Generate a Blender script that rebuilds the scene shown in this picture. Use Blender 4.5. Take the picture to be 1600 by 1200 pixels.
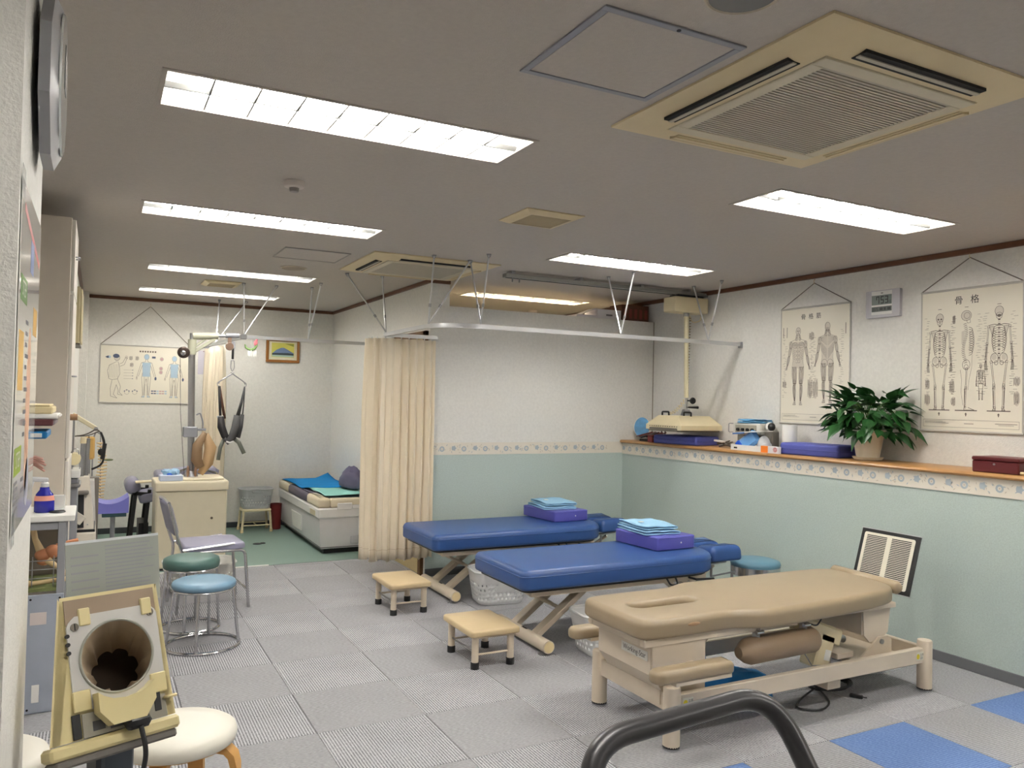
import bpy, bmesh, math, random
from mathutils import Matrix, Vector, Euler

for _o in list(bpy.data.objects):
    bpy.data.objects.remove(_o, do_unlink=True)
SC = bpy.context.scene
COL = SC.collection
PI = math.pi

# ------------------------------------------------------------------ camera
CAM_H = 1.46
_y, _p, _r = math.radians(27.535), math.radians(1.2218), math.radians(1.2294)
_f = Vector((math.sin(_y)*math.cos(_p), math.cos(_y)*math.cos(_p), math.sin(_p)))
_rt = Vector((math.cos(_y), -math.sin(_y), 0))
_up = _rt.cross(_f)
_R = _rt*math.cos(_r) + _up*math.sin(_r)
_U = -_rt*math.sin(_r) + _up*math.cos(_r)
_cd = bpy.data.cameras.new('camera')
_cd.sensor_fit = 'HORIZONTAL'
_cd.sensor_width = 36.0
_cd.lens = 36.0*1241.95/1600.0
_cd.clip_start = 0.05
_cd.clip_end = 100
cam = bpy.data.objects.new('camera', _cd)
COL.objects.link(cam)
cam.matrix_world = Matrix(((_R.x, _U.x, -_f.x, 0), (_R.y, _U.y, -_f.y, 0), (_R.z, _U.z, -_f.z, CAM_H), (0, 0, 0, 1)))
SC.camera = cam

# ------------------------------------------------------------------ world, exposure
_w = bpy.data.worlds.new('world')
SC.world = _w
_w.use_nodes = True
_w.node_tree.nodes['Background'].inputs[0].default_value = (0.5, 0.5, 0.52, 1)
_w.node_tree.nodes['Background'].inputs[1].default_value = 0.02
SC.view_settings.view_transform = 'Standard'
SC.view_settings.look = 'None'
SC.view_settings.gamma = 1.0
SC.view_settings.use_curve_mapping = False
SC.view_settings.exposure = 1.52
TUBE_POWER = 30.0          # radiance of the fluorescent tubes
TUBE_TINT = (1.0, 0.97, 0.92)
WARM_TINT = (1.0, 0.80, 0.55)

# ------------------------------------------------------------------ materials
def lin(c):
    c = c/255.0
    return c/12.92 if c <= 0.04045 else ((c+0.055)/1.055)**2.4
def rgb(c, k=1.0):
    return (lin(c[0])*k, lin(c[1])*k, lin(c[2])*k, 1)
MATS = {}
def mat(name, c, rough=0.5, metal=0.0, var=None, bump=None, coat=0.0, spec=0.5, alpha=1.0, trans=0.0):
    """var = (scale, amount) mottling of the colour; bump = (scale, strength) fine relief"""
    if name in MATS:
        return MATS[name]
    m = bpy.data.materials.new(name)
    m.use_nodes = True
    nt = m.node_tree
    b = nt.nodes['Principled BSDF']
    b.inputs['Base Color'].default_value = rgb(c)
    b.inputs['Roughness'].default_value = rough
    b.inputs['Metallic'].default_value = metal
    b.inputs['Coat Weight'].default_value = coat
    b.inputs['Specular IOR Level'].default_value = spec
    b.inputs['Alpha'].default_value = alpha
    b.inputs['Transmission Weight'].default_value = trans
    tc = nt.nodes.new('ShaderNodeTexCoord')
    if var is None:
        var = (14.0, 0.05)
    n = nt.nodes.new('ShaderNodeTexNoise')
    n.inputs['Scale'].default_value = var[0]
    n.inputs['Detail'].default_value = 4
    nt.links.new(tc.outputs['Object'], n.inputs['Vector'])
    mx = nt.nodes.new('ShaderNodeMix')
    mx.data_type = 'RGBA'
    lo, hi = max(0, 1-var[1]), 1+var[1]
    mx.inputs[6].default_value = tuple(min(1, v*lo) for v in rgb(c)[:3])+(1,)
    mx.inputs[7].default_value = tuple(min(1, v*hi) for v in rgb(c)[:3])+(1,)
    nt.links.new(n.outputs['Fac'], mx.inputs[0])
    nt.links.new(mx.outputs[2], b.inputs['Base Color'])
    if bump:
        n2 = nt.nodes.new('ShaderNodeTexNoise')
        n2.inputs['Scale'].default_value = bump[0]
        n2.inputs['Detail'].default_value = 3
        nt.links.new(tc.outputs['Object'], n2.inputs['Vector'])
        bp = nt.nodes.new('ShaderNodeBump')
        bp.inputs['Strength'].default_value = bump[1]
        bp.inputs['Distance'].default_value = 0.004
        nt.links.new(n2.outputs['Fac'], bp.inputs['Height'])
        nt.links.new(bp.outputs['Normal'], b.inputs['Normal'])
    MATS[name] = m
    return m
def emit(name, c, s):
    m = bpy.data.materials.new(name)
    m.use_nodes = True
    nt = m.node_tree
    nt.nodes.remove(nt.nodes['Principled BSDF'])
    e = nt.nodes.new('ShaderNodeEmission')
    e.inputs[0].default_value = (*c, 1)
    e.inputs[1].default_value = s
    nt.links.new(e.outputs[0], nt.nodes['Material Output'].inputs[0])
    MATS[name] = m
    return m
def stripes(name, axis, c1, c2, pitch, rough=0.95, jit=0.35, mottle=0.3):
    """ribbed carpet: bands along one axis broken up by noise"""
    m = bpy.data.materials.new(name)
    m.use_nodes = True
    nt = m.node_tree
    b = nt.nodes['Principled BSDF']
    b.inputs['Roughness'].default_value = rough
    b.inputs['Specular IOR Level'].default_value = 0.15
    tc = nt.nodes.new('ShaderNodeTexCoord')
    sx = nt.nodes.new('ShaderNodeSeparateXYZ')
    nt.links.new(tc.outputs['Object'], sx.inputs[0])
    mul = nt.nodes.new('ShaderNodeMath'); mul.operation = 'MULTIPLY'
    mul.inputs[1].default_value = 2*PI/pitch
    nt.links.new(sx.outputs[axis], mul.inputs[0])
    si = nt.nodes.new('ShaderNodeMath'); si.operation = 'SINE'
    nt.links.new(mul.outputs[0], si.inputs[0])
    mp = nt.nodes.new('ShaderNodeMapping')
    mp.inputs['Scale'].default_value = (220, 60, 60) if axis == 0 else (60, 220, 60)
    nt.links.new(tc.outputs['Object'], mp.inputs['Vector'])
    n = nt.nodes.new('ShaderNodeTexNoise'); n.inputs['Scale'].default_value = 1.0; n.inputs['Detail'].default_value = 2
    nt.links.new(mp.outputs[0], n.inputs['Vector'])
    a = nt.nodes.new('ShaderNodeMath'); a.operation = 'MULTIPLY_ADD'
    a.inputs[1].default_value = jit; a.inputs[2].default_value = 0.0
    nt.links.new(si.outputs[0], a.inputs[0])
    a2 = nt.nodes.new('ShaderNodeMath'); a2.operation = 'ADD'
    nt.links.new(a.outputs[0], a2.inputs[0]); nt.links.new(n.outputs['Fac'], a2.inputs[1])
    n3 = nt.nodes.new('ShaderNodeTexNoise'); n3.inputs['Scale'].default_value = 3.0
    nt.links.new(tc.outputs['Object'], n3.inputs['Vector'])
    a3 = nt.nodes.new('ShaderNodeMath'); a3.operation = 'MULTIPLY_ADD'
    a3.inputs[1].default_value = mottle; a3.inputs[2].default_value = -mottle/2
    nt.links.new(n3.outputs['Fac'], a3.inputs[0])
    a4 = nt.nodes.new('ShaderNodeMath'); a4.operation = 'ADD'; a4.use_clamp = True
    nt.links.new(a2.outputs[0], a4.inputs[0]); nt.links.new(a3.outputs[0], a4.inputs[1])
    mx = nt.nodes.new('ShaderNodeMix'); mx.data_type = 'RGBA'
    mx.inputs[6].default_value = rgb(c1); mx.inputs[7].default_value = rgb(c2)
    nt.links.new(a4.outputs[0], mx.inputs[0])
    nt.links.new(mx.outputs[2], b.inputs['Base Color'])
    bp = nt.nodes.new('ShaderNodeBump'); bp.inputs['Strength'].default_value = 0.4; bp.inputs['Distance'].default_value = 0.003
    nt.links.new(a2.outputs[0], bp.inputs['Height']); nt.links.new(bp.outputs['Normal'], b.inputs['Normal'])
    MATS[name] = m
    return m

WALLP = mat('wallpaper', (228, 226, 220), 0.85, var=(48, 0.10), bump=(150, 0.6))
CEIL = mat('ceiling_paper', (186, 178, 169), 0.9, var=(60, 0.08), bump=(220, 0.35))
DADO = mat('dado_fabric', (186, 200, 194), 0.9, var=(110, 0.17), bump=(240, 0.5))
BORDER = mat('border_paper', (226, 219, 205), 0.8)
BROWN = mat('brown_trim', (104, 66, 42), 0.5, var=(30, 0.2))
BASEB = mat('grey_baseboard', (108, 110, 113), 0.6)
GREENFL = mat('green_vinyl_floor', (128, 152, 142), 0.4, var=(160, 0.12))
WOOD = mat('shelf_wood', (170, 126, 76), 0.4, var=(18, 0.18), coat=0.2)
WHITE = mat('white_paint', (236, 235, 230), 0.5)
WPLAS = mat('white_plastic', (226, 226, 224), 0.4)
REFL = mat('reflector_white', (245, 244, 240), 0.35)
CREAM = mat('cream_plastic', (222, 208, 172), 0.45)
ACBEIGE = mat('aircon_beige', (214, 196, 156), 0.5)
ACGREY = mat('aircon_grille', (186, 178, 160), 0.55)
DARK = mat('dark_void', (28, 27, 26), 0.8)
BLACK = mat('black_plastic', (24, 24, 26), 0.45)
CHROME = mat('chrome', (205, 205, 208), 0.18, metal=1.0)
STEEL = mat('brushed_steel', (165, 165, 168), 0.35, metal=1.0)
ALU = mat('aluminium_rail', (205, 206, 208), 0.35, metal=0.85)
GREYM = mat('grey_metal', (150, 152, 158), 0.45, metal=0.2)
BLUEV = mat('blue_vinyl', (40, 76, 136), 0.42, var=(5, 0.08), bump=(350, 0.12), coat=0.15)
PURPV = mat('purple_vinyl', (90, 90, 174), 0.4, var=(6, 0.06), bump=(120, 0.1))
PURPD = mat('violet_cushion_cloth', (76, 84, 164), 0.6, var=(8, 0.08), bump=(40, 0.2))
TOWEL = mat('pale_blue_towel', (160, 206, 238), 0.95, var=(30, 0.06), bump=(400, 0.5))
TOWELB = mat('bright_blue_towel', (0, 134, 206), 0.95, var=(9, 0.12), bump=(300, 0.5))
TOWELM = mat('mint_towel', (150, 210, 200), 0.95, var=(9, 0.07), bump=(300, 0.5))
TANV = mat('tan_vinyl', (154, 137, 111), 0.38, var=(6, 0.08), bump=(300, 0.12), coat=0.15)
TANB = mat('brown_tan_vinyl', (140, 118, 94), 0.45, var=(6, 0.07), bump=(300, 0.12))
BEIGEF = mat('beige_frame_paint', (216, 202, 182), 0.42)
STEPV = mat('step_stool_vinyl', (198, 177, 140), 0.5, var=(7, 0.06))
CURT = mat('curtain_cloth', (246, 234, 212), 0.9, var=(20, 0.03), bump=(300, 0.2))
LAV = mat('lavender_vinyl', (144, 143, 164), 0.45)
GREENV = mat('green_vinyl', (78, 110, 104), 0.42)
SKYV = mat('sky_blue_vinyl', (112, 146, 170), 0.38)
CHARTP = mat('chart_paper', (232, 226, 210), 0.45, var=(3, 0.02))
INK = mat('ink_line', (112, 102, 94), 0.7)
INKD = mat('ink_dark', (36, 32, 32), 0.7)
INKF = mat('ink_fill', (212, 204, 190), 0.7)
BOXW = mat('carton_white', (226, 222, 226), 0.7)
CARD = mat('cardboard_brown', (98, 60, 40), 0.8)
DKRED = mat('dark_red_leather', (86, 22, 26), 0.4, bump=(200, 0.2))
BIRCH = mat('bent_birch', (210, 160, 92), 0.45, var=(20, 0.12))
WVIN = mat('white_vinyl', (232, 228, 216), 0.4, var=(5, 0.04))
GREYPOW = mat('dark_grey_tube', (62, 61, 63), 0.32, metal=0.3)
LEAF = mat('plant_leaf', (38, 84, 38), 0.35, var=(12, 0.3))
STEMM = mat('plant_stem', (76, 110, 56), 0.6)
SOIL = mat('soil', (58, 44, 34), 0.95)
POTM = mat('cream_pot', (232, 222, 200), 0.45)
BONE = mat('bone_model', (222, 196, 150), 0.55, var=(12, 0.15))
BONEP = mat('joint_model', (206, 140, 100), 0.55, var=(15, 0.2))
GLASSY = mat('clear_plastic', (236, 240, 240), 0.08, alpha=0.32)
ACRYL = mat('frosted_acrylic', (176, 182, 174), 0.35, alpha=0.78)
BLUEB = mat('cobalt_plastic', (22, 24, 150), 0.25, coat=0.3)
GREYSH = mat('blue_grey_sheet', (158, 166, 180), 0.5)
REDM = mat('dark_red_plastic', (112, 30, 30), 0.5)
ORANGE = mat('orange_card', (238, 126, 36), 0.6)
YELL = mat('yellow_sticker', (232, 212, 50), 0.6)
LCD = mat('lcd_grey', (112, 124, 118), 0.3)
CORDM = mat('chart_cord', (120, 112, 104), 0.7)
BLUGR = mat('border_blue_print', (172, 182, 188), 0.8)
BEIGPR = mat('border_leaf_print', (198, 188, 172), 0.8)

# ------------------------------------------------------------------ mesh builder
class MB:
    def __init__(s, M=None):
        s.v = []; s.f = []; s.M = M; s.lift = 0.0
    def add(s, vs, fs):
        o = len(s.v)
        if s.M is not None:
            vs = [tuple(s.M @ Vector(p)) for p in vs]
        s.v += [tuple(p) for p in vs]
        s.f += [tuple(i+o for i in f) for f in fs]
        return s
    def box(s, x0, x1, y0, y1, z0, z1, b=0.0):
        return s.obox(((x0+x1)/2, (y0+y1)/2, (z0+z1)/2), (abs(x1-x0), abs(y1-y0), abs(z1-z0)), None, b)
    def obox(s, c, d, R=None, b=0.0):
        hx, hy, hz = d[0]/2, d[1]/2, d[2]/2
        b = min(b, hx*0.95, hy*0.95, hz*0.95)
        vs, fs = [], []
        if b <= 1e-5:
            for z in (-hz, hz):
                for y in (-hy, hy):
                    for x in (-hx, hx):
                        vs.append((x, y, z))
            fs = [(0, 2, 3, 1), (4, 5, 7, 6), (0, 1, 5, 4), (2, 6, 7, 3), (0, 4, 6, 2), (1, 3, 7, 5)]
        else:
            idx = {}
            for sx in (-1, 1):
                for sy in (-1, 1):
                    for sz in (-1, 1):
                        for ax in range(3):
                            p = [sx*(hx-b), sy*(hy-b), sz*(hz-b)]
                            p[ax] = (sx*hx, sy*hy, sz*hz)[ax]
                            idx[(sx, sy, sz, ax)] = len(vs); vs.append(tuple(p))
            def q(ax, sg):
                o = [a for a in range(3) if a != ax]
                r = []
                for a, c2 in ((-1, -1), (1, -1), (1, 1), (-1, 1)):
                    k = [0, 0, 0]; k[ax] = sg; k[o[0]] = a; k[o[1]] = c2
                    r.append(idx[(k[0], k[1], k[2], ax)])
                flip = (ax == 1) != (sg < 0)
                return tuple(r[::-1]) if flip else tuple(r)
            for ax in range(3):
                for sg in (-1, 1):
                    fs.append(q(ax, sg))
            for ax in range(3):
                o = [a for a in range(3) if a != ax]
                for s1 in (-1, 1):
                    for s2 in (-1, 1):
                        k0 = [0, 0, 0]; k1 = [0, 0, 0]
                        k0[ax] = -1; k1[ax] = 1
                        for k in (k0, k1):
                            k[o[0]] = s1; k[o[1]] = s2
                        a0 = idx[(*k0, o[0])]; a1 = idx[(*k1, o[0])]; b0 = idx[(*k0, o[1])]; b1 = idx[(*k1, o[1])]
                        fs.append((a0, a1, b1, b0))
            for sx in (-1, 1):
                for sy in (-1, 1):
                    for sz in (-1, 1):
                        fs.append(tuple(idx[(sx, sy, sz, a)] for a in range(3)))
        if R is None:
            vs = [(x+c[0], y+c[1], z+c[2]) for x, y, z in vs]
        else:
            vs = [tuple(R @ Vector(p) + Vector(c)) for p in vs]
        return s.add(vs, fs)
    def bar(s, p, q, w, t, b=0.0, upv=(0, 0, 1)):
        """box from p to q, width w (sideways), thickness t (towards upv)"""
        p = Vector(p); q = Vector(q); d = q-p; L = d.length; d.normalize()
        side = d.cross(Vector(upv))
        if side.length < 1e-4: side = d.cross(Vector((0, 1, 0)))
        side.normalize(); up = side.cross(d)
        R = Matrix((d, side, up)).transposed()
        return s.obox((p+q)/2, (L, w, t), R, b)
    def cyl(s, p, q, r, r2=None, n=16, cap=True):
        return s.tube([p, q], r, n, rs=[r, r if r2 is None else r2], cap=cap)
    def tube(s, pts, r, n=8, rs=None, closed=False, cap=True):
        pts = [Vector(p) for p in pts]
        k = len(pts)
        if rs is None: rs = [r]*k
        vs = []; fs = []
        prev = None
        for i in range(k):
            if closed:
                d = pts[(i+1) % k]-pts[i-1]
            else:
                d = pts[min(i+1, k-1)]-pts[max(i-1, 0)]
            if d.length < 1e-9: d = Vector((0, 0, 1))
            d.normalize()
            if prev is None:
                a = Vector((0, 0, 1)) if abs(d.z) < 0.9 else Vector((1, 0, 0))
                u = d.cross(a).normalized()
            else:
                u = prev - d*prev.dot(d)
                if u.length < 1e-6: u = d.cross(Vector((0, 0, 1)))
                u.normalize()
            prev = u
            w = d.cross(u)
            for j in range(n):
                t = 2*PI*j/n
                vs.append(tuple(pts[i]+(u*math.cos(t)+w*math.sin(t))*rs[i]))
        m = k if closed else k-1
        for i in range(m):
            for j in range(n):
                a = i*n+j; b2 = i*n+(j+1) % n
                c = ((i+1) % k)*n+(j+1) % n; d2 = ((i+1) % k)*n+j
                fs.append((a, b2, c, d2))
        if cap and not closed:
            fs.append(tuple(range(n-1, -1, -1)))
            fs.append(tuple((k-1)*n+j for j in range(n)))
        return s.add(vs, fs)
    def lathe(s, prof, c=(0, 0, 0), n=24, R=None, sx=1, sy=1):
        vs = []; fs = []
        for r, z in prof:
            for j in range(n):
                t = 2*PI*j/n
                p = Vector((r*math.cos(t)*sx, r*math.sin(t)*sy, z))
                if R is not None: p = R @ p
                vs.append((p.x+c[0], p.y+c[1], p.z+c[2]))
        for i in range(len(prof)-1):
            for j in range(n):
                fs.append((i*n+j, i*n+(j+1) % n, (i+1)*n+(j+1) % n, (i+1)*n+j))
        if prof[0][0] > 1e-6: fs.append(tuple(range(n-1, -1, -1)))
        if prof[-1][0] > 1e-6: fs.append(tuple((len(prof)-1)*n+j for j in range(n)))
        return s.add(vs, fs)
    def ell(s, c, r, n=14, m=9, R=None):
        prof = [(math.sin(PI*i/m), -math.cos(PI*i/m)) for i in range(m+1)]
        vs = []; fs = []
        for pr, pz in prof:
            for j in range(n):
                t = 2*PI*j/n
                p = Vector((max(pr, 1e-4)*math.cos(t)*r[0], max(pr, 1e-4)*math.sin(t)*r[1], pz*r[2]))
                if R is not None: p = R @ p
                vs.append((p.x+c[0], p.y+c[1], p.z+c[2]))
        for i in range(m):
            for j in range(n):
                fs.append((i*n+j, i*n+(j+1) % n, (i+1)*n+(j+1) % n, (i+1)*n+j))
        return s.add(vs, fs)
    def prism(s, poly, z0, z1, R=None, c=(0, 0, 0)):
        n = len(poly)
        vs = [(x, y, z0) for x, y in poly]+[(x, y, z1) for x, y in poly]
        fs = [tuple(range(n-1, -1, -1)), tuple(range(n, 2*n))]+[(i, (i+1) % n, n+(i+1) % n, n+i) for i in range(n)]
        if R is not None: vs = [tuple(R @ Vector(p)) for p in vs]
        vs = [(p[0]+c[0], p[1]+c[1], p[2]+c[2]) for p in vs]
        return s.add(vs, fs)
    def pad(s, poly, z0, z1, r, steps=4, rb=None, crown=0.0):
        """upholstered slab: outline poly (ccw), rounded top edge radius r and bottom edge rb"""
        rb = r*0.6 if rb is None else rb
        rings = []
        for i in range(steps+1):
            t = PI/2*i/steps
            rings.append((rb*(1-math.sin(t)), z0+rb*(1-math.cos(t))))
        for i in range(steps+1):
            t = PI/2*i/steps
            rings.append((r*(1-math.cos(t)), z1-r+r*math.sin(t)))
        n = len(poly); nor = onormals(poly)
        vs = []; fs = []
        for off, z in rings:
            for (x, y), (a, b) in zip(poly, nor):
                vs.append((x-a*off, y-b*off, z))
        for i in range(len(rings)-1):
            for j in range(n):
                fs.append((i*n+j, i*n+(j+1) % n, (i+1)*n+(j+1) % n, (i+1)*n+j))
        fs.append(tuple(range(n-1, -1, -1)))
        fs.append(tuple((len(rings)-1)*n+j for j in range(n)))
        return s.add(vs, fs)
    def sheet(s, g, closed=False):
        """g = rows of points"""
        m = len(g[0]); vs = [p for row in g for p in row]; fs = []
        for i in range(len(g)-1):
            for j in range(m if closed else m-1):
                fs.append((i*m+j, i*m+(j+1) % m, (i+1)*m+(j+1) % m, (i+1)*m+j))
        return s.add(vs, fs)
    def stroke(s, pts, w, z=0.0):
        s.lift += 3e-7; z += s.lift
        for (x0, y0), (x1, y1) in zip(pts[:-1], pts[1:]):
            dx, dy = x1-x0, y1-y0; L = math.hypot(dx, dy)
            if L < 1e-7: continue
            nx, ny = -dy/L*w/2, dx/L*w/2
            s.add([(x0-nx, y0-ny, z), (x1-nx, y1-ny, z), (x1+nx, y1+ny, z), (x0+nx, y0+ny, z)], [(0, 1, 2, 3)])
        return s
    def fill(s, pts, z=0.0):
        s.lift += 1.5e-6; z += s.lift
        return s.add([(x, y, z) for x, y in pts], [tuple(range(len(pts)))])
    def text(s, body, size, x=0, y=0, z=0.0, align='CENTER', sx=1.0):
        cu = bpy.data.curves.new('lettering', 'FONT')
        cu.body = body; cu.size = size; cu.align_x = align; cu.align_y = 'CENTER'; cu.resolution_u = 2
        o = bpy.data.objects.new('lettering', cu); COL.objects.link(o)
        bpy.context.view_layer.update()
        me = bpy.data.meshes.new_from_object(o.evaluated_get(bpy.context.evaluated_depsgraph_get()))
        s.add([(v.co.x*sx+x, v.co.y+y, z) for v in me.vertices], [tuple(p.vertices) for p in me.polygons])
        bpy.data.objects.remove(o, do_unlink=True); bpy.data.curves.remove(cu); bpy.data.meshes.remove(me)
        return s
    def mesh(s, name, m, off=(0, 0, 0), smooth=True, angle=40):
        me = bpy.data.meshes.new(name)
        me.from_pydata([(a-off[0], b-off[1], c-off[2]) for a, b, c in s.v], [], s.f)
        me.materials.append(m)
        me.update()
        if smooth:
            me.shade_smooth()
            me.set_sharp_from_angle(angle=math.radians(angle))
        return me

def onormals(poly):
    n = len(poly); out = []
    for i in range(n):
        x0, y0 = poly[i-1]; x1, y1 = poly[i]; x2, y2 = poly[(i+1) % n]
        ax, ay = x1-x0, y1-y0; bx, by = x2-x1, y2-y1
        la = math.hypot(ax, ay) or 1; lb = math.hypot(bx, by) or 1
        nx, ny = ay/la+by/lb, -ax/la-bx/lb
        L = math.hypot(nx, ny) or 1
        nx /= L; ny /= L
        c = max(0.5, nx*ay/la - ny*ax/la)
        out.append((nx/c, ny/c))
    return out
def rrect(x0, x1, y0, y1, r, n=6):
    rr = r if isinstance(r, (list, tuple)) else [r]*4    # (x0y0, x1y0, x1y1, x0y1)
    out = []
    for (cx, cy, a), q in zip(((x0+rr[0], y0+rr[0], PI), (x1-rr[1], y0+rr[1], 1.5*PI), (x1-rr[2], y1-rr[2], 0), (x0+rr[3], y1-rr[3], PI/2)), rr):
        for i in range(n+1):
            t = a+PI/2*i/n
            out.append((cx+q*math.cos(t), cy+q*math.sin(t)))
    return out
def ellip(cx, cy, rx, ry, a0=0, a1=2*PI, n=20):
    return [(cx+rx*math.cos(a0+(a1-a0)*i/n), cy+ry*math.sin(a0+(a1-a0)*i/n)) for i in range(n+1)]
def fillet(pts, r, n=6):
    """3d polyline with rounded inner corners"""
    P = [Vector(p) for p in pts]; out = [P[0]]
    for i in range(1, len(P)-1):
        a = (P[i-1]-P[i]); b = (P[i+1]-P[i]); la, lb = a.length, b.length
        a.normalize(); b.normalize()
        d = min(r, la*0.49, lb*0.49)
        s0 = P[i]+a*d; s1 = P[i]+b*d
        for k in range(n+1):
            t = k/n
            out.append(s0*(1-t)**2+P[i]*2*t*(1-t)+s1*t*t)
    out.append(P[-1])
    return out
def ring(c, r, n=32):
    return [(c[0]+r*math.cos(2*PI*i/n), c[1]+r*math.sin(2*PI*i/n), c[2]) for i in range(n)]

def link(o, parent=None):
    COL.objects.link(o)
    if parent is not None: o.parent = parent
    return o
def ob(name, mb, m, parent=None, off=(0, 0, 0), **kw):
    return link(bpy.data.objects.new(name, mb.mesh(name, m, off, **kw)), parent)
def tag(o, label=None, cat=None, group=None, kind=None):
    if label: o['label'] = label
    if cat: o['category'] = cat
    if group: o['group'] = group
    if kind: o['kind'] = kind
    return o
class Thing:
    """an Empty at the thing's base; parts are given in world coordinates unless local"""
    def __init__(s, name, label, cat, loc=(0, 0, 0), rz=0.0, group=None, local=False, M=None):
        s.o = bpy.data.objects.new(name, None)
        s.o.empty_display_size = 0.05
        link(s.o)
        if M is not None: s.o.matrix_world = M; local = True
        else:
            s.o.location = loc; s.o.rotation_euler = (0, 0, rz)
        s.off = (0, 0, 0) if (local or rz) else loc
        tag(s.o, label, cat, group)
    def p(s, name, mb, m, parent=None, kind=None, label=None, **kw):
        o = ob(name, mb, m, parent or s.o, s.off, **kw)
        if kind: o['kind'] = kind
        if label: o['label'] = label
        return o
def solid(o, t, offset=0.0):
    md = o.modifiers.new('thickness', 'SOLIDIFY'); md.thickness = t; md.offset = offset
    return o
def dup(root, loc, rz=None, label=None):
    r = root.copy(); link(r); r.location = loc
    if rz is not None: r.rotation_euler = (0, 0, rz)
    if label: r['label'] = label
    for ch in list(root.children):
        c = ch.copy(); link(c, r)
        for g in list(ch.children):
            d = g.copy(); link(d, c)
    return r
def struct(name, mb, m, parent=None):
    o = ob(name, mb, m, parent)
    o['kind'] = 'structure'
    return o
def wallM(loc, facing):
    """local x to the right as seen, y up, z out of the wall"""
    ax = {'-x': ((0, -1, 0), (0, 0, 1), (-1, 0, 0)), '-y': ((1, 0, 0), (0, 0, 1), (0, -1, 0)), '+x': ((0, 1, 0), (0, 0, 1), (1, 0, 0))}[facing]
    M = Matrix.Identity(4)
    for j in range(3):
        for i in range(3): M[i][j] = ax[j][i]
    M.translation = Vector(loc)
    return M
# ================================================================== the room
CZ = 2.458          # ceiling height
XR = 4.735          # right wall
XL = 4.39           # low wall below the ledge
YP = 6.15           # partition
YB = 9.2            # back wall
XN = 2.43           # wall of the back alcove
TX0, TY0, TS = 0.89, 3.465, 0.5     # carpet tile grid
YC = 7.05           # where the carpet ends

# ---- floor
fl = struct('floor', MB().box(-1.2, 4.9, -2.6, YC, -0.08, -0.006), mat('floor_underlay', (150, 146, 146), 0.95))
C1 = stripes('carpet_rib_along_y', 0, (98, 98, 102), (196, 196, 200), 0.0125, jit=0.36)
C2 = stripes('carpet_rib_along_x', 1, (112, 112, 115), (180, 180, 183), 0.0125, jit=0.18, mottle=0.15)
CB = stripes('carpet_blue', 1, (62, 90, 142), (128, 154, 200), 0.0125, jit=0.12, mottle=0.25)
tile_me = {}
def tile_mesh(kind, w, d):
    k = (kind, round(w, 3), round(d, 3))
    if k not in tile_me:
        tile_me[k] = MB().box(-w/2+0.0012, w/2-0.0012, -d/2+0.0012, d/2-0.0012, -0.006, 0.0, 0.0015).mesh('carpet_tile', {'a': C1, 'b': C2, 'c': CB}[kind], smooth=False)
    return tile_me[k]
for i in range(-4, 7):
    for j in range(-7, 8):
        x0 = TX0+TS*i; x1 = x0+TS; y0 = TY0+TS*j; y1 = min(y0+TS, YC)
        x0 = max(x0, -0.75)
        if x1-x0 < 0.05: continue
        kind = 'a' if (i+j) % 2 else 'b'
        if (j == -3 and i in (2, 4, 6)) or (j == -5 and i in (3, 5)): kind = 'c'
        t = bpy.data.objects.new('carpet_tile', tile_mesh(kind, x1-x0, y1-y0))
        link(t, fl); t.location = ((x0+x1)/2, (y0+y1)/2, 0)
struct('floor_vinyl', MB().box(-0.3, 2.6, YC, YB+0.1, -0.08, 0.002), GREENFL)
struct('floor_backroom', MB().box(2.6, 4.9, YC, YB+0.1, -0.08, 0.0), GREENFL)
struct('trim_1', MB().box(-0.2, 1.35, YC-0.012, YC+0.012, 0.0, 0.006), WHITE)

# ---- walls
struct('wall_right', MB().box(XR, XR+0.12, -2.6, YB+0.1, 0, CZ), WALLP)
struct('wall_back', MB().box(-0.9, XR+0.12, YB, YB+0.12, 0, CZ), WALLP)
struct('wall_front', MB().box(-1.2, XR+0.12, -2.7, -2.6, 0, CZ), WALLP)
struct('wall_left', MB().box(-1.2, -1.1, -2.6, 5.3, 0, CZ), WALLP)
struct('wall_alcove_left', MB().box(-1.2, -0.17, 5.3, YB, 0, CZ), WALLP)
struct('wall_corner_left', MB().box(-0.17, -0.10, 8.95, YB, 0, CZ), WALLP)
struct('wall_alcove_right', MB().box(XN, 2.60, YP, YB, 0, CZ), WALLP)
part_wall = struct('wall_partition', MB().box(2.60, XR, YP, YP+0.27, 0, 2.245), WALLP)
pil = struct('wall_pillar', MB().box(-1.1, -0.13, 1.62, 2.18, 0, CZ), WALLP)
# low wall below the ledge and the dado of the partition
low = struct('wall_right_low', MB().box(XL, XR, -2.6, YP, 0, 1.09), DADO)
struct('wall_partition_dado', MB().box(XN, XL, YP-0.004, YP, 0, 0.998), DADO)
sc_m = MB()
for yy, zz, ry, rz_ in ((2.17, .078, .035, .010), (2.12, .086, .022, .014), (2.08, .075, .03, .009), (2.02, .079, .025, .008), (1.96, .076, .03, .007), (2.10, .072, .05, .006), (2.2, .092, .01, .008)):
    sc_m.add([(XL-.0006, yy+ry*math.cos(t)*(1+.3*math.sin(5*t+yy*90)), zz+rz_*math.sin(t)*(1+.3*math.sin(4*t+yy*50))) for t in [2*PI*i/18 for i in range(18)]], [tuple(range(18))])
scuff = ob('scuff_marks', sc_m, mat('bare_plaster', (206, 202, 178), 0.9), low, smooth=False); scuff['kind'] = 'stuff'
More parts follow.
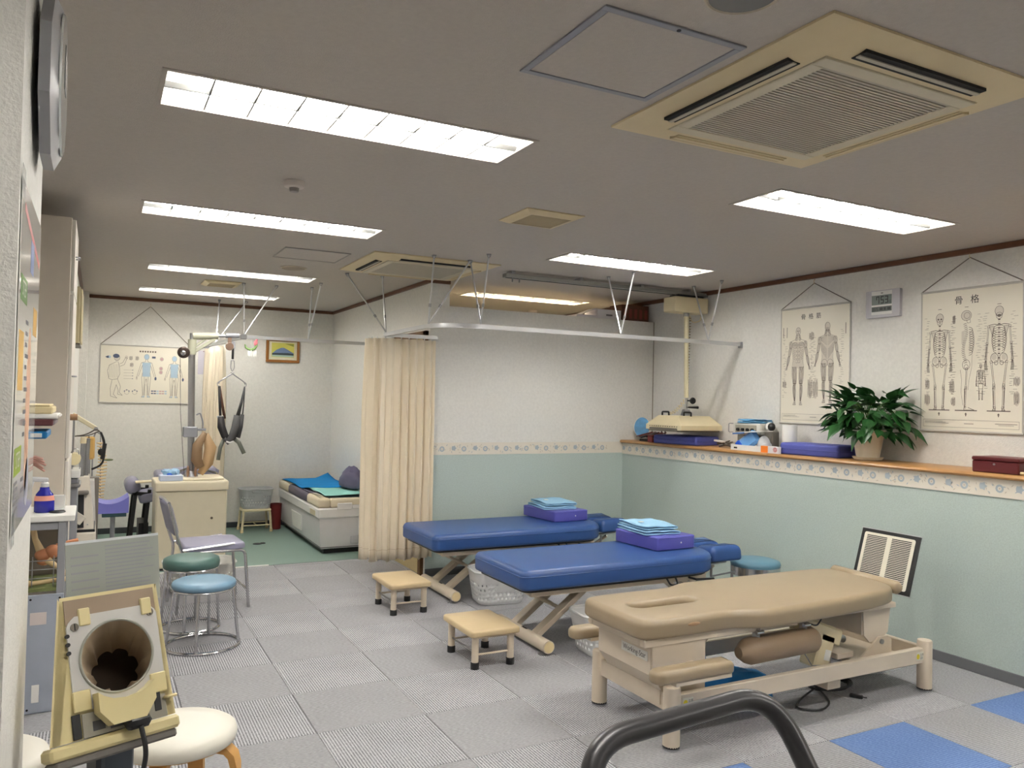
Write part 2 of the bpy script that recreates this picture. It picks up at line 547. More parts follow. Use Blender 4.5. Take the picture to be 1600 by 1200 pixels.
# printed border strips
def border(name, mk, length, z0, z1):
    """mk(u, v, out) -> world point; u along the wall"""
    o = struct(name, None_to_mb(lambda: mk_box(mk, 0, length, z0, z1, 0.006)), BORDER)
    rnd = random.Random(5)
    fl_, lf = MB(), MB()
    n = int(length/0.2)
    H = z1-z0
    def put(mb, poly, out):
        vs = [mk(u, v, out) for u, v in poly]
        mb.add(vs, [tuple(range(len(vs)))])
    for k in range(n+1):
        u0 = k*0.2
        def blob(cu, cv, r, mbx, ragged=0.25, nn=11):
            put(mbx, [(min(max(cu+r*(1+ragged*math.cos(5*t))*math.cos(t), 0.002), length-0.002), cv+r*(1+ragged*math.cos(5*t))*math.sin(t)) for t in [2*PI*i/nn for i in range(nn)]], 0.0068)
        def annul(cu, cv, r0, r1, mbx):
            for i in range(12):
                t0, t1 = 2*PI*i/12, 2*PI*(i+1)/12
                if cu-r1 < 0 or cu+r1 > length: continue
                put(mbx, [(cu+r0*math.cos(t0), cv+r0*math.sin(t0)), (cu+r1*math.cos(t0), cv+r1*math.sin(t0)), (cu+r1*math.cos(t1), cv+r1*math.sin(t1)), (cu+r0*math.cos(t1), cv+r0*math.sin(t1))], 0.0068)
        m0 = z0+H*0.5
        if u0+0.17 > length: break
        blob(u0+0.035, m0+0.004, 0.021, fl_)
        annul(u0+0.128, m0-0.002, 0.011, 0.023, fl_)
        blob(u0+0.128, m0-0.002, 0.006, lf)
        for q in range(11):
            a = rnd.uniform(0, 2*PI); cu = u0+rnd.choice((0.065, 0.09, 0.165, 0.005, 0.08))+rnd.uniform(-0.012, 0.012); cv = m0+rnd.uniform(-0.034, 0.034)
            cu = min(max(cu, 0.015), length-0.015)
            L, W = rnd.uniform(0.008, 0.013), 0.0035
            put(lf if q % 3 else fl_, [(cu+L*math.cos(a), cv+L*math.sin(a)), (cu-W*math.sin(a), cv+W*math.cos(a)), (cu-L*math.cos(a), cv-L*math.sin(a)), (cu+W*math.sin(a), cv-W*math.cos(a))], 0.0068)
    a = ob('flower_print', fl_, BLUGR, o, smooth=False); a['kind'] = 'stuff'
    b = ob('leaf_print', lf, BEIGPR, o, smooth=False); b['kind'] = 'stuff'
    return o
def None_to_mb(f): return f()
def mk_box(mk, u0, u1, z0, z1, t):
    vs = [mk(u, v, w) for w in (0, t) for v in (z0, z1) for u in (u0, u1)]
    return MB().add(vs, [(0, 2, 3, 1), (4, 5, 7, 6), (0, 1, 5, 4), (2, 6, 7, 3), (0, 4, 6, 2), (1, 3, 7, 5)])
border('trim_2', lambda u, v, w: (XL-w, YP-u, v), 6.4, 0.99, 1.09)
border('trim_3', lambda u, v, w: (XN+u, YP-0.001-w, v), XL-0.007-XN, 0.998, 1.10)

# ledge of wood on the low wall: three boards end to end
sh = Thing('wall_ledge', 'long varnished wooden ledge running along the top of the green low wall', 'shelf', (4.55, 3.0, 1.09))
for a, b in ((-2.6, 4.30), (4.30, 4.62), (4.62, YP)):
    s_ = MB()
    prof = [(XR, 1.09), (XR, 1.118), (4.372, 1.118), (4.362, 1.112), (4.358, 1.103), (4.362, 1.094), (4.372, 1.09)]
    a2, b2 = a+0.001, b-0.001
    n = len(prof)
    s_.add([(x, a2, z) for x, z in prof]+[(x, b2, z) for x, z in prof], [tuple(range(n)), tuple(range(2*n-1, n-1, -1))]+[(i, n+i, n+(i+1) % n, (i+1) % n) for i in range(n)])
    sh.p('board', s_, WOOD)

# crown mouldings
struct('trim_4', MB().box(XR-0.022, XR, -2.6, YB, 2.422, CZ-0.001, 0.004), BROWN)
struct('trim_5', MB().box(-0.10, XN, YB-0.022, YB, 2.424, CZ-0.001, 0.004), BROWN)
struct('trim_6', MB().box(XN-0.022, XN, YP-0.022, YB-0.022, 2.424, CZ-0.001, 0.004), BROWN)
struct('trim_7', MB().box(XN, 2.60, YP-0.022, YP, 2.424, CZ-0.001, 0.004), BROWN)
struct('trim_8', MB().box(-0.17, -0.148, 5.3, 8.95, 2.424, CZ-0.001, 0.004), BROWN)
struct('trim_9', MB().box(-0.13, -0.108, 1.60, 2.18, 2.424, CZ-0.001, 0.004), BROWN)
struct('trim_10', MB().box(2.62, XR-0.022, YB-0.022, YB, 2.424, CZ-0.001, 0.004), BROWN)
# baseboards
struct('baseboard_right', MB().box(XL-0.008, XL, -2.6, YP, 0, 0.062, 0.003), BASEB)
struct('baseboard_partition', MB().box(XN, XL-0.008, YP-0.010, YP-0.004, 0, 0.062, 0.002), BASEB)
struct('baseboard_back', MB().box(-0.1, XN, YB-0.008, YB, 0.002, 0.062, 0.003), mat('dark_baseboard', (62, 66, 70), 0.6))
struct('baseboard_alcove', MB().box(XN-0.008, XN, 7.0, YB-0.008, 0.002, 0.062, 0.003), mat('dark_baseboard', (62, 66, 70), 0.6))
# the thin vertical moulding where the partition meets the right wall
struct('trim_11', MB().box(XR-0.006, XR, YP-0.006, YP, 1.12, 2.245), mat('corner_bead', (150, 142, 128), 0.6))
# door in the alcove wall behind the curtain
dr = struct('door_1', MB().box(XN-0.012, XN, 6.24, 6.95, 0.0, 1.98, 0.003), mat('door_wood', (196, 176, 128), 0.5))
ob('door_frame', MB().box(XN-0.03, XN, 6.18, 6.24, 0, 2.03, 0.003).box(XN-0.03, XN, 6.95, 7.0, 0, 2.03, 0.003).box(XN-0.03, XN, 6.18, 7.0, 1.98, 2.03, 0.003), mat('door_frame_wood', (116, 82, 46), 0.5), dr)
ob('door_handle', MB().cyl((XN-0.012, 6.88, 0.98), (XN-0.05, 6.88, 0.98), 0.01).cyl((XN-0.05, 6.88, 0.98), (XN-0.05, 6.78, 0.98), 0.009), CHROME, dr)

# ---- ceiling with openings for the recessed lamps
LAMPS = [(0.16, 1.46, 2.65, 2.975, 'nearest'), (0.185, 1.475, 4.52, 4.83, 'second'), (0.325, 1.61, 6.68, 6.98, 'third'), (0.325, 1.61, 8.20, 8.50, 'fourth'),
         (2.755, 4.04, 2.655, 2.972, 'right'), (2.78, 4.03, 4.52, 4.825, 'right far'), (3.03, 4.32, 6.64, 6.93, 'back room'),
         (0.16, 1.46, 0.70, 1.02, 'behind 1'), (2.755, 4.04, 0.70, 1.02, 'behind 2'), (2.755, 4.04, -1.25, -0.93, 'behind 4')]  # 'behind' fittings are out of view, added to brighten the near walls and ceiling
xs = sorted(set([-1.2, 4.9]+[v for L in LAMPS for v in L[:2]])); ys = sorted(set([-2.7, 9.35]+[v for L in LAMPS for v in L[2:4]]))
cm = MB()
vid = {}
def cv(i, j):
    if (i, j) not in vid:
        vid[(i, j)] = len(cm.v); cm.v.append((xs[i], ys[j], CZ))
    return vid[(i, j)]
for i in range(len(xs)-1):
    for j in range(len(ys)-1):
        mx_, my_ = (xs[i]+xs[i+1])/2, (ys[j]+ys[j+1])/2
        if any(L[0] < mx_ < L[1] and L[2] < my_ < L[3] for L in LAMPS): continue
        cm.f.append((cv(i, j), cv(i, j+1), cv(i+1, j+1), cv(i+1, j)))
cl = struct('ceiling', cm, CEIL)
struct('ceiling_leak_blocker', MB().box(-1.3, 5.0, -2.8, 9.4, CZ+0.16, CZ+0.22), mat('blocker_grey', (120, 118, 115), 0.9))  # unseen slab added above the ceiling to block light leaks

TUBE = emit('fluorescent_tube', TUBE_TINT, TUBE_POWER)
TUBE_DIM = emit('dimmed_fluorescent_tube', TUBE_TINT, TUBE_POWER*0.78)  # output lowered to balance the brightness of the alcove and near left side
TUBEW = emit('warm_fluorescent_tube', WARM_TINT, TUBE_POWER*0.8)
LAB = {'nearest': 'large recessed fluorescent light nearest the ceiling hatch, with open louvres',
       'second': 'recessed fluorescent light just past the smoke detector on the left half of the ceiling',
       'third': 'recessed fluorescent light next to the small round ceiling speaker',
       'fourth': 'recessed fluorescent light nearest the back wall chart',
       'right': 'recessed fluorescent light above the wall clock and plant',
       'right far': 'recessed fluorescent light above the ceiling track of the heat lamp',
       'behind 1': 'added unseen fluorescent light overhead on the left, just behind the viewer', 'behind 4': 'added unseen fluorescent light farther behind the viewer on the right',
       'behind 2': 'added unseen fluorescent light overhead on the right, just behind the viewer',
       'back room': 'warm recessed fluorescent light seen over the top of the partition'}
blade_me = None
for x0, x1, y0, y1, k in LAMPS:
    L = Thing('ceiling_light', LAB[k], 'ceiling light', ((x0+x1)/2, (y0+y1)/2, CZ), group='recessed fluorescent lights')
    ym = (y0+y1)/2; zt = CZ+0.075
    r = MB()
    # open-bottomed trough with sloping sides
    prof = [(y0, CZ), (y0+0.03, zt), (ym-0.03, zt), (ym, zt-0.03), (ym+0.03, zt), (y1-0.03, zt), (y1, CZ)]
    for (a, za), (b, zb) in zip(prof[:-1], prof[1:]):
        r.add([(x0, a, za), (x1, a, za), (x1, b, zb), (x0, b, zb)], [(0, 1, 2, 3)])
    for x in (x0, x1):
        r.add([(x, a, z) for a, z in prof], [tuple(range(len(prof)))])
    L.p('reflector', r, REFL, smooth=False)
    t = 0.012
    L.p('rim', MB().box(x0-t, x1+t, y0-t, y0+0.004, CZ-0.004, CZ+0.004).box(x0-t, x1+t, y1-0.004, y1+t, CZ-0.004, CZ+0.004).box(x0-t, x0+0.004, y0, y1, CZ-0.004, CZ+0.004).box(x1-0.004, x1+t, y0, y1, CZ-0.004, CZ+0.004), mat('lamp_rim', (178, 170, 160), 0.5))
    for yy in ((y0+ym)/2+0.005, (y1+ym)/2-0.005):
        L.p('tube', MB().cyl((x0+0.10, yy, CZ+0.036), (x1-0.10, yy, CZ+0.036), 0.014, n=8), TUBEW if k == 'back room' else TUBE_DIM if k in ('third', 'fourth', 'behind 1') else TUBE)
    L.p('centre_louvre', MB().prism([(ym-0.004, CZ+0.002), (ym+0.004, CZ+0.002), (ym+0.010, CZ+0.02), (ym-0.010, CZ+0.02)], x0, x1, R=Matrix(((0, 0, 1), (1, 0, 0), (0, 1, 0)))), mat('louvre_darkened', (104, 104, 102), 0.4))  # white louvres coloured darker, as if shaded, to show against the tubes
    w = y1-y0
    nb = 9
    for q in range(1, nb):
        if blade_me is None:
            blade_me = MB().add([(-.003, -.5, 0), (.003, -.5, 0), (.003, .5, 0), (-.003, .5, 0), (-.003, -.46, .016), (.003, -.46, .016), (.003, .46, .016), (-.003, .46, .016)], [(0, 3, 2, 1), (4, 5, 6, 7), (0, 1, 5, 4), (2, 3, 7, 6), (0, 4, 7, 3), (1, 2, 6, 5)]).mesh('louvre_blade', mat('louvre_darkened', (104, 104, 102), 0.4), smooth=False)
        b = bpy.data.objects.new('louvre_blade', blade_me); link(b, L.o)
        b.location = (x0+(x1-x0)*q/nb-(x0+x1)/2, 0, 0.002); b.scale = (1, w*0.985, 1)

# ---- ceiling fittings
def aircon(x0, x1, y0, y1, label, openings):
    A = Thing('ceiling_air_conditioner', label, 'air conditioner', ((x0+x1)/2, (y0+y1)/2, CZ-0.035))
    cx, cy = (x0+x1)/2, (y0+y1)/2; W = (x1-x0)/2; D = (y1-y0)/2
    p = MB()
    rings = [(1.0, CZ-0.0005), (1.0, CZ-0.008), (0.80, CZ-0.030), (0.71, CZ-0.032), (0.70, CZ-0.026)]
    vs = []; fs = []
    for s_, z in rings:
        vs += [(cx-W*s_, cy-D*s_, z), (cx+W*s_, cy-D*s_, z), (cx+W*s_, cy+D*s_, z), (cx-W*s_, cy+D*s_, z)]
    for i in range(len(rings)-1):
        for j in range(4):
            fs.append((i*4+j, i*4+(j+1) % 4, (i+1)*4+(j+1) % 4, (i+1)*4+j))
    p.add(vs, fs)
    A.p('panel', p, ACBEIGE, angle=25)
    g = 0.70
    fr = MB()
    for a, b, c, d in ((-g, g, -g, -0.60), (-g, g, 0.60, g), (-g, -0.60, -0.60, 0.60), (0.60, g, -0.60, 0.60)):
        fr.box(cx+W*a, cx+W*b, cy+D*c, cy+D*d, CZ-0.036, CZ-0.026, 0.002)
    gr = A.p('grille_frame', fr, mat('aircon_grille_frame', (206, 196, 172), 0.5))
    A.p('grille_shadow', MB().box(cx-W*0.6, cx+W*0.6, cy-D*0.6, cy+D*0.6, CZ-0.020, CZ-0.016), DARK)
    sl = MB()
    n = 38
    for i in range(n):
        yy = cy-D*0.6+1.2*D*(i+0.5)/n
        sl.box(cx-W*0.6, cx+W*0.6, yy-0.0045, yy+0.0045, CZ-0.033, CZ-0.026)
    A.p('grille_slats', sl, ACGREY, kind='stuff')
    for side, op in openings:
        # outlet slot along one side
        s0 = 0.80; e = 0.56
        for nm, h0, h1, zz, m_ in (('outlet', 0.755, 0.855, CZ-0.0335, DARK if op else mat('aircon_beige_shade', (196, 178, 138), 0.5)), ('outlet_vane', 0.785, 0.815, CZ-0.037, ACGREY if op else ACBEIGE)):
            if side == 'x0': bx = (cx-W*h1, cx-W*h0, cy-D*e, cy+D*e)
            elif side == 'x1': bx = (cx+W*h0, cx+W*h1, cy-D*e, cy+D*e)
            elif side == 'y0': bx = (cx-W*e, cx+W*e, cy-D*h1, cy-D*h0)
            else: bx = (cx-W*e, cx+W*e, cy+D*h0, cy+D*h1)
            A.p(nm, MB().box(*bx, zz, zz+0.014 if nm == 'outlet' else zz+0.004, 0.0), m_)
    return A
aircon(1.61, 2.56, 1.385, 2.36, 'large beige ceiling cassette air conditioner in the near right corner of the ceiling', (('x0', 1), ('y0', 1), ('x1', 0), ('y1', 0)))
aircon(1.64, 2.60, 5.20, 6.08, 'beige ceiling cassette air conditioner farther back, above the curtain rail corner', (('x0', 1), ('y0', 1), ('x1', 0), ('y1', 0)))

def hatch(x0, x1, y0, y1, t, label, m_):
    H = Thing('ceiling_hatch', label, 'hatch', ((x0+x1)/2, (y0+y1)/2, CZ))
    H.p('frame', MB().box(x0, x1, y0, y0+t, CZ-0.006, CZ-0.0005, 0.001).box(x0, x1, y1-t, y1, CZ-0.006, CZ-0.0005, 0.001).box(x0, x0+t, y0+t, y1-t, CZ-0.006, CZ-0.0005, 0.001).box(x1-t, x1, y0+t, y1-t, CZ-0.006, CZ-0.0005, 0.001), m_)
    H.p('lid', MB().box(x0+t+0.003, x1-t-0.003, y0+t+0.003, y1-t-0.003, CZ-0.004, CZ-0.0005), CEIL)
    return H
h1 = hatch(1.10, 1.57, 1.645, 2.105, 0.022, 'square ceiling access hatch with a wide grey frame', mat('hatch_grey', (150, 150, 156), 0.45, metal=0.3))
h1.p('latch', MB().cyl((1.34, 1.656, CZ-0.008), (1.34, 1.656, CZ-0.004), 0.006), BLACK)
hatch(1.085, 1.535, 5.40, 5.82, 0.006, 'ceiling access hatch with a thin frame beside the farther air conditioner', mat('hatch_thin_grey', (160, 156, 150), 0.5))

def rspeaker(cx, cy, r, label, m_):
    S = Thing('ceiling_speaker', label, 'speaker', (cx, cy, CZ))
    S.p('rim', MB().lathe([(r*0.86, CZ-0.004), (r*0.9, CZ-0.009), (r*0.97, CZ-0.006), (r, CZ-0.0005)], (cx, cy, 0), 32), mat('speaker_rim', (190, 178, 158), 0.5))
    S.p('grille', MB().lathe([(0.001, CZ-0.009), (r*0.5, CZ-0.008), (r*0.88, CZ-0.005)], (cx, cy, 0), 32), m_)
rspeaker(1.36, 1.44, 0.095, 'round grey ceiling speaker cut by the top edge of the picture', mat('speaker_grille_grey', (120, 118, 116), 0.6))
rspeaker(1.325, 6.25, 0.10, 'small round beige ceiling speaker between two fluorescent lights', mat('speaker_grille_tan', (150, 136, 116), 0.6))
def fan(x0, x1, y0, y1, label):
    F_ = Thing('exhaust_fan', label, 'exhaust fan', ((x0+x1)/2, (y0+y1)/2, CZ))
    cx, cy = (x0+x1)/2, (y0+y1)/2; W = (x1-x0)/2; D = (y1-y0)/2
    vs = []; fs = []
    rings = [(1.0, CZ-0.0005), (1.0, CZ-0.006), (0.78, CZ-0.022), (0.70, CZ-0.022)]
    for s_, z in rings:
        vs += [(cx-W*s_, cy-D*s_, z), (cx+W*s_, cy-D*s_, z), (cx+W*s_, cy+D*s_, z), (cx-W*s_, cy+D*s_, z)]
    for i in range(3):
        for j in range(4): fs.append((i*4+j, i*4+(j+1) % 4, (i+1)*4+(j+1) % 4, (i+1)*4+j))
    F_.p('cover', MB().add(vs, fs), ACBEIGE, angle=25)
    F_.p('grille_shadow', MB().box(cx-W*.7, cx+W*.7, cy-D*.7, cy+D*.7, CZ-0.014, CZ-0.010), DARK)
    sl = MB()
    for i in range(22):
        yy = cy-D*0.7+1.4*D*(i+0.5)/22
        sl.box(cx-W*.7, cx+W*.7, yy-0.004, yy+0.003, CZ-0.021, CZ-0.015)
    F_.p('grille_slats', sl, mat('fan_grille_tan', (178, 160, 124), 0.6), kind='stuff')
fan(1.935, 2.285, 3.58, 3.91, 'square beige exhaust fan grille in the middle of the ceiling')
fan(0.80, 1.11, 7.33, 7.66, 'small beige exhaust fan grille between the two farthest left lights')
def smoke(cx, cy, label):
    S = Thing('smoke_detector', label, 'smoke detector', (cx, cy, CZ))
    S.p('base', MB().lathe([(0.050, CZ-0.0005), (0.050, CZ-0.016), (0.044, CZ-0.026), (0.022, CZ-0.030)][::-1], (cx, cy, 0), 24), mat('detector_white', (206, 196, 188), 0.5))
    S.p('sensor', MB().lathe([(0.001, CZ-0.048), (0.020, CZ-0.047), (0.023, CZ-0.03)], (cx, cy, 0), 16), mat('detector_grey', (150, 142, 138), 0.5))
smoke(0.785, 3.74, 'white smoke detector on the left half of the ceiling')
smoke(4.21, 7.62, 'beige smoke detector seen over the partition top')
# ================================================================== curtain rails
ZR = 1.97
def profile_rail(T, pts, name='rail'):
    T.p(name, MB().tube(pts, 0.014, 4), ALU, angle=30)
RA = Thing('curtain_rail', 'long silver curtain rail hung in front of the partition, bent back at its left corner', 'curtain rail', (4.7, 4.97, ZR))
ptsA = fillet([(XR, 4.975, ZR), (2.03, 4.975, ZR), (2.03, 6.115, ZR)], 0.32, 10)
def flat_rail(pts, w=0.022, h=0.03):
    mb = MB(); P = [Vector(p) for p in pts]; rows = []
    for i, p in enumerate(P):
        d = (P[min(i+1, len(P)-1)]-P[max(i-1, 0)]).normalized(); s_ = d.cross(Vector((0, 0, 1))).normalized()*w/2
        rows.append([p-s_+Vector((0, 0, h/2)), p+s_+Vector((0, 0, h/2)), p+s_-Vector((0, 0, h/2)), p-s_-Vector((0, 0, h/2))])
    mb.sheet([[tuple(q) for q in r] for r in rows], closed=True)
    n = len(rows)*4
    mb.f += [(3, 2, 1, 0), (n-4, n-3, n-2, n-1)]
    return mb
RA.p('rail', flat_rail(ptsA), ALU)
RA.p('end_bracket', MB().box(XR-0.02, XR-0.001, 4.955, 4.995, ZR-0.03, ZR+0.02, 0.003), STEEL)
def hanger(T, top, bot, r=0.006):
    t = Vector(top); b = Vector(bot)
    h = T.p('hanger_rod', MB().cyl(t, b, r, n=8), ALU)
    T.p('ceiling_hook', MB().cyl((t.x, t.y, CZ-0.0005), (t.x, t.y, CZ-0.008), 0.016, n=10).tube([t+Vector((0, 0, -0.02)), t+Vector((0.012, 0, -0.005)), t+Vector((0.01, 0, 0.0)), t+Vector((-0.01, 0, 0.0)), t+Vector((-0.012, 0, -0.005))], 0.003, 5, closed=True), STEEL, h)
    m = b*0.72+t*0.28
    T.p('clamp', MB().cyl(m-(t-b).normalized()*0.012, m+(t-b).normalized()*0.012, r*1.6, n=8), STEEL, h)
HZ = CZ-0.008
for tops, bot in ((((2.34, 4.87), (2.34, 5.17)), (2.34, 4.975)), (((3.55, 5.2), (3.58, 4.91)), (3.52, 4.975)), (((4.42, 5.21), (4.39, 4.84)), (4.38, 4.975)),
                  (((2.04, 5.12), (2.33, 5.16)), (2.04, 5.2)), (((2.03, 6.22), (1.75, 6.26)), (2.03, 6.09))):
    for tx, ty in tops:
        hanger(RA, (tx, ty, HZ), (bot[0], bot[1], ZR+0.016))
RS = Thing('curtain_rail', 'short silver rail carrying the gathered cream curtain beside the partition end', 'curtain rail', (2.2, 6.105, ZR))
RS.p('rail', flat_rail([(2.045, 6.105, ZR-0.002), (2.48, 6.105, ZR-0.002)]), ALU)
RB = Thing('curtain_rail', 'silver curtain rail around the alcove below the mountain picture', 'curtain rail', (2.4, 7.4, ZR))
ptsB = fillet([(XN, 7.45, ZR+0.01), (1.14, 7.38, ZR+0.01), (1.02, YB, ZR+0.01)], 0.05, 4)
RB.p('rail', flat_rail(ptsB), ALU)
RB.p('corner_joint', MB().box(1.115, 1.165, 7.355, 7.405, ZR-0.012, ZR+0.032, 0.004), STEEL)
for tops, bot in ((((1.71, 7.27), (1.71, 6.94)), (1.72, 7.41)), (((1.128, 7.36), (1.41, 7.35)), (1.15, 7.39)), (((1.11, 8.81), (1.38, 8.79)), (1.06, 8.6))):
    for tx, ty in tops:
        hanger(RB, (tx, ty, HZ), (bot[0], bot[1], ZR+0.026))

# ---- curtains
def curtain(name, path, z0, z1, pleats, amp, label, seed=1, per=8, gather=0.55, runners=True, rows=22):
    rnd = random.Random(seed)
    P = [Vector((x, y, 0)) for x, y in path]
    seg = [(P[i+1]-P[i]).length for i in range(len(P)-1)]; tot = sum(seg)
    def at(s_):
        s_ = min(max(s_, 0), tot-1e-6)
        for i, L in enumerate(seg):
            if s_ <= L or i == len(seg)-1:
                d = (P[i+1]-P[i]).normalized(); return P[i]+d*s_, Vector((d.y, -d.x, 0))
            s_ -= L
    n = pleats*per
    ph = [rnd.uniform(-0.35, 0.35) for _ in range(pleats+1)]; am = [rnd.uniform(0.6, 1.25) for _ in range(pleats+1)]
    g = []
    for r in range(rows+1):
        v = r/rows; z = z1+(z0-z1)*v
        row = []
        for i in range(n+1):
            u = i/n; k = min(int(u*pleats), pleats)
            a = amp*am[k]*(gather+(1-gather)*min(1, v*3))
            c = 2*PI*(u*pleats)+ph[k]*v
            p, nn = at(u*tot+amp*0.35*math.sin(2*c)*min(1, v*2))
            q = p+nn*(a*math.sin(c)+amp*0.25*math.sin(3.1*u*6+2*v))
            hem = 0.012*math.sin(c*0.5+seed) if r == rows else 0
            row.append((q.x, q.y, z+hem))
        g.append(row)
    T = Thing(name, label, 'curtain', (path[0][0], path[0][1], z0))
    o = T.p('cloth', MB().sheet(g), CURT, angle=180); solid(o, 0.003)
    hem = T.p('hem', MB().sheet([[(x, y, z0+0.085+zz) for x, y, _ in g[-1]] for zz in (-0.0015, 0.0015)]), mat('curtain_hem_stitch', (214, 196, 168), 0.9), angle=180); solid(hem, 0.005)
    if runners:
        h = MB()
        for k in range(pleats):
            p, nn = at(tot*(k+0.5)/pleats)
            h.cyl((p.x, p.y, z1-0.005), (p.x, p.y, ZR-0.014), 0.004, n=6)
        T.p('runners', h, WPLAS, kind='stuff')
    return T
curtain('curtain', [(1.935, 6.30), (1.96, 6.16), (2.04, 6.105), (2.465, 6.105)], 0.165, 1.942, 10, 0.031, 'cream pleated curtain gathered at the end of the green partition', 3)
curtain('curtain', [(1.09, 8.30), (1.04, 9.08)], 0.50, 1.95, 8, 0.045, 'cream curtain hanging against the back wall behind the traction pole', 7)

# ================================================================== charts
def bone(k, p, q, w, lw):
    (x0, y0), (x1, y1) = p, q
    dx, dy = x1-x0, y1-y0; L = math.hypot(dx, dy); nx, ny = -dy/L, dx/L
    pts = []
    for s_ in (-1, 1):
        k.stroke([(x0+nx*w*s_, y0+ny*w*s_), (x0+dx*.15+nx*w*.55*s_, y0+dy*.15+ny*w*.55*s_), (x0+dx*.85+nx*w*.55*s_, y0+dy*.85+ny*w*.55*s_), (x1+nx*w*s_, y1+ny*w*s_)], lw)
    k.stroke(ellip(x0, y0, w*1.1, w*1.1, n=8), lw); k.stroke(ellip(x1, y1, w*1.1, w*1.1, n=8), lw)
def skeleton(k, f, cx, y0, H, lw, side=False, back=False):
    def Y(t): return y0+H*t
    w = H*0.010
    if side:
        f.fill(ellip(cx-H*.002, Y(.935), H*.052, H*.05)[:-1])
        k.stroke(ellip(cx-H*.002, Y(.935), H*.052, H*.05), lw); k.stroke(ellip(cx+.005*H, Y(.935), H*.03, H*.03), lw)
        k.stroke([(cx+H*.035, Y(.9)), (cx+H*.04, Y(.865)), (cx+H*.01, Y(.86)), (cx, Y(.89))], lw)
        for i in range(22):
            t = .86-.40*i/22; xx = cx-H*.012+H*.016*math.sin(i*.33)
            f.fill([(xx-w*1.4, Y(t)), (xx+w*1.2, Y(t)), (xx+w*1.2, Y(t-.013)), (xx-w*1.4, Y(t-.013))])
            k.stroke([(xx-w*2.2, Y(t-.012)), (xx+w*1.2, Y(t))], lw)
        for i in range(11):
            t = .79-.022*i; r = H*(.045+.022*math.sin(PI*(i+1)/12))
            k.stroke(ellip(cx+H*.012, Y(t), r, H*.03, -1.3, 1.35, 10), lw*1.4)
        f.fill([(cx-H*.05, Y(.78)), (cx-H*.018, Y(.79)), (cx-H*.022, Y(.6)), (cx-H*.05, Y(.66))])
        k.stroke(ellip(cx, Y(.45), H*.038, H*.05), lw); k.stroke(ellip(cx, Y(.43), H*.02, H*.022), lw)
        bone(k, (cx+.004*H, Y(.41)), (cx-.002*H, Y(.225)), w, lw); bone(k, (cx-.002*H, Y(.215)), (cx-.008*H, Y(.03)), w*.9, lw); bone(k, (cx-.014*H, Y(.21)), (cx-.014*H, Y(.03)), w*.4, lw)
        k.stroke([(cx-H*.02, Y(.025)), (cx-H*.02, Y(.005)), (cx+H*.085, Y(.005)), (cx+H*.02, Y(.03))], lw*1.3)
        k.stroke([(cx+H*.06, Y(.55)), (cx+H*.055, Y(.42)), (cx+H*.03, Y(.3)), (cx+H*.02, Y(.2))], lw*.6); k.stroke([(cx-H*.06, Y(.4)), (cx-H*.045, Y(.3)), (cx-H*.05, Y(.18)), (cx-H*.03, Y(.05))], lw*.6)
        return
    f.fill(ellip(cx, Y(.945), H*.040, H*.042)[:-1])
    k.stroke(ellip(cx, Y(.945), H*.040, H*.045), lw*1.2)
    k.stroke([(cx-H*.034, Y(.925)), (cx-H*.022, Y(.878)), (cx, Y(.868)), (cx+H*.022, Y(.878)), (cx+H*.034, Y(.925))], lw*1.2)
    if not back:
        for s_ in (-1, 1): k.fill(ellip(cx+s_*H*.016, Y(.932), H*.010, H*.009)[:-1])
        k.fill([(cx-H*.006, Y(.905)), (cx+H*.006, Y(.905)), (cx, Y(.922))]); k.stroke([(cx-H*.014, Y(.888)), (cx+H*.014, Y(.888))], lw*1.6)
    else:
        k.stroke(ellip(cx, Y(.91), H*.026, H*.02), lw); k.fill(ellip(cx, Y(.90), H*.018, H*.014)[:-1])
    for i in range(20):
        t = .868-.40*i/20
        (f if i % 2 else k).fill([(cx-w*1.1, Y(t)), (cx+w*1.1, Y(t)), (cx+w*1.1, Y(t-.012)), (cx-w*1.1, Y(t-.012))])
    for s_ in (-1, 1):
        k.stroke([(cx, Y(.81)), (cx+s_*H*.045, Y(.82)), (cx+s_*H*.095, Y(.812))], lw*1.8)
        f.fill([(cx+s_*H*.045, Y(.80)), (cx+s_*H*.09, Y(.80)), (cx+s_*H*.06, Y(.70))]); k.stroke([(cx+s_*H*.045, Y(.80)), (cx+s_*H*.09, Y(.80)), (cx+s_*H*.06, Y(.70)), (cx+s_*H*.045, Y(.80))], lw)
        for i in range(10):
            t = .80-.022*i; r = H*(.040+.030*math.sin(PI*(i+2)/13))
            k.stroke([(cx+s_*r*math.sin(a), Y(t)-H*.035*(1-math.cos(a))+H*.01) for a in [PI*.85*q/8 for q in range(9)]], lw*1.3)
        bone(k, (cx+s_*H*.100, Y(.80)), (cx+s_*H*.112, Y(.64)), w*.95, lw); bone(k, (cx+s_*H*.110, Y(.63)), (cx+s_*H*.120, Y(.49)), w*.6, lw); bone(k, (cx+s_*H*.118, Y(.63)), (cx+s_*H*.130, Y(.49)), w*.5, lw)
        for q in range(5): k.stroke([(cx+s_*H*(.118+.003*q), Y(.48)), (cx+s_*H*(.114+.006*q), Y(.43)), (cx+s_*H*(.108+.006*q), Y(.385))], lw)
        k.stroke(ellip(cx+s_*H*.042, Y(.50), H*.036, H*.045, n=14), lw*1.3); k.stroke(ellip(cx+s_*H*.026, Y(.455), H*.016, H*.02, n=10), lw*1.3)
        f.fill(ellip(cx+s_*H*.046, Y(.51), H*.024, H*.03, n=12)[:-1])
        bone(k, (cx+s_*H*.072, Y(.465)), (cx+s_*H*.046, Y(.245)), w*1.1, lw); k.stroke(ellip(cx+s_*H*.046, Y(.232), H*.013, H*.012, n=8), lw)
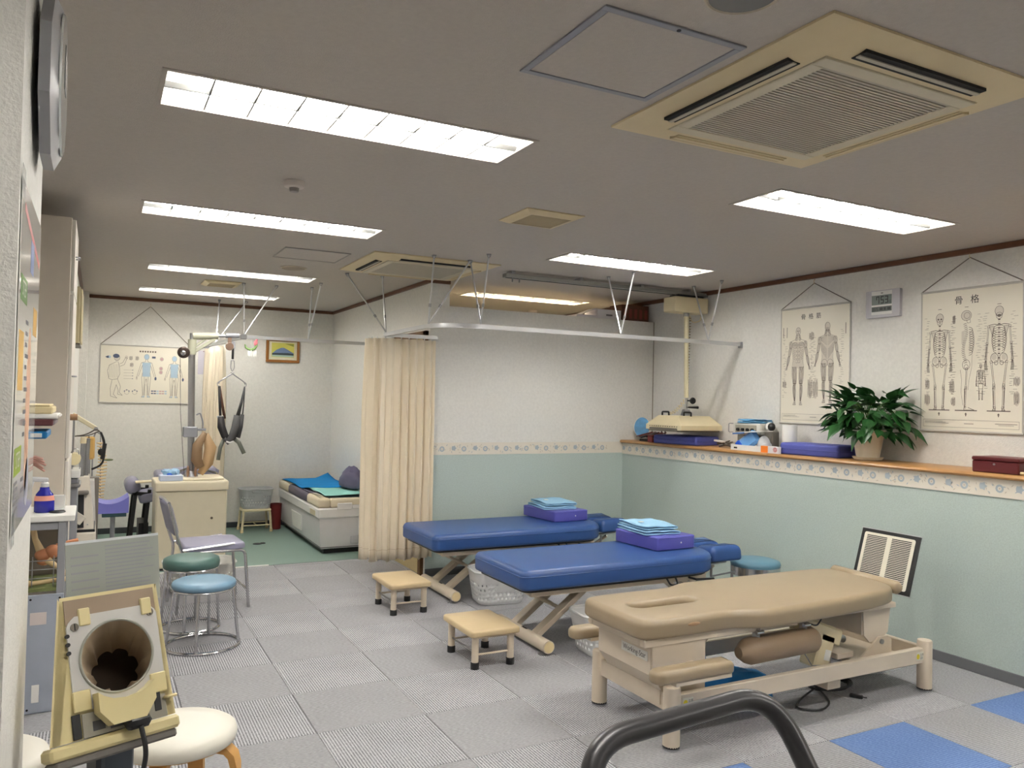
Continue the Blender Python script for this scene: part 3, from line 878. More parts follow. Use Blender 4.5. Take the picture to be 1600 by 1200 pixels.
        bone(k, (cx+s_*H*.044, Y(.22)), (cx+s_*H*.038, Y(.03)), w, lw); bone(k, (cx+s_*H*.054, Y(.215)), (cx+s_*H*.048, Y(.035)), w*.45, lw)
        k.stroke([(cx+s_*H*.034, Y(.03)), (cx+s_*H*.030, Y(.005)), (cx+s_*H*.060, Y(.005)), (cx+s_*H*.045, Y(.03))], lw*1.6)
        f.fill([(cx+s_*H*.034, Y(.03)), (cx+s_*H*.030, Y(.005)), (cx+s_*H*.060, Y(.005)), (cx+s_*H*.045, Y(.03))])
    f.fill([(cx-H*.014, Y(.50)), (cx+H*.014, Y(.50)), (cx, Y(.44))])
def spindle(k, f, p, q, w0, w1, lw, lines=3, fillit=True):
    (x0, y0), (x1, y1) = p, q
    dx, dy = x1-x0, y1-y0; L = math.hypot(dx, dy); nx, ny = -dy/L, dx/L
    prof = [(0, .35*w0), (.15, .85*w0), (.4, w0), (.7, .5*(w0+w1)), (.9, w1*.8), (1, w1*.5)]
    A = [(x0+dx*t+nx*w, y0+dy*t+ny*w) for t, w in prof]; B = [(x0+dx*t-nx*w, y0+dy*t-ny*w) for t, w in prof]
    if fillit: f.fill(A+B[::-1])
    k.stroke(A, lw); k.stroke(B, lw)
    for i in range(1, lines):
        s_ = -1+2*i/lines
        k.stroke([(x0+dx*t+nx*w*s_, y0+dy*t+ny*w*s_) for t, w in prof], lw*.7)
def muscleman(k, f, cx, y0, H, lw, back=False):
    def Y(t): return y0+H*t
    f.fill([(cx-H*.08, Y(.81)), (cx-H*.095, Y(.74)), (cx-H*.075, Y(.60)), (cx-H*.085, Y(.47)), (cx+H*.085, Y(.47)), (cx+H*.075, Y(.60)), (cx+H*.095, Y(.74)), (cx+H*.08, Y(.81))])
    f.fill(ellip(cx, Y(.94), H*.038, H*.05)[:-1]); k.stroke(ellip(cx, Y(.94), H*.038, H*.05), lw)
    if not back:
        for s_ in (-1, 1): k.fill(ellip(cx+s_*H*.014, Y(.945), H*.008, H*.005)[:-1])
        k.stroke([(cx-H*.012, Y(.91)), (cx+H*.012, Y(.91))], lw*1.4); k.stroke([(cx, Y(.945)), (cx-.003*H, Y(.922)), (cx+.006*H, Y(.922))], lw)
    else:
        for i in range(5): k.stroke([(cx+H*(-.02+.01*i), Y(.93)), (cx+H*(-.012+.006*i), Y(.87))], lw*.7)
    for s_ in (-1, 1):
        spindle(k, f, (cx+s_*H*.02, Y(.90)), (cx+s_*H*.028, Y(.82)), H*.014, H*.02, lw)
        k.stroke([(cx+s_*H*.02, Y(.865)), (cx+s_*H*.05, Y(.835)), (cx+s_*H*.11, Y(.815)), (cx+s_*H*.13, Y(.77))], lw)
        if not back:
            f.fill(ellip(cx+s_*H*.052, Y(.765), H*.047, H*.036)[:-1]); k.stroke(ellip(cx+s_*H*.052, Y(.765), H*.047, H*.036), lw)
            for i in range(6): k.stroke([(cx+s_*H*.012, Y(.75+.006*i)), (cx+s_*H*.09, Y(.755+.008*i))], lw*.6)
            for i in range(4): k.stroke(rrect(cx+s_*H*.018-H*.015, cx+s_*H*.018+H*.015, Y(.69-.05*i), Y(.73-.05*i), H*.008, 2), lw*.8)
            for i in range(6): k.stroke([(cx+s_*H*.08, Y(.71-.022*i)), (cx+s_*H*.045, Y(.69-.022*i))], lw*.8)
        else:
            f.fill([(cx, Y(.84)), (cx+s_*H*.10, Y(.81)), (cx+s_*H*.06, Y(.74)), (cx, Y(.66))])
            f.fill([(cx+s_*H*.09, Y(.74)), (cx+s_*H*.07, Y(.62)), (cx, Y(.53)), (cx+s_*H*.015, Y(.68))])
            for i in range(9): k.stroke([(cx+s_*H*.095, Y(.745-.012*i)), (cx+s_*H*.008, Y(.66-.015*i))], lw*.6)
            for i in range(7): k.stroke([(cx+s_*H*.10, Y(.81-.006*i)), (cx+s_*H*.006, Y(.83-.02*i))], lw*.6)
            f.fill(ellip(cx+s_*H*.042, Y(.49), H*.042, H*.048)[:-1]); k.stroke(ellip(cx+s_*H*.042, Y(.49), H*.042, H*.048), lw)
        k.stroke([(cx+s_*H*.10, Y(.74)), (cx+s_*H*.085, Y(.64)), (cx+s_*H*.08, Y(.56)), (cx+s_*H*.095, Y(.48))], lw)
        spindle(k, f, (cx+s_*H*.115, Y(.815)), (cx+s_*H*.125, Y(.72)), H*.026, H*.02, lw, 4)
        spindle(k, f, (cx+s_*H*.122, Y(.74)), (cx+s_*H*.145, Y(.62)), H*.022, H*.017, lw, 4)
        spindle(k, f, (cx+s_*H*.145, Y(.63)), (cx+s_*H*.175, Y(.50)), H*.020, H*.011, lw, 5)
        for q in range(4): k.stroke([(cx+s_*H*(.172+.004*q), Y(.50)), (cx+s_*H*(.178+.008*q), Y(.45))], lw)
        for o_, w_ in ((.025, .016), (.05, .020), (.076, .016)):
            spindle(k, f, (cx+s_*H*(o_+.008), Y(.49)), (cx+s_*H*(o_*.75+.012), Y(.27)), H*w_, H*w_*.7, lw, 3)
        f.fill(ellip(cx+s_*H*.052, Y(.262), H*.026, H*.03, n=14)[:-1]); k.stroke(ellip(cx+s_*H*.052, Y(.262), H*.014, H*.018, n=12), lw)
        spindle(k, f, (cx+s_*H*.048, Y(.275)), (cx+s_*H*.044, Y(.05)), H*.016, H*.007, lw, 3); spindle(k, f, (cx+s_*H*.066, Y(.26)), (cx+s_*H*.050, Y(.05)), H*.018, H*.007, lw, 3)
        k.stroke([(cx+s_*H*.036, Y(.05)), (cx+s_*H*.03, Y(.005)), (cx+s_*H*.075, Y(.005)), (cx+s_*H*.056, Y(.05))], lw)
        for q in range(4): k.stroke([(cx+s_*H*.047, Y(.045)), (cx+s_*H*(.035+.01*q), Y(.006))], lw*.7)
def notes(k, rnd, x0, x1, y0, y1, n, lw):
    for i in range(n):
        y = y0+(y1-y0)*(i+rnd.random()*.6)/n; x = rnd.uniform(x0, x1); L = rnd.uniform(.012, .028)
        k.stroke([(x, y), (x+L, y)], lw)
def small_detail(k, f, rnd, cx, cy, w, h, lw):
    f.fill(ellip(cx, cy, w*.5, h*.5, n=14)[:-1])
    for i in range(9):
        x = cx+w*(-.45+.1*i)
        k.stroke([(x, cy+h*.45*rnd.uniform(.6, 1)), (x+w*.08*rnd.uniform(-1, 1), cy), (x+w*.06*rnd.uniform(-1, 1), cy-h*.45*rnd.uniform(.6, 1))], lw)
def chart(label, facing, loc, W, H, hook, title, draw, title_x=0.0, tsize=.042):
    T = Thing('wall_chart', label, 'wall chart', M=wallM(loc, facing))
    T.p('paper', MB().box(-W/2, W/2, 0.004, H-0.004, 0.004, 0.007), CHARTP)
    rodm = mat('chart_rod', (188, 184, 176), 0.4)
    T.p('rod', MB().cyl((-W/2-.004, H-.004, .007), (W/2+.004, H-.004, .007), .007, n=8), rodm)
    T.p('rod', MB().cyl((-W/2-.004, .004, .007), (W/2+.004, .004, .007), .007, n=8), rodm)
    T.p('edge_strip', MB().box(-W/2-.004, -W/2+.004, 0, H, .003, .009), rodm); T.p('edge_strip', MB().box(W/2-.004, W/2+.004, 0, H, .003, .009), rodm)
    T.p('cord', MB().tube([(-W/2, H, .008), (hook[0], hook[1], .010), (W/2, H, .008)], .0035, 6), CORDM)
    T.p('hook', MB().tube([(hook[0], hook[1]+.03, .003), (hook[0], hook[1]+.02, .016), (hook[0], hook[1]-.004, .016), (hook[0]+.008, hook[1]-.006, .010)], .0025, 6), CREAM)
    k, f = MB(), MB()
    k.M = Matrix.Translation((0, 0, .0078)); f.M = Matrix.Translation((0, 0, .0074))
    extra = draw(k, f)
    if f.v: T.p('tone_print', f, INKF, kind='stuff', smooth=False)
    T.p('line_print', k, INK, kind='stuff', smooth=False)
    for nm, mb, m_ in extra or (): T.p(nm, mb, m_, kind='stuff', smooth=False)
    if title:
        T.p('title', MB(Matrix.Translation((0, 0, .008))).text(title, tsize, title_x, H-.078), INKD, smooth=False)
    return T
def footer(k, W):
    k.stroke([(-W/2+.02, .03), (W/2-.02, .03), (W/2-.02, .075), (-W/2+.02, .075), (-W/2+.02, .03)], .0015)
    for i in range(3): k.stroke([(-W/2+.03, .065-.006*i), (-W/2+.15+.02*i, .065-.006*i)], .0015)
    k.stroke([(-.03, .054), (.03, .054)], .003); k.stroke([(W/2-.16, .058), (W/2-.03, .058)], .003); k.stroke([(W/2-.14, .05), (W/2-.05, .05)], .002)
def draw_bones(k, f):
    rnd = random.Random(2); W = .64
    y0 = .135; H = .625
    skeleton(k, f, -.195, y0, H*.985, .0022); skeleton(k, f, -.02, y0, H, .0022, side=True); skeleton(k, f, .18, y0, H*1.01, .0022, back=True)
    for cx in (-.195, -.02, .18):
        k.stroke([(cx-.07, y0), (cx+.07, y0)], .006); k.fill([(cx-.008, y0-.024), (cx+.008, y0-.024), (cx, y0-.012)]); k.stroke([(cx, y0-.035), (cx, y0-.02)], .006)
        k.stroke([(cx-.012, y0+H+.012), (cx+.012, y0+H+.012)], .003)
        notes(k, rnd, cx-.105, cx-.085, y0+.1, y0+H*.95, 34, .0016); notes(k, rnd, cx+.06, cx+.085, y0+.1, y0+H*.95, 34, .0016)
    for cx, cy, w, h in ((-.275, .20, .04, .08), (-.275, .30, .03, .07), (-.11, .28, .035, .09), (-.10, .19, .03, .06), (.285, .21, .035, .09), (.285, .31, .04, .06), (-.10, .70, .02, .06)):
        small_detail(k, f, rnd, cx, cy, w, h, .0016)
    skeleton(k, f, .072, .20, .22, .0012)
    footer(k, W)
def draw_muscle(k, f):
    rnd = random.Random(4); W = .64
    muscleman(k, f, -.15, .14, .60, .0022); muscleman(k, f, .125, .16, .60, .0022, back=True)
    for cx in (-.15, .125):
        notes(k, rnd, cx-.155, cx-.125, .2, .70, 36, .0016); notes(k, rnd, cx+.10, cx+.125, .2, .70, 36, .0016)
    for cx, cy, w, h in ((-.02, .66, .05, .06), (-.03, .27, .05, .16), (.02, .27, .05, .16), (-.28, .30, .04, .06)):
        small_detail(k, f, rnd, cx, cy, w, h, .0018)
    for x in (-.295, -.26, .285): k.stroke([(x, .66), (x, .74)], .005)
    footer(k, W)
chart('anatomy wall chart with two muscle figures, hanging behind the potted plant', '-x', (XR, 4.212, 1.333), .64, .885, (0, 1.055), '骨  格  筋', draw_muscle, -.03, .046)
chart('anatomy wall chart with three skeletons, right of the digital clock', '-x', (XR, 3.018, 1.326), .64, .892, (0, 1.075), '骨   格', draw_bones, -.02, .056)
def draw_points(k, f):
    rnd = random.Random(8); W = .87
    bl, dk, rd = MB(Matrix.Translation((0, 0, .0084))), MB(Matrix.Translation((0, 0, .0088))), MB(Matrix.Translation((0, 0, .0086)))
    def man(cx, y0, H, lw, blue):
        def Y(t): return y0+H*t
        b = bl if blue else f
        b.fill(ellip(cx, Y(.93), H*.05, H*.062)[:-1]); k.stroke(ellip(cx, Y(.93), H*.05, H*.062), lw)
        b.fill([(cx-H*.09, Y(.80)), (cx+H*.09, Y(.80)), (cx+H*.075, Y(.55)), (cx+H*.08, Y(.48)), (cx-H*.08, Y(.48)), (cx-H*.075, Y(.55))]) if blue else None
        k.stroke([(cx-H*.02, Y(.87)), (cx-H*.025, Y(.82)), (cx-H*.11, Y(.795)), (cx-H*.15, Y(.65)), (cx-H*.19, Y(.50)), (cx-H*.20, Y(.43))], lw)
        k.stroke([(cx+H*.02, Y(.87)), (cx+H*.025, Y(.82)), (cx+H*.11, Y(.795)), (cx+H*.15, Y(.65)), (cx+H*.19, Y(.50)), (cx+H*.20, Y(.43))], lw)
        for s_ in (-1, 1):
            k.stroke([(cx+s_*H*.085, Y(.74)), (cx+s_*H*.12, Y(.63)), (cx+s_*H*.165, Y(.48))], lw)
            k.stroke([(cx+s_*H*.085, Y(.74)), (cx+s_*H*.075, Y(.58)), (cx+s_*H*.095, Y(.45)), (cx+s_*H*.08, Y(.25)), (cx+s_*H*.065, Y(.05)), (cx+s_*H*.09, Y(.01)), (cx+s_*H*.03, Y(.01)), (cx+s_*H*.035, Y(.05)), (cx+s_*H*.03, Y(.24)), (cx+s_*H*.008, Y(.43))], lw)
            (dk if blue and s_ > 0 else f).fill(ellip(cx+s_*H*.195, Y(.44), H*.022, H*.04)[:-1])
            (bl if blue else f).fill([(cx+s_*H*.03, Y(.05)), (cx+s_*H*.095, Y(.01)), (cx+s_*H*.03, Y(.01))])
        for i in range(7):
            x = cx+H*(-.06+.02*i); k.stroke([(x, Y(.80)), (x*.9+cx*.1, Y(.5)), (x, Y(.05)) if abs(i-3) > 0 else (x, Y(.5))], lw*.6)
    man(.0, .06, .46, .003, True); man(.27, .06, .45, .003, True)
    # the side-on figure with its arm raised
    cx = -.30
    k.stroke([(cx+.02, .43), (cx-.05, .39), (cx-.065, .33), (cx-.05, .25), (cx-.02, .24), (cx+.03, .25), (cx+.05, .30), (cx+.045, .38), (cx+.03, .43)], .003)
    k.stroke([(cx+.05, .38), (cx+.09, .40), (cx+.115, .47), (cx+.10, .475), (cx+.075, .42), (cx+.045, .405)], .003); f.fill(ellip(cx+.108, .475, .016, .02)[:-1])
    k.stroke([(cx-.02, .24), (cx-.035, .15), (cx-.03, .07), (cx+.03, .05), (cx-.005, .09), (cx+.01, .15), (cx+.02, .19), (cx+.04, .13), (cx+.035, .09), (cx+.08, .08), (cx+.05, .11), (cx+.06, .17), (cx+.03, .25)], .003)
    f.fill(ellip(cx+.02, .47, .026, .032)[:-1]); dk.fill(ellip(cx+.012, .487, .030, .022)[:-1]); k.stroke(ellip(cx+.02, .47, .026, .032), .003)
    for i in range(6): k.stroke([(cx-.04+.015*i, .40), (cx-.05+.016*i, .26)], .0016)
    dk.fill([(-.39, .475), (-.36, .49), (-.355, .465), (-.37, .462)]); bl.fill(ellip(-.35, .475, .012, .014)[:-1])
    for cx, cy in ((-.15, .47), (-.09, .47), (-.14, .40)): small_detail(k, f, rnd, cx, cy, .035, .05, .0016)
    for cx, cy in ((.145, .47), (.14, .37), (.14, .33)):
        rd.fill(ellip(cx, cy, .014, .016)[:-1]); k.stroke(ellip(cx, cy, .017, .02), .0018)
    dk.box(.05, .085, .475, .495, 0, .0002)
    for i in range(4):
        k.stroke([(-.215, .345-.03*i), (-.135, .345-.03*i)], .0016); dk.fill(ellip(-.13, .345-.03*i, .005, .004)[:-1])
    for cx in (-.18, -.105):
        k.stroke(ellip(cx, .115, .022, .024, n=12), .002)
        for t in range(3): dk.fill(ellip(cx+.024*math.cos(.5+1.1*t), .115+.022*math.sin(.5+1.1*t), .006, .006)[:-1])
    for r_ in range(2):
        for q, m_ in enumerate((dk, dk, bl, rd, rd, bl)):
            m_.fill([(.05+.026*q, .10+.024*r_), (.072+.026*q, .10+.024*r_), (.072+.026*q, .112+.024*r_), (.05+.026*q, .112+.024*r_)])
    for i in range(7): k.box(-.07+.024*i, -.055+.024*i, .535, .552, 0, .0002)
    return (('blue_print', bl, mat('chart_blue', (172, 194, 210), .7)), ('dark_print', dk, mat('chart_navy', (84, 94, 118), .7)), ('red_print', rd, mat('chart_rose', (196, 160, 160), .7)))
chart('wide acupuncture point chart with pale blue figures on the back wall', '-y', (.452, YB, 1.352), .87, .605, (.022, 1.02), None, draw_points)

# ---- digital clock
T = Thing('wall_clock', 'silver digital wall clock reading 7:53 between the two anatomy charts', 'clock', M=wallM((XR, 3.617, 2.082), '-x'))
T.p('body', MB().prism(rrect(-.131, .131, 0, .186, .006, 2), .0, .026), mat('clock_silver', (190, 188, 194), .4))
T.p('face_panel', MB().box(-.085, .075, .02, .180, .026, .0275), mat('clock_white', (222, 222, 218), .4))
T.p('screen', MB().box(-.083, .072, .086, .152, .0275, .0283), LCD)
T.p('screen', MB().box(-.083, .072, .040, .074, .0275, .0283), mat('lcd_dark', (92, 100, 96), .3))
def seg7(mb, ch, x, y, w, h, t):
    on = {'0': 'abcdef', '1': 'bc', '2': 'abged', '3': 'abgcd', '5': 'afgcd', '7': 'fabc', '4': 'fgbc', '6': 'afgedc'}[ch]
    R_ = {'a': (x, x+w, y+h-t, y+h), 'g': (x, x+w, y+h/2-t/2, y+h/2+t/2), 'd': (x, x+w, y, y+t), 'f': (x, x+t, y+h/2, y+h), 'b': (x+w-t, x+w, y+h/2, y+h), 'e': (x, x+t, y, y+h/2), 'c': (x+w-t, x+w, y, y+h/2)}
    for s_ in on:
        a, b, c, d = R_[s_]; mb.box(a, b, c, d, .0283, .0287)
d = MB()
for ch, x in zip('753', (-.047, -.012, .021)): seg7(d, ch, x, .094, .024, .05, .006)
T.p('time_digits', d, INKD, smooth=False)
d = MB()
for ch, x in zip('1025', (-.080, -.068, -.054, -.042)): seg7(d, ch, x, .046, .009, .022, .0025)
for ch, x in zip('65', (.050, .060)): seg7(d, ch, x, .092, .008, .02, .0022)
d.box(-.02, .005, .048, .066, .0283, .0287).box(.012, .028, .048, .066, .0283, .0287).box(.04, .064, .048, .066, .0283, .0287)
T.p('date_digits', d, mat('lcd_ink', (48, 52, 50), .4), smooth=False)
T.p('maker_mark', MB().box(-.012, .006, .163, .168, .0275, .0279), mat('lcd_ink', (48, 52, 50), .4))

# ---- picture, note sheet, mobile on the back wall
T = Thing('framed_picture', 'small wooden framed picture of a mountain on the back wall', 'picture', M=wallM((1.853, YB, 1.838), '-y'))
fw = mat('picture_frame_wood', (150, 98, 40), .45, var=(20, .15))
for a in (((-.186, .186, 0, .03)), ((-.186, .186, .24, .27)), ((-.186, -.156, .03, .24)), ((.156, .186, .03, .24))):
    T.p('frame_side', MB().box(*a, .0, .022, .004), fw)
T.p('mat_board', MB().box(-.156, .156, .03, .24, .0, .010), mat('picture_mat', (222, 216, 190), .7))
pb = MB().box(-.125, .125, .06, .222, .010, .0105)
pc = T.p('painting', pb, mat('painting_sky', (206, 200, 96), .7, var=(6, .2)))
def pp(nm, poly, m_, z):
    T.p(nm, MB().add([(x, y, z) for x, y in poly], [tuple(range(len(poly)))]), m_, pc, smooth=False)
pp('mountain_print', [(-.12, .10), (-.07, .145), (-.02, .168), (.01, .17), (.05, .150), (.12, .11), (.12, .10)], mat('painting_blue', (110, 132, 170), .7, var=(30, .2)), .0108)
pp('shore_print', [(-.12, .085), (.12, .085), (.12, .103), (.05, .112), (-.05, .108), (-.12, .105)], mat('painting_dark', (52, 66, 72), .7), .0111)
pp('lake_print', [(-.12, .065), (.12, .065), (.12, .085), (-.12, .085)], mat('painting_lake', (170, 196, 178), .7), .0111)
pp('branch_print', [(.02, .215), (.12, .215), (.12, .185), (.07, .2)], mat('painting_olive', (140, 146, 60), .7), .0111)
T.p('caption_plate', MB().box(-.03, .03, .034, .046, .010, .012), mat('caption_white', (230, 226, 214), .6))
T = Thing('notice_sheet', 'pale lilac sheet of paper pinned on the back wall next to the wide chart', 'paper', M=wallM((1.012, YB, 1.675), '-y'))
T.p('sheet', MB().box(-.055, .052, 0, .258, .001, .003), mat('lilac_paper', (206, 202, 214), .7))
T.p('pin', MB().cyl((0, .25, .003), (0, .25, .008), .005, n=8), REDM)
T = Thing('hanging_mobile', 'small feathered bird mobile dangling from the alcove curtain rail', 'ornament', (1.21, 7.385, 1.80))
T.p('string', MB().tube([(1.21, 7.385, ZR-.004), (1.213, 7.385, 1.905)], .0015, 5), WHITE)
T.p('crescent', MB().tube([(1.155, 7.385, 1.915), (1.165, 7.385, 1.885), (1.19, 7.385, 1.870), (1.215, 7.385, 1.868), (1.24, 7.385, 1.88), (1.256, 7.385, 1.905), (1.26, 7.385, 1.935)], .01, 8, rs=[.004, .009, .011, .012, .012, .01, .006]), mat('mobile_green', (120, 150, 90), .7, var=(40, .4)))
T.p('bird', MB().ell((1.248, 7.385, 1.93), (.018, .012, .026)).ell((1.256, 7.385, 1.957), (.011, .01, .011)), mat('mobile_pink', (200, 110, 120), .7, var=(40, .4)))
fe = MB(); rnd = random.Random(3)
for i in range(10):
    x = 1.185+.008*i; fe.ell((x, 7.385+rnd.uniform(-.01, .01), 1.83+rnd.uniform(-.008, .01)), (.006, .004, .034), 6, 5)
T.p('feathers', fe, WHITE, kind='stuff')

# ---- octagonal clock and poster on the pillar
T = Thing('wall_clock', 'silver edged round wall clock seen edge-on, high on the near white pillar', 'clock', M=wallM((-.13, 1.93, 2.105), '+x'))
oc = [(.178*math.cos(PI/8+PI/4*i), .178*math.sin(PI/8+PI/4*i)) for i in range(8)]
oc2 = [(.150*math.cos(PI/8+PI/4*i), .150*math.sin(PI/8+PI/4*i)) for i in range(8)]
T.p('back_box', MB().prism(oc, 0.012, .032), mat('clock_case_grey', (140, 140, 144), .35))
n = 8
T.p('bezel', MB().add([(x, y, .032) for x, y in oc]+[(x, y, .046) for x, y in oc2], [(i, (i+1) % n, n+(i+1) % n, n+i) for i in range(n)]+[tuple(range(n, 2*n))]), mat('clock_case_silver', (196, 196, 200), .3))
T.p('glass', MB().lathe([(.145, .046), (.143, .050), (.001, .0502)], n=32), mat('clock_glass', (206, 210, 208), .1))
T.p('hands', MB().box(-.004, .004, 0, .09, .0503, .0512).box(0, .06, -.004, .004, .0503, .0512), BLACK)
T.p('mount', MB().cyl((0, 0, 0), (0, 0, .014), .05), BLACK)
T = Thing('poster', 'laminated illustrated poster taped to the near white pillar, steps marked in green', 'poster', M=wallM((-.13, 1.90, 1.20), '+x'))
T.p('sheet', MB().box(-.255, .25, 0, .64, .0015, .003), mat('poster_paper', (226, 224, 220), .12, coat=.4))
def blk(nm, a, b, c, d, m_, txt=None, ts=.03):
    o = T.p(nm, MB().box(a, b, c, d, .003, .0034), m_)
    if txt: T.p('lettering', MB(Matrix.Translation((0, 0, .0037))).text(txt, ts, (a+b)/2, (c+d)/2), WHITE, o, smooth=False)
GRN = mat('poster_green', (96, 140, 70), .4); LIME = mat('poster_lime', (150, 176, 40), .4)
blk('heading_block', -.225, -.085, .425, .472, GRN, 'STEP', .042); blk('heading_block', -.245, -.105, .105, .155, LIME, 'STEP', .042)
blk('colour_block', -.23, -.13, .26, .37, mat('poster_orange', (222, 178, 90), .4)); blk('colour_block', .1, .2, .38, .44, mat('poster_amber', (214, 168, 84), .4)); blk('colour_block', -.02, .06, .50, .565, mat('poster_blue', (120, 136, 180), .4))
T.p('figure_print', MB().prism(ellip(.02, .22, .05, .17, n=16)[:-1], .003, .0034), mat('poster_skin', (222, 176, 146), .4)); T.p('figure_print', MB().prism(ellip(.05, .07, .05, .05, n=16)[:-1], .003, .0034), mat('poster_grey', (170, 172, 190), .4))
T.p('red_line', MB(Matrix.Translation((0, 0, .0032))).stroke([(-.19, .60), (.0, .575), (.23, .545)], .016), mat('poster_red', (186, 90, 90), .4))
tx = MB(); rnd = random.Random(9)
for i in range(16):
    y = .39-.022*i
    if .09 < y < .16: continue
    tx.box(-.09, -.09+rnd.uniform(.04, .08), y, y+.008, .003, .0034)
for i in range(5): tx.box(-.235, -.16+rnd.uniform(-.02, .02), .04+.012*i, .046+.012*i, .003, .0034)
T.p('text_lines', tx, mat('poster_text', (120, 118, 122), .5), kind='stuff', smooth=False)
T.p('tape', MB().box(-.27, -.21, .60, .66, .003, .0036), GLASSY); T.p('tape', MB().box(-.25, -.2, -.02, .04, .003, .0036), GLASSY)

# ================================================================== things on the ledge
ZS = 1.118
def cushion(label, c, w, d, h, rz, m_, name='cushion', r=.02, seam=True):
    T = Thing(name, label, 'cushion', c, rz, local=True)
    T.p('cover', MB().pad(rrect(-w/2, w/2, -d/2, d/2, .025, 4), 0, h, r, 4), m_)
    if seam: T.p('seam', MB().tube([(x, y, h*.5) for x, y in rrect(-w/2-.001, w/2+.001, -d/2-.001, d/2+.001, .025, 4)], .003, 5, closed=True), m_)
    return T
cushion('flat violet cushion on the ledge under the heat lamp head', (4.545, 5.43, ZS), .30, .50, .075, math.radians(8), PURPD)
cushion('flat violet cushion on the ledge against the plant pot', (4.55, 4.0, ZS), .24, .49, .085, math.radians(6), PURPD)
# plant
P = Thing('potted_plant', 'bushy dark green potted plant in a cream pot on the wooden ledge', 'plant', (4.56, 3.60, ZS), local=True)
P.p('saucer', MB().lathe([(.06, 0), (.085, .004), (.098, .022), (.094, .022), (.082, .010), (.001, .010)], n=28), POTM)
P.p('pot', MB().lathe([(.068, .010), (.074, .03), (.098, .175), (.104, .180), (.104, .198), (.094, .198), (.090, .17), (.001, .168)], n=28), POTM)
P.p('soil', MB().lathe([(.001, .172), (.088, .17)], n=20), SOIL)
def leaf_mesh(L, W, droop, k):
    g = []
    nl = 7
    for i in range(nl+1):
        t = i/nl; w = W*math.sin(PI*min(1, t*1.02)**.8)*(1-.25*t)+.0005
        z = -droop*t*t*L; x = L*t
        g.append([(x, -w, z+.12*w), (x, -w*.5, z-.03*w), (x, 0, z-.22*w), (x, w*.5, z-.03*w), (x, w, z+.12*w)])
    return MB().sheet(g).mesh('leaf', LEAF, angle=180)
leaf_ms = [leaf_mesh(.105, .035, .3, 0), leaf_mesh(.115, .037, .45, 1), leaf_mesh(.125, .038, .6, 2), leaf_mesh(.095, .033, .2, 3)]
rnd = random.Random(21)
st = MB()
for i in range(230):
    az = rnd.uniform(0, 2*PI); el = rnd.uniform(0.0, 1.35)
    rad = (.10+.13*math.cos(el))*rnd.uniform(.55, 1.05)
    hx = rad*math.cos(az)*1.0; hy = rad*math.sin(az)*1.22; hz = .20+.27*math.sin(el)*rnd.uniform(.55, 1.08)-.03*math.cos(el)
    if hx > .10: hx = .10*rnd.uniform(.6, 1)
    if i % 3 == 0: st.tube([(rnd.uniform(-.03, .03), rnd.uniform(-.03, .03), .17), (hx*.45, hy*.45, .17+(hz-.17)*.8), (hx, hy, hz)], .002, 5)
    o = bpy.data.objects.new('leaf', leaf_ms[i % 4]); link(o, P.o)
    pitch = rnd.uniform(-.35, .55) if el < .8 else rnd.uniform(-1.1, -.1)
    a2 = az+rnd.uniform(-.6, .6)
    if hx+.14*math.cos(a2) > .15: a2 = PI-a2
    o.location = (hx, hy, hz); o.rotation_euler = Euler((rnd.uniform(-.4, .4), pitch, a2), 'XYZ')
    s_ = rnd.uniform(.8, 1.1); o.scale = (s_, s_, s_)
P.p('stems', st, STEMM, kind='stuff')
# dark red box and wooden tool
T = Thing('storage_box', 'dark red leather covered box at the right end of the ledge', 'box', (4.50, 2.66, ZS))
T.p('body', MB().box(4.40, 4.60, 2.53, 2.79, ZS, ZS+.065, .006), DKRED); T.p('lid', MB().box(4.398, 4.602, 2.528, 2.792, ZS+.066, ZS+.088, .006), DKRED)
T.p('clasp', MB().cyl((4.397, 2.66, ZS+.05), (4.392, 2.66, ZS+.05), .006, n=10), STEEL)
T = Thing('massage_stick', 'turned wooden massage stick lying before the dark red box', 'massage stick', (4.42, 2.5, ZS))
T.p('shaft', MB().tube([(4.41, 2.60, ZS+.011), (4.412, 2.585, ZS+.011), (4.414, 2.57, ZS+.011), (4.42, 2.50, ZS+.011), (4.43, 2.40, ZS+.011), (4.44, 2.30, ZS+.011)], .01, 10, rs=[.009, .011, .007, .009, .010, .008]), BONE)
# thick book stack: fan, tool box, small box
T = Thing('paper_fan', 'round blue paper hand fan propped up at the far end of the ledge', 'hand fan', (4.47, 6.02, ZS))
Rf = Vector((-.62, -.72, .30)).to_track_quat('Z', 'Y').to_matrix()
fc = Vector((4.535, 6.045, ZS+.122))
T.p('blade', MB().lathe([(.001, -.001), (.085, -.001), (.085, .001), (.001, .001)], tuple(fc), 28, R=Rf, sx=.86, sy=1.15), mat('fan_blue', (60, 130, 176), .5, var=(14, .7)))
T.p('handle', MB().bar(fc+Rf @ Vector((0, -.09, 0)), fc+Rf @ Vector((0, -.116, 0)), .016, .004), WPLAS)
T.p('rim', MB().tube([tuple(fc+Rf @ Vector((.073*math.cos(t), .098*math.sin(t), 0))) for t in [2*PI*i/28 for i in range(28)]], .0025, 5, closed=True), WHITE)
T = Thing('tool_case', 'open black tray case with brown wooden sticks on the ledge', 'case', (4.50, 5.86, ZS))
T.p('tray', MB().bar((4.43, 5.94, ZS+.034), (4.57, 5.86, ZS+.080), .17, .012, .003), BLACK)
T.p('foot', MB().box(4.42, 4.54, 5.805, 5.93, ZS, ZS+.022, .004), BLACK)
for q in range(5):
    T.p('stick', MB().bar((4.43+.004*q, 5.99-.045*q, ZS+.040), (4.55+.004*q, 5.90-.045*q, ZS+.086), .016, .010, .003), mat('stick_maroon', (92, 40, 36), .5))
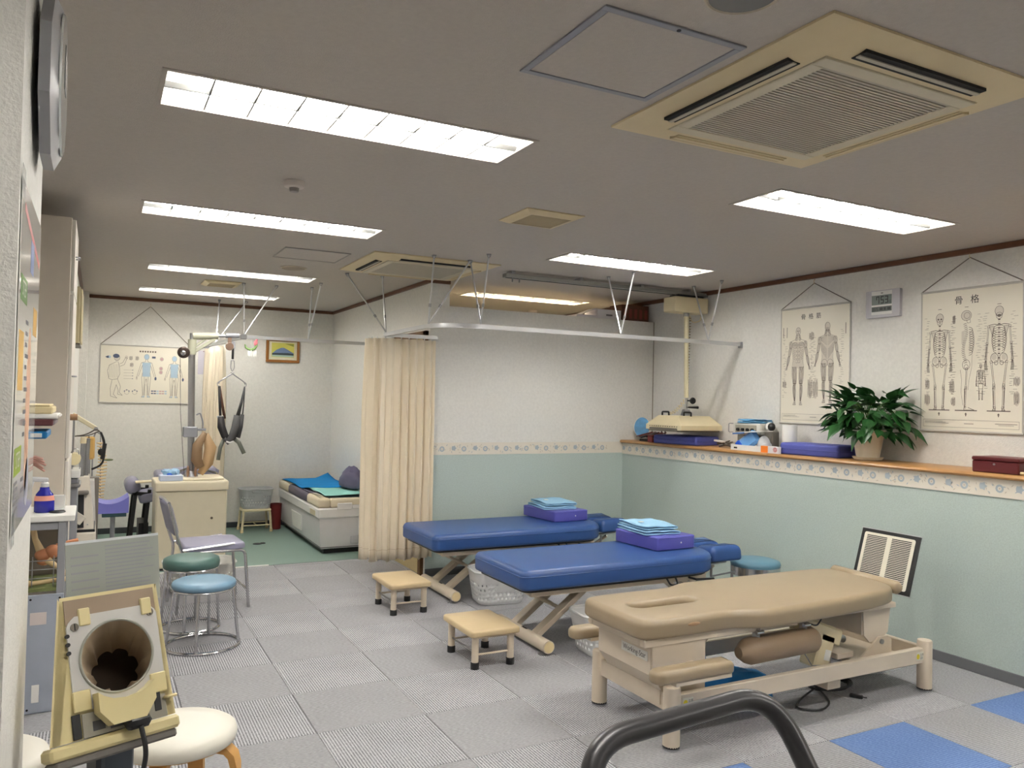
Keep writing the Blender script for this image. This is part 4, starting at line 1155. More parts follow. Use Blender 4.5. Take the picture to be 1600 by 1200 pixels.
for q in range(2): T.p('prong', MB().cyl((4.60, 5.84-.05*q, ZS), (4.60, 5.83-.05*q, ZS+.14), .007, .005, n=8), BLACK)
T = Thing('small_box', 'small maroon box on the ledge beside the violet cushion', 'box', (4.42, 5.74, ZS))
T.p('body', MB().box(4.39, 4.46, 5.695, 5.77, ZS, ZS+.05, .004), REDM); T.p('lid', MB().box(4.388, 4.462, 5.693, 5.772, ZS+.0505, ZS+.066, .004), REDM)
# microwave heat lamp on its ceiling track
T = Thing('heat_therapy_lamp', 'cream heat therapy lamp on a ceiling track, its head over the ledge', 'therapy lamp', (4.53, 5.42, CZ))
T.p('track', MB().box(2.74, XR-.001, 5.385, 5.455, CZ-.052, CZ-.02, .004), mat('track_grey', (150, 150, 146), .4, metal=.5))
T.p('track_groove', MB().box(2.75, XR-.01, 5.41, 5.43, CZ-.054, CZ-.05), DARK)
for x in (2.78, 3.4, 4.0, 4.5): T.p('track_clip', MB().box(x, x+.03, 5.375, 5.465, CZ-.022, CZ-.0005, .002), STEEL)
for x in (2.80, 2.86): T.p('end_stop', MB().cyl((x, 5.40, CZ-.05), (x, 5.40, CZ-.085), .006, n=8), STEEL)
T.p('carriage', MB().box(4.33, 4.70, 5.34, 5.50, 2.255, 2.385, .008), CREAM)
T.p('carriage_top', MB().box(4.38, 4.66, 5.36, 5.48, 2.385, CZ-.053, .004), BLACK)
T.p('pole', MB().cyl((4.52, 5.42, 2.258), (4.535, 5.42, 1.52), .020, n=18), mat('aged_cream_pole', (214, 204, 170), .35, var=(30, .08)))
T.p('collar', MB().cyl((4.52, 5.42, 2.225), (4.52, 5.42, 2.255), .026), STEEL)
T.p('inner_pole', MB().cyl((4.535, 5.42, 1.53), (4.535, 5.42, 1.40), .014), CHROME)
T.p('joint', MB().prism([(-.045, 0), (.045, 0), (.025, .055), (-.025, .055)], -.02, .02, R=Matrix.Rotation(PI/2, 3, 'X'), c=(4.535, 5.42, 1.365)), STEEL)
T.p('knob', MB().lathe([(.001, -.012), (.026, -.010), (.030, 0), (.026, .010), (.001, .012)], (4.590, 5.40, 1.495), 16, R=Matrix.Rotation(PI/2, 3, 'X')).cyl((4.535, 5.41, 1.495), (4.585, 5.405, 1.495), .006), BLACK)
T.p('lever', MB().tube([(4.54, 5.40, 1.437), (4.60, 5.38, 1.437), (4.63, 5.375, 1.437)], .008, 8, rs=[.007, .010, .012]), BLACK)
hd = MB()
hx0, hx1, hy0, hy1 = 4.26, 4.70, 5.15, 5.62
b0 = [(hx0, hy0), (hx1, hy0), (hx1, hy1), (hx0, hy1)]; q_ = .10
t0 = [(hx0+q_*.55, hy0+q_), (hx1-.05, hy0+q_), (hx1-.05, hy1-q_), (hx0+q_*.55, hy1-q_)]
vs = [(x, y, 1.245) for x, y in b0]+[(x, y, 1.285) for x, y in b0]+[(x, y, 1.365) for x, y in t0]
hd.add(vs, [(3, 2, 1, 0), (8, 9, 10, 11)]+[(i, (i+1) % 4, 4+(i+1) % 4, 4+i) for i in range(4)]+[(4+i, 4+(i+1) % 4, 8+(i+1) % 4, 8+i) for i in range(4)])
T.p('head', hd, CREAM, smooth=False)
T.p('lamp_window', MB().box(hx0-.002, hx0+.004, hy0+.05, hy1-.05, 1.232, 1.262), mat('lamp_grey', (110, 104, 92), .4))
T.p('under_panel', MB().box(hx0+.01, hx1-.01, hy0+.02, hy1-.02, 1.232, 1.246), mat('lamp_grey', (110, 104, 92), .4))
sl = MB()
for i in range(13): sl.box(hx0-.002, hx0+.003, hy0+.05+.03*i, hy0+.06+.03*i, 1.271, 1.277)
T.p('vent_slots', sl, DARK, kind='stuff')
for yy in (5.24, 5.53):
    T.p('head_handle', MB().tube(fillet([(4.40, yy-.045, 1.362), (4.40, yy-.045, 1.395), (4.40, yy+.045, 1.395), (4.40, yy+.045, 1.362)], .01, 3), .008, 8), BLACK)
def coil(p, q, r, turns, sag=0.0, n=10):
    p = Vector(p); q = Vector(q); d = (q-p); L = d.length; d.normalize(); u = d.orthogonal().normalized(); w = d.cross(u); out = []
    for i in range(turns*n+1):
        t = i/(turns*n); a = 2*PI*turns*t
        out.append(p+(q-p)*t+(u*math.cos(a)+w*math.sin(a))*r+Vector((0, 0, -sag*4*t*(1-t))))
    return out
T.p('coiled_cable', MB().tube(coil((4.60, 5.47, 2.24), (4.575, 5.46, 1.60), .012, 26, n=8), .0035, 4), mat('cable_tan', (150, 134, 112), .6))
T.p('coiled_cable', MB().tube(coil((4.50, 5.40, 1.50), (4.40, 5.50, 1.38), .013, 8, .03), .004, 5), CREAM)
T.p('loop_cable', MB().tube(fillet([(4.66, 5.45, 2.37), (4.71, 5.45, 2.32), (4.71, 5.45, 2.20), (4.62, 5.46, 2.18), (4.60, 5.47, 2.24)], .04, 5), .005, 6), CREAM)
# cluster of small things between the two violet cushions
T = Thing('cable_bundle', 'tangle of grey electrode cables lying on the ledge', 'cable', (4.55, 4.92, ZS))
rnd = random.Random(12); mb = MB()
for k in range(5):
    c = Vector((4.55+rnd.uniform(-.03, .03), 4.93+rnd.uniform(-.04, .04), ZS+.012+.010*k)); r = rnd.uniform(.04, .065)
    mb.tube([c+Vector((r*.7*math.cos(t), r*math.sin(t), .006*math.sin(2*t+k))) for t in [2*PI*i/18 for i in range(18)]], .0045, 5, closed=True)
T.p('loops', mb, mat('cable_grey', (96, 88, 80), .6), kind='stuff')
T.p('clip', MB().bar((4.48, 4.88, ZS+.05), (4.49, 5.0, ZS+.056), .03, .016, .004), mat('clip_white', (206, 200, 194), .5))
T = Thing('electrotherapy_unit', 'small electrotherapy unit with four knobs, on a stand on the ledge', 'therapy unit', (4.62, 4.68, ZS))
T.p('stand', MB().box(4.56, 4.70, 4.60, 4.82, ZS, ZS+.115, .004), mat('unit_base_grey', (120, 116, 108), .5))
T.p('case', MB().box(4.55, 4.71, 4.56, 4.86, ZS+.115, ZS+.205, .008), mat('unit_white', (206, 204, 196), .5))
T.p('front_plate', MB().box(4.545, 4.551, 4.60, 4.83, ZS+.13, ZS+.192, .002), mat('unit_plate', (150, 146, 134), .5))
for q in range(4): T.p('knob', MB().cyl((4.545, 4.635+.052*q, ZS+.155), (4.528, 4.635+.052*q, ZS+.155), .012, n=10), DARK)
T.p('side_handle', MB().tube(fillet([(4.555, 4.862, ZS+.13), (4.52, 4.875, ZS+.13), (4.52, 4.875, ZS+.20), (4.555, 4.862, ZS+.20)], .01, 3), .004, 6), STEEL)
def towel(label, c, w, d, layers, t, m_, rz=0.0, seed=0, tagc=None, name='folded_towel'):
    T = Thing(name, label, 'towel', c, rz, local=True)
    rnd = random.Random(seed)
    for k in range(layers):
        ww, dd = w*(1-.04*k)*rnd.uniform(.95, 1.0), d*(1-.03*k)*rnd.uniform(.94, 1.0); ox, oy = rnd.uniform(-.012, .012), rnd.uniform(-.012, .012)
        n = 10; g = []
        z0 = k*t
        # a fold: upper and lower sheet joined on one side by a bulging bend
        loop = [(-.5, 0.0)]+[(-.5+i/8, 0.0) for i in range(1, 9)]+[(.5+.03*math.sin(a), .5-.5*math.cos(a)) for a in (PI*.25, PI*.5, PI*.75)]+[(.5-i/8, 1.0) for i in range(0, 9)]
        for j in range(n+1):
            v = j/n-.5; row = []
            for lx, lz in loop:
                wob = .006*math.sin(7*v+3*lx+k+seed)+.004*math.sin(13*lx+5*v+seed)
                row.append((ox+lx*ww*(1+.02*math.sin(5*v+k)), oy+v*dd+.006*math.sin(6*lx+k), max(.002, z0+.002+lz*t*.78+(wob*.5+abs(v)*-.004)*(lz > .5))))
            g.append(row)
        o = T.p('fold', MB().sheet(g), m_, angle=180); solid(o, .0075 if t > .025 else .0035, 1.0)
    if tagc: T.p('label_tag', MB().box(-w*.3, -w*.18, -d*.1, -d*.02, layers*t+.001, layers*t+.004), WHITE)
    return T
towel('light blue cloth folded on top of the electrotherapy unit', (4.63, 4.71, ZS+.2055), .15, .24, 2, .016, mat('cloth_steel_blue', (96, 156, 196), .9, bump=(200, .3)), .1, 4)
T = Thing('document_tray', 'white tray of papers and a blue packet on the ledge', 'tray', (4.50, 4.54, ZS))
T.p('base', MB().box(4.40, 4.545, 4.385, 4.72, ZS, ZS+.006), WPLAS)
T.p('rim', MB().box(4.40, 4.406, 4.385, 4.72, ZS+.006, ZS+.042).box(4.539, 4.545, 4.385, 4.72, ZS+.006, ZS+.042).box(4.406, 4.539, 4.385, 4.391, ZS+.006, ZS+.042).box(4.406, 4.539, 4.714, 4.72, ZS+.006, ZS+.042), WPLAS)
T.p('name_print', MB().box(4.3985, 4.4, 4.65, 4.685, ZS+.012, ZS+.024), INKD)
def crumple(c, r, seed, n=16, m=9, amp=.18, flat=0.35):
    rnd = random.Random(seed); ph = [(rnd.uniform(1, 5), rnd.uniform(1, 5), rnd.uniform(0, 6)) for _ in range(7)]
    mb = MB(); vs = []
    for i in range(m+1):
        a = PI*i/m
        for j in range(n):
            t = 2*PI*j/n
            x, y, z = math.sin(a)*math.cos(t), math.sin(a)*math.sin(t), -math.cos(a)
            k = 1+amp*sum(math.sin(p*x*2+q*y*2+s_+z*3) for p, q, s_ in ph)/3
            z = max(z, -flat)
            vs.append((c[0]+r[0]*x*k, c[1]+r[1]*y*k, c[2]+r[2]*(z+flat)*(k if z > 0 else 1)))
    fs = [(i*n+j, i*n+(j+1) % n, (i+1)*n+(j+1) % n, (i+1)*n+j) for i in range(m) for j in range(n)]
    return mb.add(vs, fs)
PKB = mat('packet_blue', (110, 168, 226), .35, var=(10, .2))
T = Thing('plastic_packet', 'crumpled light blue plastic packet standing in the white tray', 'packet', (4.47, 4.62, ZS+.007))
T.p('bag', MB().bar((4.46, 4.685, ZS+.01), (4.49, 4.53, ZS+.125), .05, .11, .02), PKB); T.p('corner_patch', MB().bar((4.452, 4.69, ZS+.03), (4.458, 4.662, ZS+.06), .06, .05, .006), mat('packet_deep_blue', (20, 84, 200), .4))
T = Thing('plastic_packet', 'clear plastic bag of swabs standing in the white tray beside the orange carton', 'packet', (4.50, 4.45, ZS+.007))
T.p('bag', crumple((4.49, 4.46, ZS+.01), (.05, .055, .075), 5, amp=.12), mat('clear_bag', (222, 224, 228), .2, alpha=.85))
T = Thing('paper_pad', 'white paper pad laid across the tray on the ledge', 'paper', (4.55, 4.58, ZS+.12))
T.p('sheets', MB().bar((4.475, 4.74, ZS+.128), (4.485, 4.42, ZS+.155), .115, .006, .001), WHITE); T.p('print_band', MB().bar((4.417, 4.72, ZS+.1245), (4.421, 4.60, ZS+.1345), .004, .012), mat('print_blue', (70, 110, 170), .5))
T = Thing('tissue_carton', 'small orange and white carton on the front of the ledge', 'carton', (4.39, 4.37, ZS))
T.p('body', MB().box(4.372, 4.396, 4.20, 4.30, ZS, ZS+.050, .001).box(4.372, 4.396, 4.30, 4.375, ZS, ZS+.050, .001), BOXW)
T.p('orange_end', MB().box(4.3715, 4.3965, 4.305, 4.376, ZS-.0+.001, ZS+.0505, .001), ORANGE)
st_ = MB()
for i in range(10):
    a = 2*PI*i/10; st_.bar((4.3712, 4.235+.006*math.cos(a), ZS+.028+.006*math.sin(a)), (4.3712, 4.235+.022*math.cos(a), ZS+.028+.020*math.sin(a)), .001, .004)
T.p('starburst_print', st_, mat('starburst_red', (196, 80, 70), .6), kind='stuff', smooth=False)
T = Thing('rubber_hammer', 'black and white hand massager lying by the electrotherapy unit', 'massager', (4.60, 4.50, ZS))
T.p('stand_block', MB().box(4.58, 4.66, 4.47, 4.545, ZS, ZS+.15, .006), mat('unit_base_grey', (120, 116, 108), .5))
T.p('body', MB().ell((4.60, 4.51, ZS+.185), (.03, .045, .035)), WPLAS); T.p('grip', MB().ell((4.585, 4.48, ZS+.185), (.028, .03, .032)), BLACK)
T.o.name = 'hand_massager'
T = Thing('pump_bottle', 'clear bottle with a dark blue cap behind the paper roll', 'bottle', (4.64, 4.40, ZS))
T.p('body', MB().lathe([(.022, 0), (.028, .004), (.028, .13), (.014, .15), (.014, .16)], (4.675, 4.405, ZS), 18), mat('bottle_clear', (214, 216, 220), .2)); T.p('cap', MB().lathe([(.018, .16), (.018, .20), (.001, .205)], (4.675, 4.405, ZS), 14), WPLAS)
T.p('label_print', MB().lathe([(.0285, .09), (.0285, .12)], (4.675, 4.405, ZS), 18), mat('label_navy', (40, 60, 120), .5))
T = Thing('paper_roll', 'white roll of paper standing on the ledge beside the muscle chart', 'paper roll', (4.60, 4.28, ZS))
T.p('roll', MB().lathe([(.012, .0), (.052, .0), (.054, .004), (.054, .205), (.052, .208), (.014, .208), (.012, .2)], (4.60, 4.315, ZS), 26), WHITE)
T.p('core', MB().lathe([(.0125, .002), (.0125, .2085), (.0115, .2085)], (4.60, 4.315, ZS), 12), CARD)
# cartons on the partition
T = Thing('carton', 'white cardboard carton with an open flap on top of the partition', 'carton', (4.05, 6.32, 2.246))
T.p('body', MB().box(4.10, 4.37, 6.18, 6.40, 2.246, 2.335, .002), BOXW); T.p('flap', MB().bar((3.90, 6.26, 2.26), (4.10, 6.26, 2.34), .16, .004), BOXW)
T.p('side', MB().box(3.87, 4.10, 6.17, 6.38, 2.246, 2.27, .001), BOXW)
T.p('print', MB().box(4.20, 4.27, 6.1785, 6.18, 2.275, 2.29), mat('carton_print', (110, 106, 112), .6))
T = Thing('carton', 'dark brown patterned carton on top of the partition beside the right wall', 'carton', (4.55, 6.32, 2.246))
T.p('body', MB().box(4.39, 4.70, 6.19, 6.40, 2.246, 2.40, .003), CARD)
pr = MB()
for q in range(5): pr.box(4.41+.06*q, 4.44+.06*q, 6.1885, 6.19, 2.27, 2.36)
T.p('print', pr, mat('carton_red_print', (130, 60, 48), .7), kind='stuff', smooth=False)
# ================================================================== blue treatment beds
def blue_bed(loc, label):
    B = Thing('treatment_bed', label, 'treatment bed', loc, local=True, group='blue treatment beds')
    out = rrect(0, 1.50, -.34, .34, [.05, .24, .24, .05], 8)
    B.p('mattress', MB().pad(out, .385, .50, .035, 5, rb=.02), BLUEV, angle=60)
    B.p('seam', MB().tube([(x, y, .465) for x, y in out], .003, 5, closed=True), BLUEV)
    B.p('base_board', MB().prism(rrect(.03, 1.46, -.31, .31, [.05, .2, .2, .05], 5), .37, .386), BLACK)
    B.p('under_frame', MB().box(.10, 1.40, -.26, -.225, .33, .37, .004).box(.10, 1.40, .225, .26, .33, .37, .004).box(.10, .14, -.225, .225, .335, .37, .003).box(1.34, 1.38, -.225, .225, .335, .37, .003), BEIGEF)
    for s_, y0 in ((-1, -.10), (1, .10)):
        c = B.p('face_cushion', MB(Matrix.Translation((1.525, s_*.105+.02, .50-.045)) @ Matrix.Rotation(s_*.10, 4, 'X')).pad(rrect(0, .27, -.095, .095, .035, 5), -.055, .05, .05, 6, rb=.02), BLUEV, angle=60)
        B.p('cushion_bracket', MB().bar((1.42, s_*.10, .375), (1.70, s_*.10, .392), .04, .01).cyl((1.53, s_*.16, .385), (1.53, s_*.16, .31), .008, n=8).cyl((1.53, s_*.16, .315), (1.74, s_*.16, .33), .006, n=8), STEEL, c)
    for fx, dr_ in ((.19, 1), (1.62, -1)):
        B.p('foot_bar', MB().cyl((fx, -.315, .050), (fx, .315, .050), .037, n=20), BEIGEF)
        for s_ in (-1, 1): B.p('end_cap', MB().cyl((fx, s_*.315, .050), (fx, s_*.319, .050), .031, n=20), mat('cap_cream', (226, 206, 160), .5))
        for y in (-.13, .13):
            B.p('leg', MB().bar((fx+.01*dr_, y, .07), (fx+.38*dr_, y, .345), .07, .034, .004), BEIGEF)
        B.p('cross_bar', MB().cyl((fx+.20*dr_, -.13, .205), (fx+.20*dr_, .13, .205), .011, n=10), BEIGEF)
        B.p('strut', MB().cyl((fx-.07*dr_, 0, .345), (fx+.20*dr_, 0, .207), .013, n=10), BEIGEF)
        for y in (-.27, .27):
            B.p('glide', MB().lathe([(.024, 0), (.024, .008), (.010, .013), (.010, .02)], (fx-.02, y, 0), 14), STEEL)
    B.p('release_lever', MB().tube(fillet([(1.05, -.29, .37), (1.06, -.32, .33), (1.12, -.32, .33), (1.12, -.29, .37)], .02, 4), .006, 8), BLACK)
    B.p('release_lever', MB().tube([(1.22, -.20, .36), (1.28, -.30, .345), (1.42, -.31, .34)], .007, 8), BLACK)
    B.p('maker_plate', MB().obox((.19, -.02, .0876), (.012, .06, .001)), INKD)
    return B.o
b1 = blue_bed((2.13, 5.56, 0), 'blue vinyl treatment bed next to the partition wall')
b2 = dup(b1, (2.15, 4.275, 0), label='blue vinyl treatment bed in the middle, behind the tan one')
def box_cushion(label, c, w, d, h, rz):
    T = Thing('box_cushion', label, 'cushion', c, rz, local=True, group='purple box cushions on the blue beds')
    T.p('cover', MB().pad(rrect(-w/2, w/2, -d/2, d/2, .015, 3), 0, h, .010, 3, rb=.008), PURPV)
    T.p('stud', MB().lathe([(.001, .003), (.005, .001), (.006, 0)][::-1], (w*.12, -d/2, h*.5), 8, R=Matrix.Rotation(PI/2, 3, 'X')), WPLAS)
    T.p('seam', MB().tube([(x, y, h-.008) for x, y in rrect(-w/2-.001, w/2+.001, -d/2-.001, d/2+.001, .015, 3)], .002, 5, closed=True), PURPV)
box_cushion('purple box cushion on the blue bed next to the partition', (3.40, 5.70, .5005), .33, .47, .085, math.radians(4))
box_cushion('purple box cushion on the middle blue bed', (3.41, 4.385, .5005), .33, .44, .088, math.radians(4))
towel('folded pale blue towel on the purple cushion nearest the partition', (3.39, 5.73, .5865), .28, .36, 2, .030, TOWEL, math.radians(-8), 2, True)
towel('folded pale blue towel on the purple cushion of the middle bed', (3.38, 4.42, .5895), .28, .36, 2, .032, TOWEL, math.radians(-6), 6, True)

# ================================================================== step stools
def step_stool(loc, label):
    T = Thing('step_stool', label, 'step stool', loc, local=True, group='step stools')
    T.p('seat', MB().pad(rrect(-.15, .15, -.205, .205, .02, 4), .178, .212, .012, 4), STEPV)
    T.p('seat_board', MB().box(-.13, .13, -.185, .185, .166, .179), BEIGEF)
    for x in (-.108, .108):
        for y in (-.162, .162):
            l = T.p('leg', MB().cyl((x, y, .03), (x, y, .168), .0195, n=16), BEIGEF)
            T.p('rubber_foot', MB().lathe([(.0235, 0), (.0235, .034), (.021, .037)], (x, y, 0), 16), BLACK, l)
    for y in (-.162, .162): T.p('rung', MB().cyl((-.108, y, .075), (.108, y, .075), .006, n=8), BEIGEF)
    T.p('rung', MB().cyl((-.108, -.162, .085), (-.108, .162, .085), .005, n=8), STEEL)
    return T.o
s1 = step_stool((1.92, 5.295, 0), 'low cream step stool beside the bed next to the partition')
dup(s1, (1.97, 4.10, 0), label='low cream step stool beside the middle blue bed')

# ================================================================== laundry baskets
def basket(name, label, loc, w, d, h, rz=0.0, m_=None, taper=.82, group=None, holes=True, fine=False):
    T = Thing(name, label, 'basket', loc, rz, local=True, group=group)
    m_ = m_ or WPLAS
    per = 18 if fine else 12
    out = rrect(-w/2, w/2, -d/2, d/2, min(w, d)*.26, per//2)
    # resample evenly
    P = out+[out[0]]; L = [0]
    for a, b in zip(P[:-1], P[1:]): L.append(L[-1]+math.hypot(b[0]-a[0], b[1]-a[1]))
    N = 96 if fine else 72; pts = []
    for i in range(N):
        t = L[-1]*i/N; k = max(q for q in range(len(L)-1) if L[q] <= t); u = (t-L[k])/max(1e-9, L[k+1]-L[k])
        pts.append((P[k][0]*(1-u)+P[k+1][0]*u, P[k][1]*(1-u)+P[k+1][1]*u))
    rows = 14; g = []
    for r in range(rows+1):
        v = r/rows; s_ = taper+(1-taper)*v
        if r == 0: s_ *= .96
        g.append([(x*s_, y*s_, .004+v*(h-.004)) for x, y in pts])
    mb = MB().sheet(g, closed=True)
    if holes:
        keep = []
        for q, f in enumerate(mb.f):
            r, i = divmod(q, N)
            hole = 2 <= r <= rows-5 and ((r % 2 == 0 and (i+(r//2)) % 2 == 0) if not fine else (r % 2 == 0 and i % 2 == 0))
            x, y = pts[i]
            if not fine and abs(x) < w*.16 and r > 4: hole = False
            if not hole: keep.append(f)
        mb.f = keep
    mb.f.append(tuple(range(N-1, -1, -1)))
    o = T.p('shell', mb, m_); solid(o, .003)
    T.p('rim', MB().tube([(x*1.01, y*1.01, h) for x, y in pts], .007, 6, closed=True), m_)
    for s_ in (-1, 1):
        T.p('handle', MB().box(-w*.17, w*.17, s_*d*.5*1.0-.006, s_*d*.5*1.0+.010*1, h-.035, h-.012, .004), m_)
    return T
BSK = mat('basket_white', (226, 226, 226), .45)
basket('laundry_basket', 'white perforated basket on the floor under the bed next to the partition', (2.63, 5.21, 0), .40, .31, .235, math.radians(-8), BSK, group='white baskets under the beds')
basket('laundry_basket', 'white perforated basket half hidden under the farther end of the same bed', (3.16, 5.46, 0), .38, .34, .235, math.radians(6), BSK, group='white baskets under the beds')
basket('laundry_basket', 'white perforated basket under the middle blue bed, behind the tan table', (2.74, 3.92, 0), .46, .29, .235, math.radians(-4), BSK, group='white baskets under the beds')
# ================================================================== tan lifting table
T = Thing('lifting_table', 'tan padded physiotherapy lifting table on a beige metal frame', 'treatment table', (3.0, 2.95, 0))
LX0, LX1, LY0, LY1 = 2.20, 3.86, 2.69, 3.235
for x in (LX0, LX1):
    for y in (LY0, LY1):
        l = T.p('leg', MB().lathe([(.036, .012), (.037, .016), (.037, .255), (.034, .262), (.001, .263)], (x, y, 0), 22), BEIGEF)
        T.p('foot_glide', MB().lathe([(.030, 0), (.036, .002), (.036, .010)], (x, y, 0), 20), CHROME, l)
        T.p('foot_band', MB().lathe([(.0372, .010), (.0372, .018)], (x, y, 0), 20), BLACK, l)
for y in (LY0, LY1): T.p('long_rail', MB().box(LX0+.03, LX1-.03, y-.015, y+.015, .150, .228, .004), BEIGEF)
for x in (LX0, LX1): T.p('end_rail', MB().box(x-.015, x+.015, LY0+.03, LY1-.03, .150, .228, .004), BEIGEF)
# mattress with a breathing slot, narrow head and wider body
def smooth_outline(pts, it=3):
    for _ in range(it):
        q = []
        for i in range(len(pts)):
            a, b = pts[i], pts[(i+1) % len(pts)]
            q += [(a[0]*.75+b[0]*.25, a[1]*.75+b[1]*.25), (a[0]*.25+b[0]*.75, a[1]*.25+b[1]*.75)]
        pts = q
    return pts
YM = 2.945
near_e = [(2.045, 2.945), (2.045, 2.745), (2.085, 2.70), (2.30, 2.695), (2.50, 2.70), (2.57, 2.693), (2.66, 2.647), (2.78, 2.637), (3.2, 2.655), (3.50, 2.69), (3.66, 2.73), (3.715, 2.78), (3.74, 2.90)]
far_e = [(3.76, 3.05), (3.755, 3.17), (3.71, 3.225), (3.55, 3.245), (3.2, 3.25), (2.78, 3.253), (2.66, 3.243), (2.57, 3.197), (2.50, 3.19), (2.30, 3.195), (2.085, 3.19), (2.045, 3.145)]
half = [(2.045, .0), (2.045, .20), (2.085, .245), (2.30, .250), (2.50, .245), (2.57, .252), (2.66, .298), (2.78, .308), (3.2, .305), (3.55, .295), (3.72, .28), (3.755, .25), (3.76, .0)]
outl = smooth_outline(near_e+far_e, 2)
Z0, Z1 = .462, .545
def slot_pad(outer, inner, z0, z1, r):
    bm = bmesh.new()
    no = onormals(outer); ni = onormals(inner)
    rings = [(r*.5*(1-math.sin(PI/2*i/3)), z0+r*.5*(1-math.cos(PI/2*i/3))) for i in range(4)]+[(r*(1-math.cos(PI/2*i/5)), z1-r+r*math.sin(PI/2*i/5)) for i in range(6)]
    def build(poly, nor, sg, rr):
        R_ = []
        for off, z in rings:
            R_.append([bm.verts.new((x-sg*a*off*rr, y-sg*b*off*rr, z)) for (x, y), (a, b) in zip(poly, nor)])
        n = len(poly)
        for A, B in zip(R_[:-1], R_[1:]):
            for j in range(n):
                f = (A[j], A[(j+1) % n], B[(j+1) % n], B[j])
                bm.faces.new(f if sg > 0 else f[::-1])
        return R_
    Ro = build(outer, no, 1, 1.0); Ri = build(inner, ni, -1, 0.9)
    for k in (0, -1):
        es = []
        for ringv in (Ro[k], Ri[k]):
            n = len(ringv)
            for j in range(n):
                e = bm.edges.get((ringv[j], ringv[(j+1) % n])) or bm.edges.new((ringv[j], ringv[(j+1) % n]))
                es.append(e)
        bmesh.ops.triangle_fill(bm, use_beauty=True, use_dissolve=False, edges=es)
    bmesh.ops.recalc_face_normals(bm, faces=bm.faces)
    bm.verts.index_update()
    mb = MB(); mb.add([tuple(v.co) for v in bm.verts], [tuple(v.index for v in f.verts) for f in bm.faces])
    bm.free()
    return mb
inner = rrect(2.175, 2.525, 2.915, 2.995, .038, 5)
T.p('mattress', slot_pad(outl, inner, Z0, Z1, .030), TANV, angle=55)
T.p('slot_floor', MB().prism(rrect(2.15, 2.55, 2.89, 3.02, .05, 4), Z0-.003, Z0+.004), TANB)
T.p('wear_mark', MB().add([(x, y, .5+.0) for x, y in ()], []) if False else MB().ell((2.32, 2.6955, .512), (.035, .003, .008)), mat('worn_vinyl', (168, 134, 100), .6))
T.p('top_frame', MB().box(2.08, 2.98, 2.725, 2.765, .425, .461, .004).box(2.08, 2.98, 3.125, 3.165, .425, .461, .004).box(2.08, 2.12, 2.765, 3.125, .425, .461, .004).box(2.94, 2.98, 2.765, 3.125, .425, .461, .004), BEIGEF)
T.p('top_frame', MB().box(2.99, 3.70, 2.74, 2.775, .435, .461, .003).box(2.99, 3.70, 3.11, 3.145, .435, .461, .003), BEIGEF)
# left column housing
hs = MB()
for y0, y1 in ((2.735, 2.745), (3.135, 3.145)):
    hs.prism([(2.13, .425), (2.13, .30), (2.20, .205), (2.35, .17), (2.42, .17), (2.42, .425)], y0, y1, R=Matrix(((1, 0, 0), (0, 0, 1), (0, 1, 0))))
hs.box(2.127, 2.137, 2.745, 3.135, .30, .425).add([(2.13, 2.745, .30), (2.13, 3.135, .30), (2.20, 3.135, .205), (2.20, 2.745, .205)], [(0, 1, 2, 3)]).box(2.18, 2.21, 2.745, 3.135, .17, .23)
T.p('column_housing', hs, BEIGEF, angle=25)
T.p('lift_arm', MB().bar((2.28, 2.95, .20), (2.62, 2.95, .42), .14, .04, .005), BEIGEF)
npM = Matrix(((0, 0, -1, 2.1262), (-1, 0, 0, 2.86), (0, 1, 0, .375), (0, 0, 0, 1)))
pl = T.p('name_plate', MB(npM).box(-.095, .095, -.020, .020, 0, .0015), mat('plate_white', (226, 224, 216), .4))
T.p('lettering', MB(npM @ Matrix.Translation((0, 0, .0019))).text('Working-Star', .033, 0, 0, 0, sx=.9), INKD, pl, smooth=False)
# arm rests
for nm, (x0, x1, y, z) in (('near', (2.02, 2.43, 2.60, .355)), ('far', (2.06, 2.44, 3.29, .345))):
    a = T.p('arm_rest', MB().pad(rrect(x0, x1, y-.045, y+.045, [.042, .02, .02, .042], 5), z-.028, z+.026, .024, 5), TANV, angle=60)
    T.p('support', MB().box(x0+.10, x1-.01, y-.035, y+.035, z-.045, z-.028, .002).bar((x1-.12, y, z-.04), (x1-.10, (2.74 if nm == 'near' else 3.14), z-.02), .04, .012), BEIGEF, a)
# drop-down bolster below the edge
rolR = Matrix.Rotation(PI/2, 3, 'Y')
prof8 = [(.060*math.cos(PI/10+PI*2*i/10), .056*math.sin(PI/10+PI*2*i/10)) for i in range(10)]
T.p('side_bolster', MB().tube([(2.60, 2.72, .345), (2.635, 2.72, .345), (2.66, 2.72, .345), (3.06, 2.72, .352), (3.075, 2.72, .352)], .06, 20, rs=[.026, .050, .060, .060, .052]), TANB, angle=50)
for x in (2.72, 3.02):
    T.p('hinge', MB().bar((x, 2.73, .455), (x-.02, 2.715, .385), .035, .006).cyl((x-.02, 2.712, .425), (x+.02, 2.712, .425), .010, n=10), CHROME)
